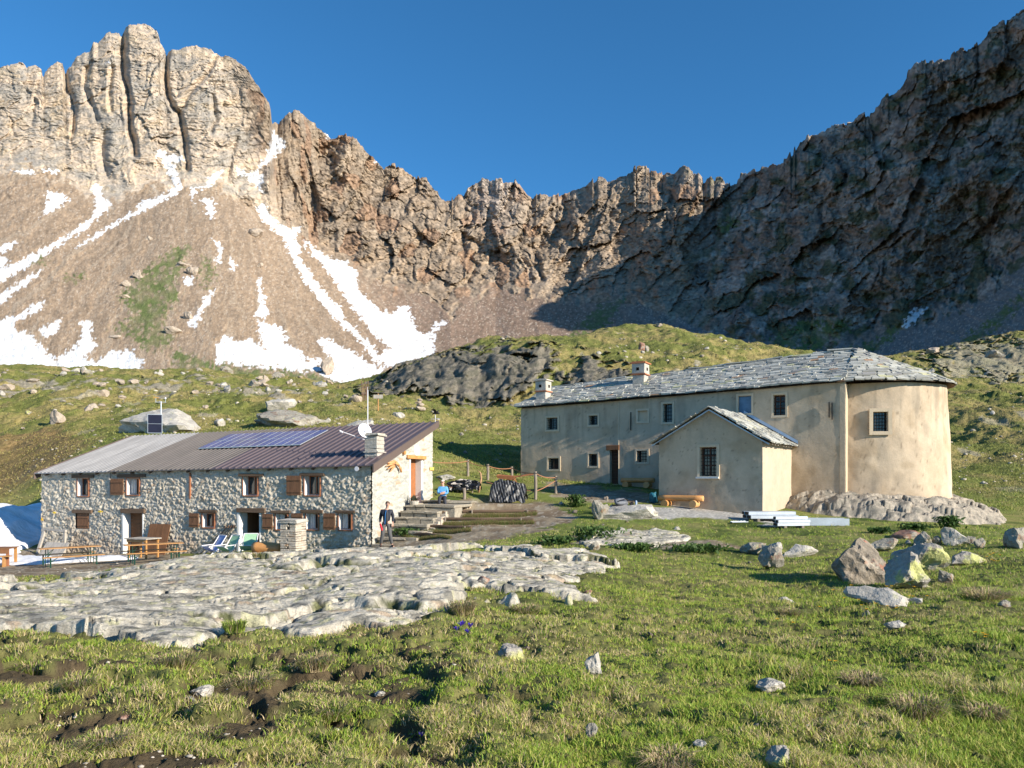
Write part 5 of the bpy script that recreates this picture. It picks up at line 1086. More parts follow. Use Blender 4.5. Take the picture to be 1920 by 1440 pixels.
# ------------------------------------------------------------------ grass
def grass(name, n, zmin, zmax, blades, hgt, wid, seed, tri=False):
    r = np.random.RandomState(seed)
    Z = 1/r.uniform(1/zmax, 1/zmin, n); px = r.uniform(-460, 2460, n); X = (px-960)/F*Z
    z0 = G0(X, Z); H = G(X, Z)
    c, gr, rk, rk2, rk3, soil = ground_col(X, Z, H, z0)
    s1, s2 = slab_sd(X, Z, z0)
    keep = (gr > r.rand(n)) & (soil < r.uniform(.3, 1.0, n)) & (np.maximum(s1, s2) < r.uniform(-4, 7, n)) & (out_sd(X, Z, z0) < 0) & (snow_sd(X, Z, z0) < 0)
    keep &= ~((Z > 29.5) & (px < 700) & (Z < 40)); keep &= rk < .5
    for fr, w_, d_ in ((af, AL+4.5, AW), (nf, NL, ND), (hf, HL, HW)):
        s = (X-fr.x)*fr.c+(Z-fr.y)*fr.n; d = -(X-fr.x)*fr.n+(Z-fr.y)*fr.c; keep &= ~((s > -.1) & (s < w_+.1) & (d > -.05) & (d < d_))
    X, Z, H, px, gc = X[keep], Z[keep], H[keep], px[keep], c[keep]; n = len(X)
    clump = facet(X*3.1, Z*3.1, 881)[2]; dry = sstep(-.35, .55, fbm(X*.8, Z*1.1, 882, 4)+np.where(px < 1250, .22, 0)*sstep(12, 8, Z)-.28*sstep(1000, 1300, px)+(clump-.5)*.7)
    lush = sstep(.0, .5, fbm(X*.5, Z*.7, 883, 3))*sstep(1100, 1500, px)
    tall = (.55+.9*clump)*(1+lush*.5)
    k = blades; rep = lambda a: np.repeat(a, k)
    N = n*k; bx = rep(X)+r.normal(0, .022, N)*(1+rep(Z)/25); by = rep(Z)+r.normal(0, .022, N)*(1+rep(Z)/25); bz = rep(H)-.012
    ang = r.uniform(0, 6.283, N); lean = r.uniform(.25, 1.35, N); h = hgt*rep(tall)*r.uniform(.45, 1.25, N)*(1+rep(Z)*.018); wd = wid*r.uniform(.6, 1.3, N)*(1+rep(Z)*.10)
    dx, dy = np.cos(ang), np.sin(ang); fa = r.uniform(-.9, .9, N)            # blade faces roughly the viewer's side so it is not edge-on
    sx, sy = np.cos(fa)*wd/2, np.sin(fa)*wd/2
    g1 = np.array((.36, .45, .06)); g2 = np.array((.20, .33, .04)); st = np.array((.62, .49, .28)); yg = np.array((.46, .43, .12))
    u = r.rand(N)[:, None]; col = g1*u+g2*(1-u); isy = (r.rand(N) < .3+.25*rep(dry))[:, None]; col = np.where(isy, yg*(.7+.6*u), col); iss = (r.rand(N) < rep(dry)*.42)[:, None]; col = np.where(iss, st*(.6+.6*u), col)
    fw = (sstep(30, 45, rep(Z))*.75)[:, None]; col = col*(1-fw)+np.repeat(gc, k, 0)*1.45*fw
    col *= (.8+.4*r.rand(N))[:, None]
    base = np.stack([bx, by, bz], -1); side = np.stack([sx, sy, np.zeros(N)], -1)
    out_ = np.stack([dx*lean, dy*lean, np.zeros(N)], -1)*h[:, None]; up = np.zeros((N, 3)); up[:, 2] = h*np.sqrt(np.clip(1-(lean*.62)**2, .1, 1))
    tip = base+out_*.85+up*.92
    if tri:
        V = np.stack([base-side, base+side, tip], 1).reshape(-1, 3); fcs = np.arange(N*3).reshape(-1, 3); cc = np.repeat(col, 3, 0); fs = None
        o = raw_mesh(name, V, fcs, GRM, cc)
    else:
        mid = base+out_*.3+up*.6
        V = np.stack([base-side, base+side, mid+side*.8, mid-side*.8, tip], 1).reshape(-1, 3); i = np.arange(N)[:, None]*5
        fcs = np.concatenate([i+0, i+1, i+2, i+3, i+3, i+2, i+4], 1).ravel(); fs = np.tile([4, 3], N); cc = np.repeat(col, 5, 0)
        o = raw_mesh(name, V, fcs, GRM, cc, fsizes=fs)
    return o
GRM = mat('grass_blades', attr=True, rough=.6, var=(), spec=.25, trans=.35)
tag(grass('grass', 68000, 3.2, 13, 11, .046, .0042, 1), 'short alpine turf with straw tussocks covering the near meadow', 'grass', kind='stuff')
tag(grass('grass', 39000, 11.5, 40, 7, .055, .006, 2, tri=True), 'green turf of the meadow further back around the rocks and the house', 'grass', kind='stuff')
tag(grass('grass', 76000, 40, 150, 3, .075, .011, 3, tri=True), 'rough grass of the hillsides behind the two buildings', 'grass', kind='stuff')
# dense straw tussocks
def tussock(px, py, w_, h_, n, seed, label, lo=3, hi=30, straw=.7, lift=0):
    X, Z, z = spot(px, py, lo, hi); z += lift; r = np.random.RandomState(seed); R_ = w_/F*Z/2; Hh = h_/F*Z*.72
    a = r.uniform(0, 6.283, n); q = np.sqrt(r.rand(n))*R_*.55; b0 = np.stack([q*np.cos(a), q*np.sin(a), -.02+0*q], -1)
    L_ = r.uniform(.6, 1.1, n); a2 = a+r.normal(0, .4, n); out_ = R_*.8*r.rand(n); md = b0+np.stack([np.cos(a2)*out_*.45, np.sin(a2)*out_*.45, Hh*L_*.85], -1); tp = b0+np.stack([np.cos(a2)*out_*1.2, np.sin(a2)*out_*1.2, Hh*L_*(.55+.45*r.rand(n))], -1)
    wd = .0045*(1+Z*.06); f_ = r.uniform(-1, 1, n); sd = np.stack([np.cos(f_)*wd/2, np.sin(f_)*wd/2, 0*f_], -1)
    V = np.stack([b0-sd, b0+sd, md+sd, md-sd, tp], 1).reshape(-1, 3); i = np.arange(n)[:, None]*5; fcs = np.concatenate([i, i+1, i+2, i+3, i+3, i+2, i+4], 1).ravel()
    u = r.rand(n)[:, None]; c = np.where(r.rand(n)[:, None] < straw, np.array((.60, .47, .27))*(.5+.7*u), np.array((.34, .43, .08))*(.7+.6*u))
    o = raw_mesh('grass_tussock', V, fcs, GRM, np.repeat(c, 5, 0), fsizes=np.tile([4, 3], n)); o.location = (X, Z, z); return tag(o, label, 'grass tussock', 'straw coloured grass tussocks')
T_ = [(868, 1150, 60, 40, 'by the lower right rim of the bedrock', .8), (1722, 1340, 130, 60, 'large mound in the lower right meadow', .6), (1850, 1350, 90, 50, 'beside the mound at the lower right', .7), (1255, 1440, 130, 55, 'at the bottom edge right of the middle', .85), (1850, 1120, 110, 30, 'near the right edge behind the small stone', .85), (1480, 1155, 60, 26, 'in the middle meadow beside a flat white stone', .7), (1620, 1280, 100, 32, 'in the middle of the right meadow', .8),
      (330, 1250, 110, 46, 'below the left part of the bedrock', .65), (470, 1285, 110, 40, 'above the pale stone and its hollow', .7), (150, 1290, 80, 40, 'at the left between two hollows', .6), (200, 1400, 110, 46, 'beside bare soil at the lower left', .75), (590, 1250, 90, 44, 'under the middle of the bedrock', .75), (380, 1390, 110, 46, 'in the lower left meadow', .55), (620, 1340, 90, 40, 'in the lower middle', .5), (60, 1260, 90, 36, 'at the left edge under the bedrock', .6), (985, 1150, 70, 28, 'right of the bedrock rim', .6)]
for i, (px, py, w_, h_, l, st) in enumerate(T_): tussock(px, py, w_, h_, 620, 40+i, 'straw coloured grass tussock '+l, straw=st)
tussock(483, 1052, 30, 14, 160, 80, 'lone dry grass tussock growing on top of the bedrock', lo=14, hi=21, lift=.12)
tussock(440, 1190, 60, 34, 300, 81, 'green clump growing in a cleft at the front of the bedrock', lo=6, hi=12, straw=.15, lift=.05)
tussock(405, 1130, 44, 16, 200, 82, 'reddish green clump in a cleft across the middle of the bedrock', lo=8, hi=15, straw=.4, lift=.05)
tussock(350, 1122, 40, 14, 160, 83, 'mossy grass clump in the middle of the bedrock', lo=8, hi=15, straw=.5, lift=.08)
# leafy weeds at the edges
def weed(px, py, w_, h_, n, seed, label, lo=20, hi=46):
    X, Z, z = spot(px, py, lo, hi); r = np.random.RandomState(seed); R_ = w_/F*Z/2; Hh = h_/F*Z
    P = np.stack([r.normal(0, .42, n)*R_, r.normal(0, .3, n)*R_, r.rand(n)**.8*Hh], -1); a, b_ = r.normal(size=(2, n, 3)); s_ = .035*(1+r.rand(n))[:, None]
    a = a/np.linalg.norm(a, axis=1)[:, None]*s_*1.6; b_ = b_/np.linalg.norm(b_, axis=1)[:, None]*s_*.8
    V = np.stack([P-a, P-b_, P+a, P+b_], 1).reshape(-1, 3); u = r.rand(n)[:, None]; c = np.array((.07, .125, .03))*(.6+.8*u)
    o = raw_mesh('weed_clump', V, np.arange(n*4).reshape(-1, 4), GRM, np.repeat(c, 4, 0)); o.location = (X, Z, z); return tag(o, label, 'plants', kind='stuff')
for i, (px, py, w_, h_, l) in enumerate(((1110, 1012, 110, 24, 'dark leafy weeds beside the path in front of the steps'), (1040, 1022, 70, 16, 'leafy weeds where the bedrock meets the path'), (1190, 1032, 90, 12, 'low weeds along the lower rim of the small bedrock patch'), (1310, 1034, 130, 12, 'low leafy strip along the footpath in the middle'), (1780, 990, 50, 22, 'leafy weeds at the foot of the outcrop under the round end'), (1712, 996, 50, 14, 'small weeds at the foot of the outcrop left of the larger clump'), (1650, 1000, 40, 10, 'tiny weeds under the outcrop by the steel channel'), (760, 1003, 50, 12, 'grass strip under the lowest log step'), (1080, 950, 40, 22, 'dark weeds left of the flat block with the rucksack'))):
    weed(px, py, w_, h_, 420, 300+i, l)
# flowers
YEL = mat('yellow_petals', (.80, .42, .02), rough=.6, var=(), trans=.2); BLU = mat('gentian_blue', (.045, .02, .30), rough=.6, var=(), trans=.1); STM = mat('flower_stem', (.08, .13, .03), var=())
def flower(px, py, rad, m, label, group, seed, hgt=.10, lo=3, hi=40, bell=False):
    X, Z, z = spot(px, py, lo, hi); r = random.Random(seed); f = thing('flower', (X, Z, z), r.uniform(0, 6), label, 'flower', group)
    b = MB(); b.tube([(0, 0, -.02), (.01, 0, hgt*.6), (.0, .01, hgt)], .003*(1+Z*.08), 4); b.build('stem', STM, f)
    b = MB(); n = 5; rad = rad/F*Z
    for k in range(n):
        a = k*6.283/n; a1 = a+.5; q = (.25 if not bell else .9)
        b.add([(0, 0, hgt), (rad*.7*math.cos(a-.45), rad*.7*math.sin(a-.45), hgt+rad*q), (rad*math.cos(a), rad*math.sin(a), hgt+rad*q*1.3), (rad*.7*math.cos(a+.45), rad*.7*math.sin(a+.45), hgt+rad*q)], [(0, 1, 2, 3)])
    b.build('petals', m, f)
r_ = random.Random(3)
for i in range(20): flower(1590+r_.uniform(-55, 150), 1118+r_.uniform(-12, 38), 4.5, YEL, 'yellow alpine flower around the flat rock before the big dark boulder', 'yellow flowers at the flat rock', i)
for i in range(8): flower(1855+r_.uniform(-18, 22), 1048+r_.uniform(-8, 12), 4, YEL, 'yellow flower beside the long low boulder at the right', 'yellow flowers by the low boulder', 30+i)
for i in range(5): flower(1835+r_.uniform(-15, 18), 1208+r_.uniform(-4, 6), 5, YEL, 'yellow flower in the small row near the right edge', 'yellow flowers near the right edge', 50+i)
for i, (px, py) in enumerate(((1458, 1175), (1488, 1182))): flower(px, py, 5, YEL, ('larger' if i == 0 else 'smaller')+' one of two yellow flowers alone in the middle meadow', 'single yellow flowers', 60+i)
for i in range(2): flower(1556+i*11, 1260, 5, YEL, 'yellow flower of a close pair in the right meadow', 'pair of yellow flowers', 70+i)
for i, (px, py) in enumerate(((864, 1182), (868, 1180), (882, 1184), (876, 1195), (856, 1189))): flower(px, py, 7, BLU, 'deep blue gentian in the cluster below the bedrock rim', 'gentians below the bedrock', 80+i, hgt=.05, bell=True)
flower(790, 1396, 7, BLU, 'single deep blue gentian near the bottom of the meadow', 'single gentian', 90, hgt=.05, bell=True)
# pebbles and chips on paths and bare soil
def pebbles():
    r = np.random.RandomState(77); n = 9000; Z = 1/r.uniform(1/42, 1/4, n); px = r.uniform(-50, 1980, n); X = (px-960)/F*Z; z0 = G0(X, Z); H = G(X, Z); c, gr, *_r, soil = ground_col(X, Z, H, z0); s1, s2 = slab_sd(X, Z, z0)
    k = (((gr < .5) & (Z > 22)) | (soil > .6) | (r.rand(n) < .012)) & (r.rand(n) < np.where(Z < 20, .35, 1)) & (np.maximum(s1, s2) < 2); X, Z, H = X[k], Z[k], H[k]; n = len(X); b = rock_shape(5, ICO2, 8); f = ICO2[1]
    _b = bmesh.new(); bmesh.ops.create_icosphere(_b, subdivisions=1, radius=1); b = np.array([v.co[:] for v in _b.verts]); f = np.array([[v.index for v in q.verts] for q in _b.faces]); _b.free()
    s = r.uniform(.3, 1, n)**4*.045*np.clip(Z/24, .35, 1.6)+.006; V = b[None]*(s[:, None, None]*np.array([1, .8, .5]))*(1+.25*r.normal(size=(n, len(b), 1))*.6)+np.stack([X, Z, H+s*.2], -1)[:, None]
    Fc = f[None]+np.arange(n)[:, None, None]*len(b); cc = np.repeat((np.array((.42, .38, .32))*(.5+.8*r.rand(n, 1))), len(b), 0)
    return raw_mesh('pebbles', V.reshape(-1, 3), Fc.reshape(-1, 3), mat('pebble', attr=True, var=((9, .2),)), cc)
tag(pebbles(), 'loose pebbles on the paths and bare soil', 'pebbles', kind='stuff')

def rubble():
    r = np.random.RandomState(78); n = 2600; Z = 1/r.uniform(1/170, 1/46, n); px = r.uniform(-60, 1990, n); X = (px-960)/F*Z; H = G(X, Z)
    k = fbm(X/14, Z/14, 79, 3)+.5*fbm(X/3, Z/3, 80, 2) > .05; X, Z, H = X[k], Z[k], H[k]; n = len(X)
    _b = bmesh.new(); bmesh.ops.create_icosphere(_b, subdivisions=1, radius=1); b = np.array([v.co[:] for v in _b.verts]); f = np.array([[v.index for v in q.verts] for q in _b.faces]); _b.free()
    s = (r.uniform(.3, 1, n)**3*.32+.05)*np.clip(Z/90, .5, 1.3); V = b[None]*(s[:, None, None]*np.array([1, .8, .6]))*(1+.2*r.normal(size=(n, len(b), 1)))+np.stack([X, Z, H+s*.1], -1)[:, None]
    Fc = f[None]+np.arange(n)[:, None, None]*len(b); cc = np.repeat((np.array((.45, .40, .32))*(.5+.7*r.rand(n, 1))), len(b), 0)
    return raw_mesh('rubble', V.reshape(-1, 3), Fc.reshape(-1, 3), mat('rubble_stone', attr=True, var=((5, .2),)), cc)
tag(rubble(), 'small loose stones strewn over the hillsides', 'stones', kind='stuff')
# ------------------------------------------------------------------ furniture and small things in front of the hut
def beer_set(px, py, yaw, lo, tlabel, b1, b2, off=.62):
    X, Z, z = spot(px, py, lo, 36)
    def slab(nm, L_, W_, H_, label, cat, group, ox):
        c, s = math.cos(yaw), math.sin(yaw); x, y = X+s*ox, Z-c*ox
        t = thing(nm, (x, y, gz(x, y)), yaw, label, cat, group)
        b = MB(); b.box(-L_/2, L_/2, -W_/2, W_/2, H_-.03, H_); b.build('tabletop' if cat == 'table' else 'seat', M['orange'], t, bevel=.006)
        for sx in (-1, 1):
            x0 = sx*(L_/2-.28); b = MB(); q = W_/2-.05
            b.tube([(x0, -q, 0), (x0, -q, H_-.035)], .016, 6); b.tube([(x0, q, 0), (x0, q, H_-.035)], .016, 6); b.tube([(x0, -q, .03), (x0, q, .03)], .014, 5); b.tube([(x0, -q, H_-.06), (x0, q, H_-.06)], .014, 5)
            b.tube([(x0, -q, H_*.55), (x0-sx*.25, 0, H_-.04)], .010, 5); b.tube([(x0, q, H_*.55), (x0-sx*.25, 0, H_-.04)], .010, 5)
            b.build('leg_frame', M['green'], t)
    slab('beer_table', 2.2, .60, .76, tlabel, 'table', None, 0)
    slab('beer_bench', 2.2, .26, .46, b1, 'bench', 'orange folding benches', off); slab('beer_bench', 2.2, .26, .46, b2, 'bench', 'orange folding benches', -off)
beer_set(131, 1060, math.radians(42), 26, 'orange folding beer table with green legs beside the snow bank', 'orange folding bench on the near side of the left beer table', 'orange folding bench between the left beer table and the snow', .72)
beer_set(288, 1054, math.radians(36), 27, 'orange folding beer table standing near the left hut door behind the bedrock', 'orange folding bench on the near side of the right beer table', 'orange folding bench on the wall side of the right beer table', .72)
def at_hut(name, px, d, label, cat, group=None, rz=0, py=1030, z=None):
    s = hf.front(px, py, d)[0]; x, y = hf.wxy(s, d); return thing(name, (x, y, gz(x, y) if z is None else z), HA+rz, label, cat, group)
t = at_hut('work_table', 268, -1.5, 'rough square wooden table with pale legs behind the right beer table', 'table')
b = MB(); 
for i in range(5): b.box(-.62+i*.25, -.62+i*.25+.24, -.42, .42, .86, .90)
b.build('tabletop', M['greywood'], t, jit=.006); b = MB(); b.box(-.55, .55, -.36, -.33, .74, .86); b.box(-.55, .55, .33, .36, .74, .86); b.build('apron', M['orange'], t)
for x_ in (-.52, .46):
    for y_ in (-.33, .29): b = MB(); b.box(x_, x_+.07, y_, y_+.07, 0, .86); b.build('leg', M['orange'], t)
t = at_hut('plank_board', 291, -.30, 'large brown plank panel leaning on the hut wall right of the left door', 'panel')
b = MB(); sh = lambda x, u: (x+u*.10, .22-.25*(1-u), u*1.38)
for i, (a, c) in enumerate(((-.62, -.20), (-.19, .24), (.25, .60))):
    b.add([(sh(a, 0)[0], sh(a, 0)[1]-.03, 0), (sh(c, 0)[0], sh(c, 0)[1]-.03, 0), (sh(c, 1)[0], sh(c, 1)[1]-.03, 1.38+.0*i), (sh(a, 1)[0], sh(a, 1)[1]-.03, 1.36), (sh(a, 0)[0], sh(a, 0)[1], 0), (sh(c, 0)[0], sh(c, 0)[1], 0), (sh(c, 1)[0], sh(c, 1)[1], 1.38), (sh(a, 1)[0], sh(a, 1)[1], 1.36)], [(0, 1, 2, 3), (4, 7, 6, 5), (0, 4, 5, 1), (1, 5, 6, 2), (2, 6, 7, 3), (3, 7, 4, 0)])
b.build('boards', M['wood'], t)
t = at_hut('timber_frame', 98, -.55, 'grey timber frame of two posts and a rail at the left end of the hut', 'frame')
for nm, p, q, w_ in (('post', (-.85, -.12, 0), (-.62, .1, 1.15), .12), ('post', (.62, .12, 0), (.70, .1, 1.12), .12), ('rail', (-.75, .08, 1.17), (.80, .08, 1.10), .10)): b = MB(); b.bar(p, q, w_, .09, up=(0, 1, 0)); b.build(nm, M['greywood'], t, jit=.01)
t = at_hut('plank_hatch', 104, -1.0, 'grey hatch of vertical planks leaning low in front of the timber frame', 'hatch')
b = MB()
for i in range(9): a = -.72+i*.165; b.add([(a, -.35, 0), (a+.155, -.35, 0), (a+.30, .0, .62), (a+.145, .0, .64), (a, -.32, 0), (a+.155, -.32, 0), (a+.30, .03, .62), (a+.145, .03, .64)], [(0, 1, 2, 3), (4, 7, 6, 5), (0, 4, 5, 1), (1, 5, 6, 2), (2, 6, 7, 3), (3, 7, 4, 0)])
b.build('planks', M['greywood'], t, jit=.008)
X, Z, z = spot(6, 1060, 25, 34); t = thing('wooden_table', (X, Z, z), math.radians(8), 'dark brown wooden table cut off by the left picture edge', 'table')
b = MB(); b.box(-1.3, .42, -.4, .4, .72, .76); b.build('tabletop', M['wood'], t); b = MB(); b.box(-1.25, .38, -.38, -.34, .52, .718); b.build('apron', M['wood'], t)
for x_ in (.28, -1.1):
    for y_ in (-.36, .28): b = MB(); b.box(x_, x_+.09, y_, y_+.09, 0, .718); b.build('leg', M['orange'] if y_ > 0 else M['frame'], t)
b = MB(); b.box(-1.3, .58, -.72, -.48, .42, .46); 
bt = b.build('seat', M['orange'])
t2 = thing('low_bench', (X, Z, z), math.radians(8), 'low wooden bench in front of the dark table at the left edge', 'bench'); bt.parent = t2
for x_ in (.3, -1.1): b = MB(); b.box(x_, x_+.06, -.70, -.5, 0, .42); b.build('leg', M['orange'], t2)
rr = random.Random(9)
for i in range(9):
    t = at_hut('walking_stick', 398+i*2.6, -.62, 'thin dark walking stick leaning in the bunch on the wall behind the deck chairs', 'stick', 'sticks leaning on the hut wall')
    b = MB(); b.tube([(-.55+rr.uniform(-.1, .1), -.15, 0), (-.1, .25, .65), (.18+rr.uniform(-.08, .08), .5, 1.15)], .010, 5); b.build('shaft', M['iron'], t); b = MB(); b.tube([(.17, .5, 1.10), (.21, .5, 1.22)], .018, 6); b.build('grip', M['wood'] if i % 2 else M['iron'], t)
FAB_G = mat('green_canvas', (.42, .66, .44), rough=.8, var=((10, .1),), trans=.3); FAB_B = mat('blue_striped_canvas', (.42, .50, .78), rough=.8, var=((10, .1),), trans=.3)
def deck_chair(px, py, rz, m, label, lo=24):
    X, Z, z = spot(px, py, lo, 33); t = thing('deck_chair', (X, Z, z), rz, label, 'deck chair', 'deck chairs by the hut wall')
    b = MB()
    for y_ in (-.27, .27): b.tube([(.50, y_, .03), (-.05, y_, .34), (-.42, y_, .88)], .018, 6); b.tube([(-.40, y_, .0), (.1, y_, .32), (.34, y_, .47)], .018, 6); b.tube([(-.16, y_, .52), (.34, y_, .50)], .018, 6)
    for p in ((.50, .03), (-.42, .88), (-.40, .02), (.34, .47)): b.tube([(p[0], -.27, p[1]), (p[0], .27, p[1])], .018, 6)
    b.build('frame', M['mast'], t)
    b = MB(); pr = [(.36, .47), (.22, .36), (.05, .28), (-.10, .32), (-.25, .55), (-.36, .74), (-.43, .90)]
    for (x0, z0), (x1, z1) in zip(pr[:-1], pr[1:]): b.quad((x0, -.25, z0), (x0, .25, z0), (x1, .25, z1), (x1, -.25, z1)); b.quad((x0, -.25, z0-.006), (x0, .25, z0-.006), (x1, .25, z1-.006), (x1, -.25, z1-.006))
    f = b.build('sling', m, t, smooth=True)
    return f
fb = deck_chair(400, 1046, math.radians(-128), FAB_B, 'deck chair with blue and white striped sling, leftmost of the three')
deck_chair(427, 1046, math.radians(-122), FAB_G, 'pale green deck chair in the middle of the three'); deck_chair(466, 1044, math.radians(-84), FAB_G, 'pale green deck chair beside the carved log')
bpy.context.view_layer.update()
def log(b, p, q, r, n=14, seed=1, bulge=.04):
    rr_ = random.Random(seed); p, q = Vector(p), Vector(q); pts = [p.lerp(q, i/6) for i in range(7)]; b.tube(pts, [r*(1+rr_.uniform(-bulge, bulge)) for _ in pts], n)
X, Z = (504-960)/F*28.3, 28.3; z = max(gz(X, Z), -2.98); t = thing('carved_log', (X, Z, z), math.radians(-10), 'thick varnished log seat resting on small round logs beside the stone pillar', 'log')
b = MB(); log(b, (-.62, 0, .40), (.50, 0, .38), .215, 16, 3, .10); b.build('trunk', M['logwood'], t, smooth=True); b = MB(); b.tube([(.503, 0, .38), (.512, 0, .38)], .205, 16); b.build('cut_end', M['logend'], t)
for x_ in (-.42, .2): b = MB(); b.tube([(x_, -.34, .10), (x_, .30, .10)], .10, 12); b.build('log_support', M['logend'], t)
# stone pillar
X, Z, z = spot(550, 1046, 24, 30.5); t = thing('stone_pillar', (X, Z, z), math.radians(-18), 'square pillar of stacked pale stones with a flat cap in front of the hut', 'pillar')
rr = random.Random(4); b = MB(); zc = -.3
while zc < 1.28:
    h_ = rr.uniform(.07, .13)
    for sx, sy in ((-1, -1), (1, -1), (1, 1), (-1, 1)):
        sp2 = rr.uniform(-.06, .08)*sx; b.box(min(0+sp2, sx*.34), max(0+sp2, sx*.34), min(0, sy*.34), max(0, sy*.34), zc+.004, zc+h_-.004)
    zc += h_
pm = mat('pillar_stone', (.48, .42, .34), rough=.95, var=((5, .3), (20, .2)), bump=((14, .02), (50, .008)), blotch=((4, .62, .04, (.42, .24, .12)),), spec=.1)
b.build('shaft', pm, t, jit=.016, seed=5, bevel=.012)
b = MB(); b.box(-.40, .40, -.38, .38, 1.34, 1.39); b.box(-.44, .36, -.40, .36, 1.395, 1.45); b.build('cap_slab', M['chim'], t, jit=.03, seed=3)
# on the hut roof: mast, satellite dish, bird
ms, md, mz = hf.roof(689.5, 859, za, RS, RC); x, y = hf.wxy(ms, md)
t = thing('antenna_mast', (x, y, mz+HB), HA, 'tall thin white mast standing on the hut roof beside the chimney', 'mast'); b = MB(); b.tube([(0, 0, -.1), (0, 0, 2.82)], .022, 8); b.build('pole', M['mast'], t); b = MB(); b.tube([(-.02, 0, 2.82), (.0, 0, 2.95)], .008, 5); b.build('tip', M['mast'], t)
b = MB(); b.box(-.02, .18, -.02, .02, .95, .99); b.box(-.02, .18, -.02, .02, .38, .42); b.build('bracket', M['mast'], t)
t = thing('satellite_dish', (x-.03, y-.04, mz+HB+1.12), HA, 'round white satellite dish clamped to the roof mast', 'satellite dish')
bm = bmesh.new(); n = 24
rings = [[bm.verts.new((0, 0, 0))]]+[[bm.verts.new((r_*.31*math.cos(a*6.2832/n), r_*.31*math.sin(a*6.2832/n), .07*r_*r_)) for a in range(n)] for r_ in (.33, .66, 1)]
for a in range(n): bm.faces.new((rings[0][0], rings[1][a], rings[1][(a+1) % n]))
for k in (1, 2):
    for a in range(n): bm.faces.new((rings[k][a], rings[k+1][a], rings[k+1][(a+1) % n], rings[k][(a+1) % n]))
me = bpy.data.meshes.new('dish'); bm.to_mesh(me); bm.free(); me.materials.append(mat('dish_white', (.66, .68, .72), rough=.35, var=())); me.polygons.foreach_set('use_smooth', [True]*len(me.polygons))
o = bpy.data.objects.new('dish', me); C.objects.link(o); o.parent = t; o.rotation_euler = (math.radians(74), 0, math.radians(64)); o.location = (-.08, -.08, 0); sd_ = o.modifiers.new('thickness', 'SOLIDIFY'); sd_.thickness = .015
b = MB(); b.tube([(-.03, -.12, -.36), (-.80, -.55, -.05)], .016, 6); b.tube([(-.03, -.1, 0), (.02, .03, 0)], .03, 6); b.build('arm', M['mast'], t); b = MB(); b.tube([(-.80, -.55, -.08), (-.92, -.60, .0)], .04, 8); b.build('receiver', M['mast'], t)
s_, d_, z_ = HL+.12, HW+.1, roofz(HL, HW)+.1; x, y = hf.wxy(s_, d_)
t = thing('bird_ornament', (x, y, z_+HB-.25), HA, 'dark bird ornament on a stick at the top corner of the hut roof', 'ornament')
b = MB(); b.tube([(0, 0, -.05), (0, 0, .66)], .016, 6); b.build('stick', M['mast'], t); b = MB(); b.tube([(-.18, 0, .64), (-.05, 0, .70), (.12, 0, .70), (.24, 0, .66)], [.01, .055, .06, .01], 8); b.build('body', M['iron'], t, smooth=True)
b = MB(); b.add([(-.02, 0, .72), (.10, 0, .72), (.05, .35, .86), (-.10, .42, .84), (-.02, 0, .735), (.10, 0, .735), (.05, .35, .87), (-.10, .42, .85)], [(0, 1, 2, 3), (4, 7, 6, 5), (0, 4, 5, 1), (1, 5, 6, 2), (2, 6, 7, 3), (3, 7, 4, 0)]); b.add([(-.02, 0, .72), (.10, 0, .72), (.16, -.35, .84), (.0, -.42, .82), (-.02, 0, .735), (.10, 0, .735), (.16, -.35, .85), (.0, -.42, .83)], [(0, 3, 2, 1), (4, 5, 6, 7), (0, 1, 5, 4), (1, 2, 6, 5), (2, 3, 7, 6), (3, 0, 4, 7)]); b.build('wings', M['iron'], t)
b = MB(); b.bar((-.22, 0, .42), (.25, 0, .42), .02, .02); b.build('crossbar', M['mast'], t)
# on the end wall
d_, z_ = hf.end(733, 874, HL); x, y = hf.wxy(HL+.1, d_); t = thing('root_carving', (x, y, z_+HB), HA, 'orange carved root wood shaped like spread fingers on the sunny end wall', 'carving')
b = MB(); 
for k, (a, c, r0) in enumerate((((.0, -.55, .12), (.0, .1, .12), .06), ((0, -.62, -.02), (0, .05, .10), .05), ((0, -.50, -.14), (0, .05, .02), .05), ((0, -.3, -.24), (0, .08, .0), .045), ((0, .05, .14), (0, .42, .02), .07), ((0, .40, .04), (0, .62, -.24), .06), ((0, -.2, .2), (0, .25, .16), .05))): b.tube([(.03, a[1], a[2]), (.06, (a[1]+c[1])/2, (a[2]+c[2])/2+.03), (.04, c[1], c[2])], [r0*.35, r0, r0*.8], 7)
b.build('root_wood', mat('root_wood', (.62, .32, .14), rough=.6, var=((7, .25),), bump=((14, .01),)), t, smooth=True)
d_, z_ = hf.end(806.5, 879, HL); x, y = hf.wxy(HL+.075, d_); b = MB(); b.box(0, .02, -.20, .20, -.07, .07); o = b.build('trail_sign', mat('yellow_sign', (.75, .50, .12), rough=.5, var=())); o.location = (x, y, z_+HB); o.rotation_euler = (0, 0, HA); tag(o, 'small plain yellow sign near the rear corner of the end wall', 'sign')
for px, py, w_, l_ in ((97+9, 961, .10, 'left of the closed shutter'), (192, 959, .14, 'between the lower shutter and the left door')):
    s_, z_ = hf.front(px, py); x, y = hf.wxy(s_, -.12); b = MB(); b.box(-w_, w_, -.01, .01, -.03, .03); b.box(-.03, .03, -.011, .011, -.055, .055); o = b.build('trail_mark', mat('yellow_mark', (.75, .52, .05), var=())); o.location = (x, y, z_+HB); o.rotation_euler = (0, 0, HA); tag(o, 'yellow cross mark on the stone wall '+l_, 'sign')
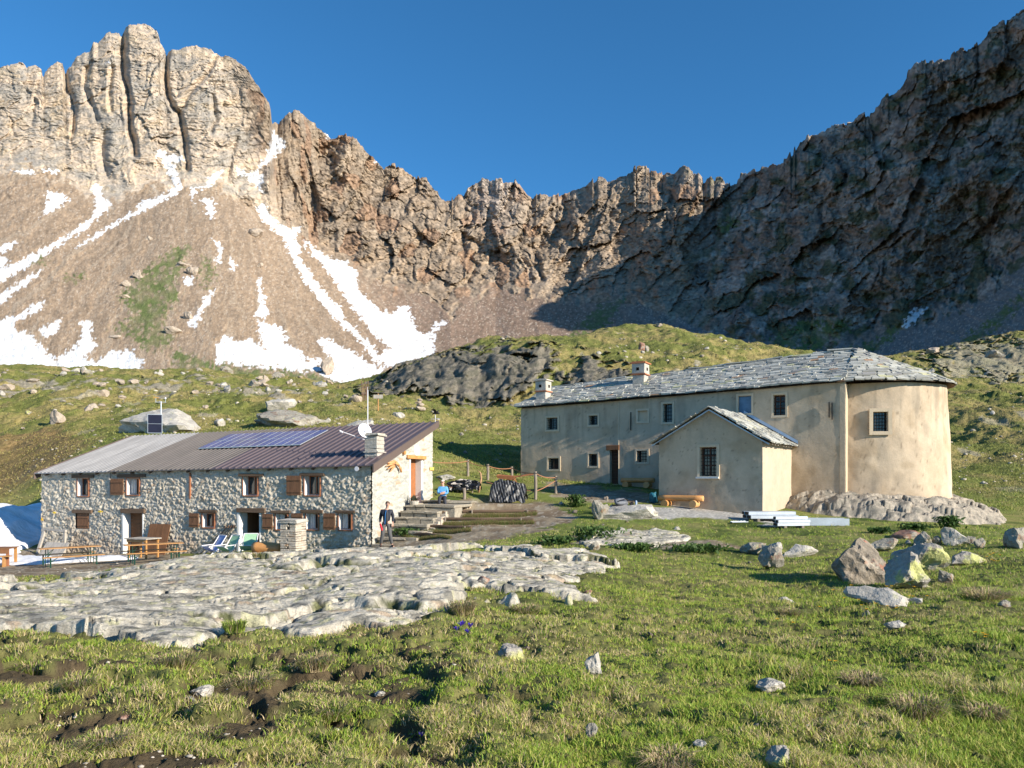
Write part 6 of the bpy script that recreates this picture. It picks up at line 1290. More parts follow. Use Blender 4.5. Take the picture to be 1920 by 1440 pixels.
s_, z_ = hf.front(80, 973); x, y = hf.wxy(s_+.1, -.12); b = MB(); b.add([(-.09, -.01, -.07), (.09, -.01, -.07), (0, -.01, .09), (-.09, .01, -.07), (.09, .01, -.07), (0, .01, .09)], [(0, 1, 2), (5, 4, 3), (0, 3, 4, 1), (1, 4, 5, 2), (2, 5, 3, 0)]); o = b.build('warning_sign', mat('warning_yellow', (.72, .42, .04), var=())); o.location = (x, y, z_+HB); o.rotation_euler = (0, 0, HA); tag(o, 'small yellow triangle sign at the left corner of the stone hut', 'sign')
# stone steps up to the end door
t = thing('stone_steps', (*hf.wxy(HL+.3, 0), -3.0), HA, 'flight of rough pale stone steps climbing along the end wall to its door', 'steps')
n = 8; zt = ez0+HB-.05+3.0; z0_ = -3.05+3.0
for i in range(n):
    top = z0_+(zt-z0_)*(i+1)/n; a = -.75+i*(ed0+.55)/n; run = (ed0+.55)/n+.10; b = MB(); rr = random.Random(i)
    x0, x1 = -.15, 1.65-.0*i+(.55 if i == n-1 else 0); xs_ = [x0, x0+rr.uniform(.4, .7), x0+rr.uniform(.9, 1.3), x1]
    for p, q in zip(xs_[:-1], xs_[1:]): b.box(p+.006, q-.006, a+rr.uniform(-.03, .03), a+run+(1.3 if i == n-1 else .3), top-.10, top); b.box(p+.02, q-.02, a+.05, a+run+.3, top-.8, top-.104)
    b.build('step', M['skirt'], t, jit=.02, seed=i, bevel=.012)
b = MB(); rr = random.Random(2)
for i in range(26):
    u = i/25; yy = -.7+u*(ed0+.55); b.box(1.62+rr.uniform(-.03, .03), 1.86+rr.uniform(-.05, .05), yy-.13, yy+.14, z0_+(zt-z0_)*u-.7, z0_+(zt-z0_)*u-.03+rr.uniform(-.04, .03))
b.build('side_wall', pm, t, jit=.03, seed=8, bevel=.015)
# potted house plant group on the landing
x, y = hf.wxy(HL+.42, ed0-.35); zl = ez0+HB-.1
t = thing('plant_pot', (x, y, zl), 0, 'grey pot with spiky dark plants on the top step beside the end door', 'plant pot')
b = MB(); b.tube([(0, 0, -.02), (0, 0, .22)], [.16, .22], 12); b.build('pot', M['chim'], t); b = MB(); rr = random.Random(6)
for i in range(46):
    a = rr.uniform(0, 6.28); L_ = rr.uniform(.18, .42); e_ = rr.uniform(.3, 1.3); p = Vector((rr.uniform(-.12, .12), rr.uniform(-.12, .12), .2)); q = p+Vector((math.cos(a)*math.cos(e_), math.sin(a)*math.cos(e_), math.sin(e_)))*L_; sd = Vector((-math.sin(a), math.cos(a), 0))*.028; m_ = (p+q)/2
    b.add([p, m_+sd, q, m_-sd], [(0, 1, 2, 3)])
b.build('foliage', mat('dark_rosette', (.07, .085, .055), var=((12, .4),), trans=.1), t)
# stone ledge on which the seated woman rests
X1, Z1, z1 = spot(828, 958, 29, 36)
SEAT = (X1, Z1+.25, z1)
t = thing('stone_ledge', (X1+.35, Z1+.85, z1-.1), math.radians(-12), 'low dry stone ledge capped by flat slabs right of the end door', 'wall'); b = MB(); rr = random.Random(12)
for lay in range(4):
    xx = -1.25
    while xx < .95: w_ = rr.uniform(.2, .45); b.box(xx+.01, min(xx+w_, 1.0)-.01, -.35+rr.uniform(-.04, .03), .5, lay*.15-.15, lay*.15-.01); xx += w_
b.build('stones', pm, t, jit=.025, seed=4, bevel=.02)
b = MB(); b.box(-1.3, -.2, -.45, .55, .46, .55); b.box(-.18, 1.05, -.42, .5, .45, .53); b.build('cap_slab', M['skirt'], t, jit=.03, seed=5, bevel=.02)
# log steps of the earth path
def level_line(x0, x1, lev, lo=28, hi=37):
    pts = []
    for px in np.linspace(x0, x1, 9):
        Zs = np.linspace(lo, hi, 400); X = (px-960)/F*Zs; zz_ = G0(X, Zs); i = int(np.argmax(zz_ > lev)); pts.append((X[i], Zs[i], lev))
    return pts
for k, (x0, x1, py, lab) in enumerate(((752, 846, 999, 'lowest and shortest timber log step of the earth path'), (786, 884, 982, 'second timber log step from the bottom of the earth path'), (812, 1000, 966, 'third timber log step, the longest one, of the earth path'), (868, 1006, 951, 'uppermost timber log step of the earth path below the tarps'))):
    xm = (x0+x1)/2; X, Z, z = spot(xm, py, 28, 37); lev = (math.floor(z/.27+.3))*.27+.02
    pts = level_line(x0, x1, lev-.06); c = pts[4]; t = thing('log_step', (c[0], c[1], c[2]), 0, lab, 'log step', 'timber log steps of the earth path')
    b = MB(); b.tube([(p[0]-c[0], p[1]-c[1]-.05, .04+.01*math.sin(i*2+k)) for i, p in enumerate(pts)], .065, 8); b.build('timber', M['oldwood'], t)
    b = MB(); [b.tube([(p[0]-c[0], p[1]-c[1]-.17, -.2), (p[0]-c[0], p[1]-c[1]-.17, .10)], .035, 6) for p in (pts[1],)]; b.build('stake', M['post'], t)
    b = MB(); [b.tube([(p[0]-c[0], p[1]-c[1]-.17, -.2), (p[0]-c[0], p[1]-c[1]-.17, .10)], .035, 6) for p in (pts[7],)]; b.build('stake', M['post'], t)
    r = np.random.RandomState(500+k); n = int(20*(x1-x0)); u = r.rand(n)*8; P = np.array(pts); i0 = np.clip(u.astype(int), 0, 7); fr = (u-i0)[:, None]; base = P[i0]*(1-fr)+P[i0+1]*fr-np.array(c); base[:, 1] -= .17+r.rand(n)*.16; base[:, 2] = [gz(q[0]+c[0], q[1]+c[1])-c[2] for q in base]
    tip = base+np.stack([r.normal(0, .05, n), -r.rand(n)*.12, .05+r.rand(n)*.13], -1); sd = np.array([.009, 0, 0]); V = np.stack([base-sd, base+sd, tip], 1).reshape(-1, 3); uu = r.rand(n)[:, None]
    cc = np.where(r.rand(n)[:, None] < .5, np.array((.46, .34, .18))*(.5+.7*uu), np.array((.20, .26, .06))*(.6+.6*uu)); o = raw_mesh('grass_fringe', V, np.arange(n*3).reshape(-1, 3), GRM, np.repeat(cc, 3, 0)); o.location = c; tag(o, 'tuft fringe growing under the '+lab.split(' of')[0], 'grass', kind='stuff')
# rope fence
posts = []
for px, yb, yt, lab in ((877, 893, 862, 'first weathered fence post from the hut'), (914.5, 900, 870.5, 'second weathered fence post from the hut'), (959.5, 893, 875, 'third, shorter fence post behind the hand cart'), (1004, 936, 884, 'tall fence post between the cart and the house shadow'), (1042, 925, 892, 'last fence post in the shadow before the house'), (870.5, 935, 915, 'short post under the black tarp')):
    X, Z, z = spot(px, yb, 31, 44); h_ = (yb-yt)/F*Z; t = thing('fence_post', (X, Z, z), 0, lab, 'fence post', 'posts of the rope fence')
    b = MB(); b.tube([(0, 0, -.2), (.01, 0, h_*.5), (-.01, 0, h_)], .075, 9); b.build('stake', M['post'], t, jit=.004)
    if px > 871: b = MB(); b.tube([(0, 0, h_-.10), (0, 0, h_-.06)], .082, 9); b.build('iron_band', M['iron'], t)
    posts.append(Vector((X, Z, z+h_-.08)))
ROPE = mat('brown_rope', (.36, .17, .09), var=((30, .2),))
def rope(p, q, sag, label):
    p, q = Vector(p), Vector(q); pts = [p.lerp(q, i/10)-Vector((0, 0, sag*4*(i/10)*(1-i/10))) for i in range(11)]; c = pts[5].copy(); b = MB(); b.tube([v-c for v in pts], .022, 6); o = b.build('rope', ROPE); o.location = c; tag(o, label, 'rope', 'ropes of the fence')
hx, hy = hf.wxy(HL, HW-.2); rope((hx, hy, posts[0].z-.15), posts[0], .08, 'rope from the hut corner to the first fence post')
for i, l in enumerate(('rope sagging between the first and second fence posts', 'rope sagging between the second and third fence posts', 'rope between the third post and the tall one', 'rope between the tall post and the last post in the shadow')): rope(posts[i], posts[i+1], .10, l)
tl = posts[3]-Vector((0, 0, .85)); X, Z, z = spot(900, 925, 31, 40); rope(posts[4]-Vector((0, 0, .15)), tl, .05, 'lower rope from the last post down to the tall post'); rope(tl, (X+.3, Z, z+.55), .06, 'lower rope passing behind the striped blanket'); X, Z, z = spot(822, 915, 33, 40); rope((X, Z, z+.45), Vector(posts[5])+Vector((-.6, .2, .1)), .03, 'lower rope from the hut to the black tarp')
# tarps
def tarp(px, py, wpx, hpx, m, label, seed, lean, name='tarp', lo=30, z_up=0.0, dep=.5):
    X, Z, z = spot(px, py, lo, 42); W_, H_ = wpx/F*Z, hpx/F*Z; n, k = 60, 40; U, T_ = np.meshgrid(np.linspace(-1, 1, n), np.linspace(-1, 1, k))
    prof = np.sqrt(np.clip(1-np.abs(U)**2.6, 0, 1)); zz_ = H_*(1-np.abs(T_)**1.5*.96)*(.62+.38*prof*(1+lean*U))+fbm(U*3+seed, T_*3, seed, 4)*.07; x = U*W_/2+fbm(U*2, T_*2+seed, seed+1, 3)*.10; y = T_*dep+fbm(U*3, T_*3+seed, seed+2, 3)*.10
    zz_ += ridged(U*4+T_, T_*2.5+seed, seed+3, 3)*.05-.05
    o = raw_mesh('cover', np.stack([x, y, zz_+z_up], -1).reshape(-1, 3), grid_faces(k, n), m, smooth=True); t = thing(name, (X, Z, z), math.radians(-8), label, 'tarp' if name == 'tarp' else 'blanket'); o.parent = t; sd = o.modifiers.new('thickness', 'SOLIDIFY'); sd.thickness = .01; return t
BT = mat('black_tarp', (.012, .012, .013), rough=.35, var=((5, .3),), spec=.6)
tarp(870, 923, 62, 18, BT, 'crumpled black tarp thrown over a low stand behind the seated woman', 21, .25, z_up=.12, dep=.35)
m = bpy.data.materials.new('striped_cloth'); m.use_nodes = True; N_ = m.node_tree; tc = N_.nodes.new('ShaderNodeTexCoord'); mp = N_.nodes.new('ShaderNodeMapping'); mp.inputs['Rotation'].default_value = (0, math.radians(18), 0); wv = N_.nodes.new('ShaderNodeTexWave'); wv.inputs['Scale'].default_value = 2.6; wv.inputs['Distortion'].default_value = 1.2; cr = N_.nodes.new('ShaderNodeValToRGB'); cr.color_ramp.elements[0].position = .74; cr.color_ramp.elements[0].color = (.012, .012, .014, 1); cr.color_ramp.elements[1].position = .86; cr.color_ramp.elements[1].color = (.16, .16, .16, 1)
N_.links.new(tc.outputs['Object'], mp.inputs[0]); N_.links.new(mp.outputs[0], wv.inputs[0]); N_.links.new(wv.outputs[1], cr.inputs[0]); N_.links.new(cr.outputs[0], N_.nodes['Principled BSDF'].inputs['Base Color']); N_.nodes['Principled BSDF'].inputs['Roughness'].default_value = .5
tarp(953, 941, 68, 40, m, 'large dark blanket with pale stripes draped over a stand above the top log step', 31, -.25, name='blanket', dep=.55)
X, Z, z = spot(868, 930, 31, 40); t = thing('whitewashed_board', (X, Z+.75, z+.55), 0, 'pale tilted board with dark marks lying above the black tarp', 'board'); b = MB(); b.add([(-.62, -.1, 0), (.55, -.1, -.02), (.62, .42, .12), (-.2, .42, .24), (-.62, -.1, .03), (.55, -.1, .01), (.62, .42, .15), (-.2, .42, .27)], [(0, 3, 2, 1), (4, 5, 6, 7), (0, 1, 5, 4), (1, 2, 6, 5), (2, 3, 7, 6), (3, 0, 4, 7)]); b.build('panel', mat('pale_board', (.52, .46, .40), var=((8, .2),)), t)
b = MB(); b.add([(.0, .25, .19), (.08, .25, .18), (.08, .34, .20), (.0, .34, .215)], [(0, 1, 2, 3)]); b.add([(.2, .28, .165), (.3, .28, .15), (.3, .36, .175), (.2, .36, .19)], [(0, 1, 2, 3)]); b.build('dark_marks', M['iron'], t)
[MB().tube([(q, 0, -.8), (q, 0, -.005)], .04, 6).build('leg', M['post'], t) for q in (-.3, .4)]
X, Z, z = spot(898, 925, 31, 40); t = thing('curved_branch', (X, Z+.2, z), 0, 'curved upright branch between the black tarp and the striped blanket', 'branch'); b = MB(); b.tube([(-.02, 0, .0), (.03, 0, .35), (.10, 0, .7), (.07, 0, .98), (-.08, 0, 1.12)], [.05, .05, .045, .035, .012], 8); b.build('limb', mat('barkless_branch', (.42, .25, .14), var=((9, .2),)), t, smooth=True)
X, Z, z = spot(960, 912, 33, 42); t = thing('hand_cart', (X, Z, z), math.radians(-12), 'old wooden hand cart with two long shafts behind the striped blanket', 'cart')
b = MB(); b.add([(-.70, -.3, .42), (.10, -.3, .32), (.10, .3, .34), (-.70, .3, .46), (-.75, -.34, .58), (.16, -.34, .50), (.16, .34, .54), (-.75, .34, .62)], [(0, 3, 2, 1), (0, 1, 5, 4), (1, 2, 6, 5), (2, 3, 7, 6), (3, 0, 4, 7)]); b.build('tray', M['frame'], t)
for y_ in (-.28, .28): b = MB(); b.bar((-.5, y_, .40), (1.05, y_*.9, .62), .05, .06); b.build('shaft', M['frame'], t)
b = MB(); b.tube([(-.2, -.04, .18), (-.2, .04, .18)], .18, 16); b.build('wheel', M['wood'], t); b = MB(); b.bar((.1, -.28, .4), (.25, -.30, 0), .05, .05); b.build('leg', M['frame'], t); b = MB(); b.bar((.1, .28, .4), (.25, .30, 0), .05, .05); b.build('leg', M['frame'], t)
# ------------------------------------------------------------------ by the long house
def log_bench(px, py, lenpx, rz, label, lo, hi, r=.13, pos=None):
    X, Z, z = pos or spot(px, py, lo, hi); L_ = lenpx/F*Z; t = thing('log_bench', (X, Z, z), rz, label, 'bench')
    b = MB(); log(b, (-L_/2, 0, .40), (L_/2, 0, .40), r, 14, 5, .03)
    o = b.build('seat_log', M['logwood'], t, smooth=True)
    b = MB(); b.tube([(L_/2+.001, 0, .40), (L_/2+.008, 0, .40)], r*.97, 14); b.build('cut_end', M['logend'], t)
    for s_ in (-1, 1): b = MB(); b.tube([(s_*L_*.32, -.30, .16), (s_*L_*.32, .22, .16)], .165, 14); b.build('log_support', M['logend'] if s_ > 0 else M['logwood'], t)
log_bench(1276, 951, 86, NA, 'varnished log bench against the shaded front wall of the annex', 28, 36)
x, y = af.wxy(af.front(1201, 905)[0], -.45); log_bench(0, 0, 64, AA, 'log bench in deep shade against the long wall right of the plank door', 0, 0, pos=(x, y, gz(x, y)))
X, Z, z = spot(1183, 968, 27, 34); zz_ = z+.42; t = thing('backpack', (X-.30, Z+.25, zz_), math.radians(10), 'grey and black rucksack lying on the long flat block before the house', 'backpack')
BK = mat('grey_ripstop', (.16, .17, .19), rough=.6, var=((9, .2),), bump=((20, .01),)); BB = mat('black_webbing', (.015, .015, .018), var=())
v = rock_shape(2001, ICO3, 14, .03)*np.array([.40, .20, .17]); me = bpy.data.meshes.new('bag'); me.from_pydata((v+np.array([0, 0, .15])).tolist(), [], ICO3[1].tolist()); me.materials.append(BK); o = bpy.data.objects.new('bag', me); C.objects.link(o); o.parent = t; me.polygons.foreach_set('use_smooth', [True]*len(me.polygons))
b = MB(); b.tube([(-.38, -.12, .10), (-.2, -.21, .22), (.05, -.2, .28), (.3, -.1, .2)], .022, 6); b.build('shoulder_strap', BB, t); b = MB(); b.tube([(-.5, -.1, .04), (-.3, -.2, .03), (-.05, -.22, .02)], .028, 6); b.build('hip_belt', BB, t); b = MB(); b.tube([(.3, -.05, .05), (.42, -.05, .12)], .07, 10); b.build('lid_pocket', BB, t)
b = MB(); b.tube([(0, 0, 0), (0, 0, .20), (0, 0, .24)], [.045, .045, .025], 10); o = b.build('drinking_bottle', mat('pale_blue_plastic', (.35, .45, .60), rough=.3, var=())); o.location = (X+.25, Z+.22, zz_-.02); tag(o, 'pale blue drinking bottle standing beside the rucksack', 'bottle')
X, Z, z = spot(1326, 952, 28, 36); t = thing('dark_bag', (X, Z+.1, z), 0, 'small dark green bag with a blue top at the right foot of the annex bench', 'bag')
v = rock_shape(2003, ICO2, 10, .05)*np.array([.15, .13, .14]); me = bpy.data.meshes.new('pouch'); me.from_pydata((v+np.array([0, 0, .12])).tolist(), [], ICO2[1].tolist()); me.materials.append(mat('dark_green_nylon', (.02, .035, .03), rough=.6, var=())); o = bpy.data.objects.new('pouch', me); C.objects.link(o); o.parent = t
b = MB(); b.tube([(0, 0, .22), (0, 0, .34)], [.05, .04], 8); b.build('bottle_top', mat('blue_cap', (.12, .28, .60), rough=.4, var=()), t)
X, Z, z = spot(1229, 946, 28, 37); t = thing('blue_cloth', (X, Z+.3, z), 0, 'crumpled dark blue sheet heaped at the left corner of the annex', 'cloth')
v = rock_shape(2005, ICO3, 9, .10)*np.array([.22, .25, .32]); me = bpy.data.meshes.new('sheet'); me.from_pydata((v+np.array([0, 0, .26])).tolist(), [], ICO3[1].tolist()); me.materials.append(mat('blue_sheet', (.02, .12, .17), rough=.5, var=((6, .3),))); o = bpy.data.objects.new('sheet', me); C.objects.link(o); o.parent = t
# steel profiles on the grass
def beam(b, c, L_, w_, h_, th=.012):
    x, y, z = c; b.box(x, x+L_, y, y+w_, z, z+th); b.box(x, x+L_, y, y+th, z+th, z+h_); b.box(x, x+L_, y+w_-th, y+w_, z+th, z+h_)
def beam_stack(px, py, lenpx, nx, nz, yaw, label, bw=.16, bh=.10, lo=27):
    X, Z, z = spot(px, py, lo, 36); L_ = lenpx/F*Z; t = thing('beam_stack', (X, Z, z+.03), yaw, label, 'steel beams')
    b = MB()
    for i in range(nx):
        for j in range(nz):
            if j == nz-1 and i == 0: continue
            x0, y0, z0 = .03*((i+j) % 2), i*(bw+.01), .08+j*(bh+.008)
            q = MB(); q.box(x0, x0+L_, y0, y0+bw, z0, z0+bh); q.build('beam', M['galv'], t, bevel=.008)
            e = MB(); e.box(x0-.02, x0-.001, y0+.012, y0+bw-.012, z0+.012, z0+bh-.012); e.build('end_cap', M['iron'], t)
    for x_ in (.25, L_-.35): q = MB(); q.box(x_, x_+.1, -.05, nx*(bw+.01)+.05, -.06, .078); q.build('batten', M['post'], t)
beam_stack(1408, 978, 92, 4, 2, math.radians(4), 'rear stack of galvanised steel beams on battens with black ends by the annex corner', bw=.22, bh=.13)
beam_stack(1458, 992, 66, 2, 3, math.radians(10), 'front stack of galvanised steel beams with black ends on the grass', bw=.17, bh=.11)
X, Z, z = spot(1512, 986, 27, 36); t = thing('steel_channel', (X, Z-.1, z+.02), math.radians(-6), 'wide open galvanised steel channel lying right of the beam stacks', 'steel channel')
b = MB(); b.box(0, 1.55, 0, .62, 0, .012); b.build('web', M['galv'], t); 
for y_ in (0, .608): b = MB(); b.box(0, 1.55, y_, y_+.012, .0125, .27); b.build('flange', M['galv'], t, jit=.004)
X, Z, z = spot(1406, 981, 27, 36); t = thing('steel_offcut', (X-.35, Z+.1, z+.03), math.radians(20), 'single flat dark steel offcut at the left of the beam stacks', 'steel offcut'); b = MB(); b.box(-.4, .35, -.05, .05, 0, .03); b.box(-.38, .30, .06, .12, 0, .05); b.build('strip', M['steelgrey'], t)
# ------------------------------------------------------------------ behind the hut
X = (302-960)/F*46; Z = 46.0; z = gz(X, Z); t = thing('solar_pole', (X, Z, z), math.radians(12), 'thin pole with a solar panel and small sensors behind the hut roof', 'pole')
zt_ = (HZ-745)/F*Z-z; zp = (HZ-795)/F*Z-z; b = MB(); b.tube([(0, 0, -.3), (0, 0, zt_-.25)], .035, 8); b.build('pole', M['galv'], t)
b = MB(); b.box(-.74, .10, -.13, -.09, zp-.58, zp+.58); p = b.build('solar_panel', M['alu'], t); b = MB(); b.box(-.71, .07, -.136, -.131, zp-.55, zp-.01); b.box(-.71, .07, -.136, -.131, zp+.01, zp+.55); b.build('cell_face', mat('dark_cells', (.018, .018, .035), rough=.25, var=((3, .2),)), p)
b = MB(); b.tube([(-.35, 0, zt_-.3), (.3, 0, zt_-.3)], .018, 6); b.tube([(-.3, 0, zt_-.3), (-.3, 0, zt_-.05)], .015, 6); b.tube([(.25, 0, zt_-.3), (.25, 0, zt_-.1)], .015, 6); b.tube([(.0, 0, zp-.7), (.5, 0, zp-.75)], .02, 6); b.build('crossarm', M['galv'], t)
b = MB(); b.tube([(-.45, 0, zt_-.03), (-.12, 0, zt_-.03)], .02, 6); b.build('wind_vane', mat('orange_vane', (.6, .3, .08), var=()), t); b = MB(); b.tube([(.25, 0, zt_-.10), (.25, 0, zt_)], .05, 8); b.build('anemometer', M['mast'], t)
X, Z, z = spot(709, 770, 46, 95); h_ = 32/F*Z; t = thing('signpost', (X, Z, z), 0, 'wooden signpost with a pale blank board in the meadow above the hut', 'signpost'); b = MB(); b.tube([(0, 0, -.2), (0, 0, h_)], .055, 7); b.build('post', M['orange'], t); b = MB(); b.box(-.38, .42, -.09, -.06, h_-.42, h_-.10); b.build('board', M['greywood'], t)
for i in range(5):
    X, Z, z = spot(679+i*2.6, 752, 60, 130); b = MB(); h_ = (38-6*(i % 2))/F*Z; b.tube([(0, 0, -.3), (.05*(i-2)*.3, 0, h_)], .045, 5); o = b.build('iron_rod', mat('rusty_iron', (.20, .12, .08), var=())); o.location = (X, Z, z); tag(o, 'rusty upright iron rod in the row beside the ochre boulder', 'rod', 'rusty iron rods')
# ------------------------------------------------------------------ people
def skin(name, nodes, edges, m, parent, sub=2, root=0):
    me = bpy.data.meshes.new(name); me.from_pydata([n[0] for n in nodes], edges, []); o = bpy.data.objects.new(name, me); C.objects.link(o)
    s = o.modifiers.new('skin', 'SKIN'); s.use_smooth_shade = True
    for i, n in enumerate(nodes):
        r_ = n[1] if isinstance(n[1], tuple) else (n[1], n[1]); me.skin_vertices[0].data[i].radius = r_; me.skin_vertices[0].data[i].use_root = (i == root)
    sb = o.modifiers.new('sub', 'SUBSURF'); sb.levels = sub; sb.render_levels = sub
    bpy.context.view_layer.update(); dg = bpy.context.evaluated_depsgraph_get(); m2 = bpy.data.meshes.new_from_object(o.evaluated_get(dg)); o.modifiers.clear(); o.data = m2; m2.name = name; m2.materials.clear(); m2.materials.append(m); m2.polygons.foreach_set('use_smooth', [True]*len(m2.polygons)); o.parent = parent; return o
SKINM = mat('skin', (.62, .36, .26), rough=.55, var=()); 
def lerp3(a, b, t): return tuple(a[i]+(b[i]-a[i])*t for i in range(3))
def person(t, J, cols, hair, glasses=False):
    """J: joints; body is one skin"""
    nodes = []; edges = []
    def add(p, r, prev=None): nodes.append((p, r)); i = len(nodes)-1; (edges.append((prev, i)) if prev is not None else None); return i
    pel = add(J['pelvis'], (.115, .10)); sp = add(J['spine'], (.105, .09), pel); ch = add(J['chest'], (.115, .095), sp); nk = add(J['neck'], .052, ch); hb = add(J['chin'], .062, nk); hd = add(J['head'], (.078, .092), hb); ht = add(J['crown'], (.060, .070), hd)
    fwd = Vector(J['face']).normalized(); hv = Vector(J['head']); up = (Vector(J['crown'])-hv).normalized(); rt = fwd.cross(up).normalized()
    for sd in 'LR':
        sh = add(J['sh'+sd], .062, ch); el = add(J['el'+sd], .042, sh); wr = add(J['wr'+sd], .028, el); pm_ = add(J['pa'+sd], (.036, .02), wr)
        w0, p0 = Vector(J['wr'+sd]), Vector(J['pa'+sd]); d = (p0-w0).normalized(); side = d.cross(fwd).normalized() if abs(d.dot(fwd)) < .95 else rt; nrm = d.cross(side)
        for k in range(4):
            off = (k-1.5)*.019; L_ = (.062, .074, .070, .055)[k]; b0 = p0+side*off+d*.02; c1 = b0+d*L_*.55+nrm*.008; c2 = c1+d*L_*.35+nrm*.028
            i = add(tuple(b0), .010, pm_); i = add(tuple(c1), .009, i); add(tuple(c2), .007, i)
        b0 = w0+(p0-w0)*.6+side*.030; i = add(tuple(b0), .011, pm_); add(tuple(b0+d*.03+side*.022+nrm*.02), .009, i)
        hp = add(J['hp'+sd], .092, pel); kn = add(J['kn'+sd], .060, hp); an = add(J['an'+sd], .042, kn); add(J['to'+sd], .035, an)
    skin('body', nodes, edges, SKINM, t)
    up_ = lambda q: q
    jn = [(J['pelvis'], (.165, .15)), (J['spine'], (.160, .148)), (J['chest'], (.18, .15)), (J['collar'], .075)]; je = [(0, 1), (1, 2), (2, 3)]
    for sd in 'LR': n0 = len(jn); jn += [(J['sh'+sd], .082), (J['el'+sd], .062), (lerp3(J['el'+sd], J['wr'+sd], .92), .045)]; je += [(2, n0), (n0, n0+1), (n0+1, n0+2)]
    j = skin('jacket', jn, je, cols['jacket'], t)
    tn = [(lerp3(J['pelvis'], J['spine'], .15), (.155, .12)), (lerp3(J['pelvis'], J['hpL'], .5), (.13, .11))]; te = [(0, 1)]
    for sd in 'LR': n0 = len(tn); tn += [(J['hp'+sd], .112), (J['kn'+sd], .082), (lerp3(J['kn'+sd], J['an'+sd], .93), .062)]; te += [(0, n0), (n0, n0+1), (n0+1, n0+2)]
    skin('trousers', tn, te, cols['trousers'], t)
    for sd in 'LR': a, b_ = J['an'+sd], J['to'+sd]; skin('shoe', [(lerp3(a, b_, -.25), .045), (lerp3(a, b_, .35), .052), (b_, .042)], [(0, 1), (1, 2)], cols['shoes'], t)
    # face
    b = MB(); nb_ = hv+fwd*.092-up*.005; b.tube([nb_+up*.02, nb_+fwd*.022-up*.012, nb_-up*.022], [.008, .014, .008], 7); b.build('nose', SKINM, t, smooth=True)
    for s_ in (-1, 1):
        b = MB(); e = hv+fwd*.083+rt*.030*s_+up*.018; b.tube([e-rt*.012, e, e+rt*.012], [.003, .007, .003], 6); b.build('eye', BB, t)
        b = MB(); e = hv+rt*.082*s_; b.tube([e-up*.028, e, e+up*.026], [.006, .016, .006], 6); b.build('ear', SKINM, t)
    b = MB(); e = hv+fwd*.080-up*.045; b.tube([e-rt*.024, e+fwd*.004, e+rt*.024], [.002, .005, .002], 6); b.build('mouth', mat('lips', (.42, .17, .14), var=()), t)
    if glasses: b = MB(); e = hv+fwd*.096+up*.018; b.bar(e-rt*.065, e-rt*.008, .012, .034, up=tuple(up)); b.bar(e+rt*.008, e+rt*.065, .012, .034, up=tuple(up)); b.bar(e-rt*.07, e+rt*.07, .006, .006, up=tuple(up)); b.build('sunglasses', BB, t)
    # hair cap
    v = ICO3[0].copy(); D = v @ np.array(fwd); Uu = v @ np.array(up); keep = (Uu > .22) | ((D < .15) & (Uu > hair[1])); R_ = v @ np.array(rt)
    P = np.array(hv+up*.022)[None]+R_[:, None]*np.array(rt)*.094+D[:, None]*np.array(fwd)*.106+Uu[:, None]*np.array(up)*.112; P += np.random.RandomState(3).normal(0, .0035, P.shape)
    fk = ICO3[1][keep[ICO3[1]].all(1)]; raw_mesh('hair', *compact(P, fk)[:2], hair[0], parent=t, smooth=True)
    return j
X, Z, z = spot(724, 1026, 27.2, 31); man = thing('person', (X, Z, z), 0, 'walking man in a dark open jacket and grey trousers carrying a red bottle', 'person')
J = dict(pelvis=(0, 0, .95), spine=(.02, 0, 1.13), chest=(.03, .0, 1.36), neck=(.04, -.01, 1.50), collar=(.04, -.005, 1.47), chin=(.055, -.03, 1.57), head=(.065, -.035, 1.66), crown=(.065, -.03, 1.73), face=(.35, -.93, -.05),
  shL=(-.17, .0, 1.40), elL=(-.235, .05, 1.13), wrL=(-.21, -.12, .95), paL=(-.185, -.16, .89), shR=(.21, .02, 1.40), elR=(.26, .08, 1.14), wrR=(.27, -.09, .96), paR=(.275, -.13, .89),
  hpL=(-.09, 0, .91), knL=(-.13, -.06, .50), anL=(-.22, .06, .09), toL=(-.19, -.11, .035), hpR=(.10, 0, .91), knR=(.16, -.09, .51), anR=(.24, -.02, .08), toR=(.32, -.13, .035))
JK = mat('navy_jacket', (.022, .026, .038), rough=.6, var=((9, .25),), bump=((25, .006),)); TG = mat('grey_trousers', (.10, .10, .10), rough=.8, var=((9, .2),), bump=((14, .008),))
jk = person(man, J, {'jacket': JK, 'trousers': TG, 'shoes': mat('brown_boots', (.07, .045, .035), var=())}, (mat('short_brown_hair', (.16, .10, .07), var=((40, .3),)), -.15))
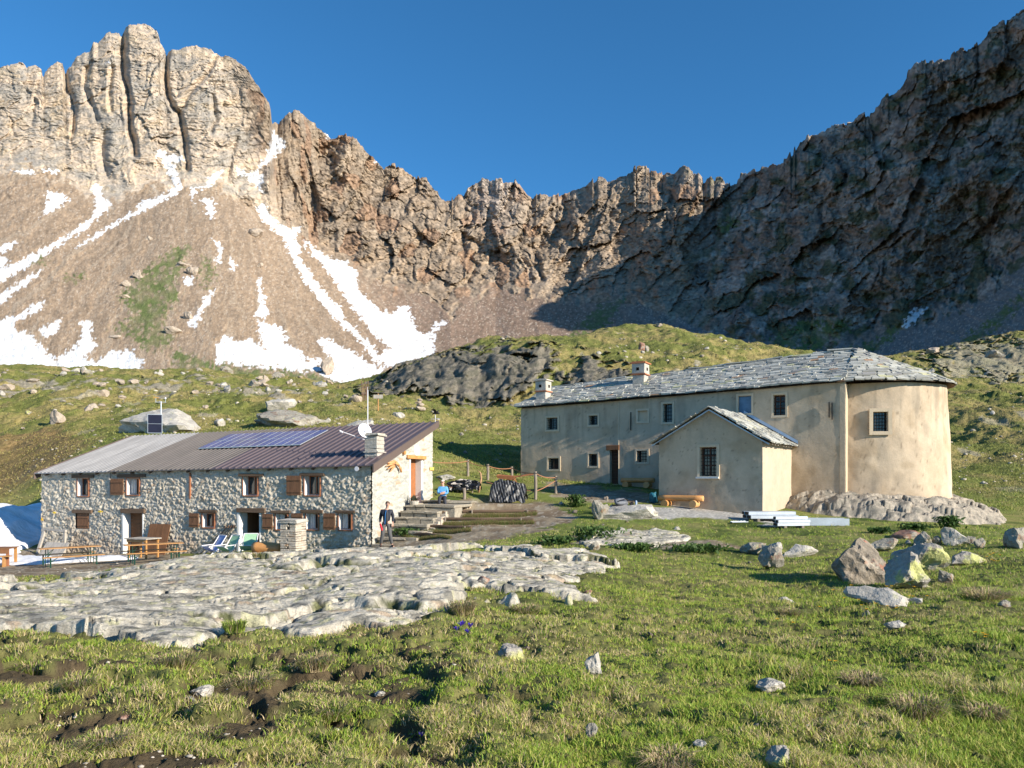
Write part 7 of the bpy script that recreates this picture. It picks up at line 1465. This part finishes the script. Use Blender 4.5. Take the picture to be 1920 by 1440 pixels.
b = MB(); b.tube([(.05, -.10, 1.45), (.055, -.135, 1.30), (.05, -.13, 1.10), (.03, -.125, .92)], [.03, .055, .055, .045], 8); b.build('shirt', mat('dark_grey_shirt', (.05, .05, .055), var=()), man, smooth=True)
b = MB(); b.tube([(.02, -.13, 1.44), (.0, -.175, 1.30), (-.01, -.17, 1.10), (-.02, -.165, .90)], .010, 6); b.build('zip_edge', mat('blue_trim', (.05, .22, .55), var=()), man)
b = MB(); b.tube([(-.20, -.17, .93), (-.18, -.19, .86), (-.12, -.20, .66)], [.018, .040, .040], 10); o = b.build('drinking_bottle', mat('red_bottle', (.55, .012, .02), rough=.3, var=(), spec=.6)); o.location = (X, Z, z); tag(o, 'red metal bottle hanging from the walking man\'s hand', 'bottle')
sx_, sy_, sz_ = SEAT; wom = thing('person', (sx_, sy_, sz_), 0, 'woman in light blue jacket and sunglasses sitting with folded arms', 'person')
J = dict(pelvis=(.02, .22, .60), spine=(.02, .22, .76), chest=(.02, .20, .96), neck=(.02, .18, 1.09), collar=(.02, .18, 1.06), chin=(.01, .15, 1.16), head=(.005, .14, 1.245), crown=(.005, .15, 1.315), face=(-.25, -.96, -.1),
  shL=(-.15, .20, 1.00), elL=(-.20, .10, .78), wrL=(-.02, -.02, .80), paL=(.06, -.03, .81), shR=(.19, .20, 1.00), elR=(.23, .10, .78), wrR=(.06, .0, .76), paR=(-.02, -.02, .755),
  hpL=(-.08, .20, .57), knL=(-.10, -.20, .58), anL=(-.11, -.22, .24), toL=(-.13, -.33, .20), hpR=(.11, .20, .57), knR=(.12, -.20, .55), anR=(.20, -.26, .10), toR=(.22, -.37, .05))
person(wom, J, {'jacket': mat('light_blue_jacket', (.11, .34, .66), rough=.6, var=((9, .15),), bump=((20, .008),)), 'trousers': mat('charcoal_trousers', (.03, .033, .045), rough=.7, var=((9, .2),)), 'shoes': mat('red_shoes', (.55, .05, .07), var=())}, (mat('pale_blond_hair', (.72, .66, .55), var=((40, .2),)), -.55), glasses=True)
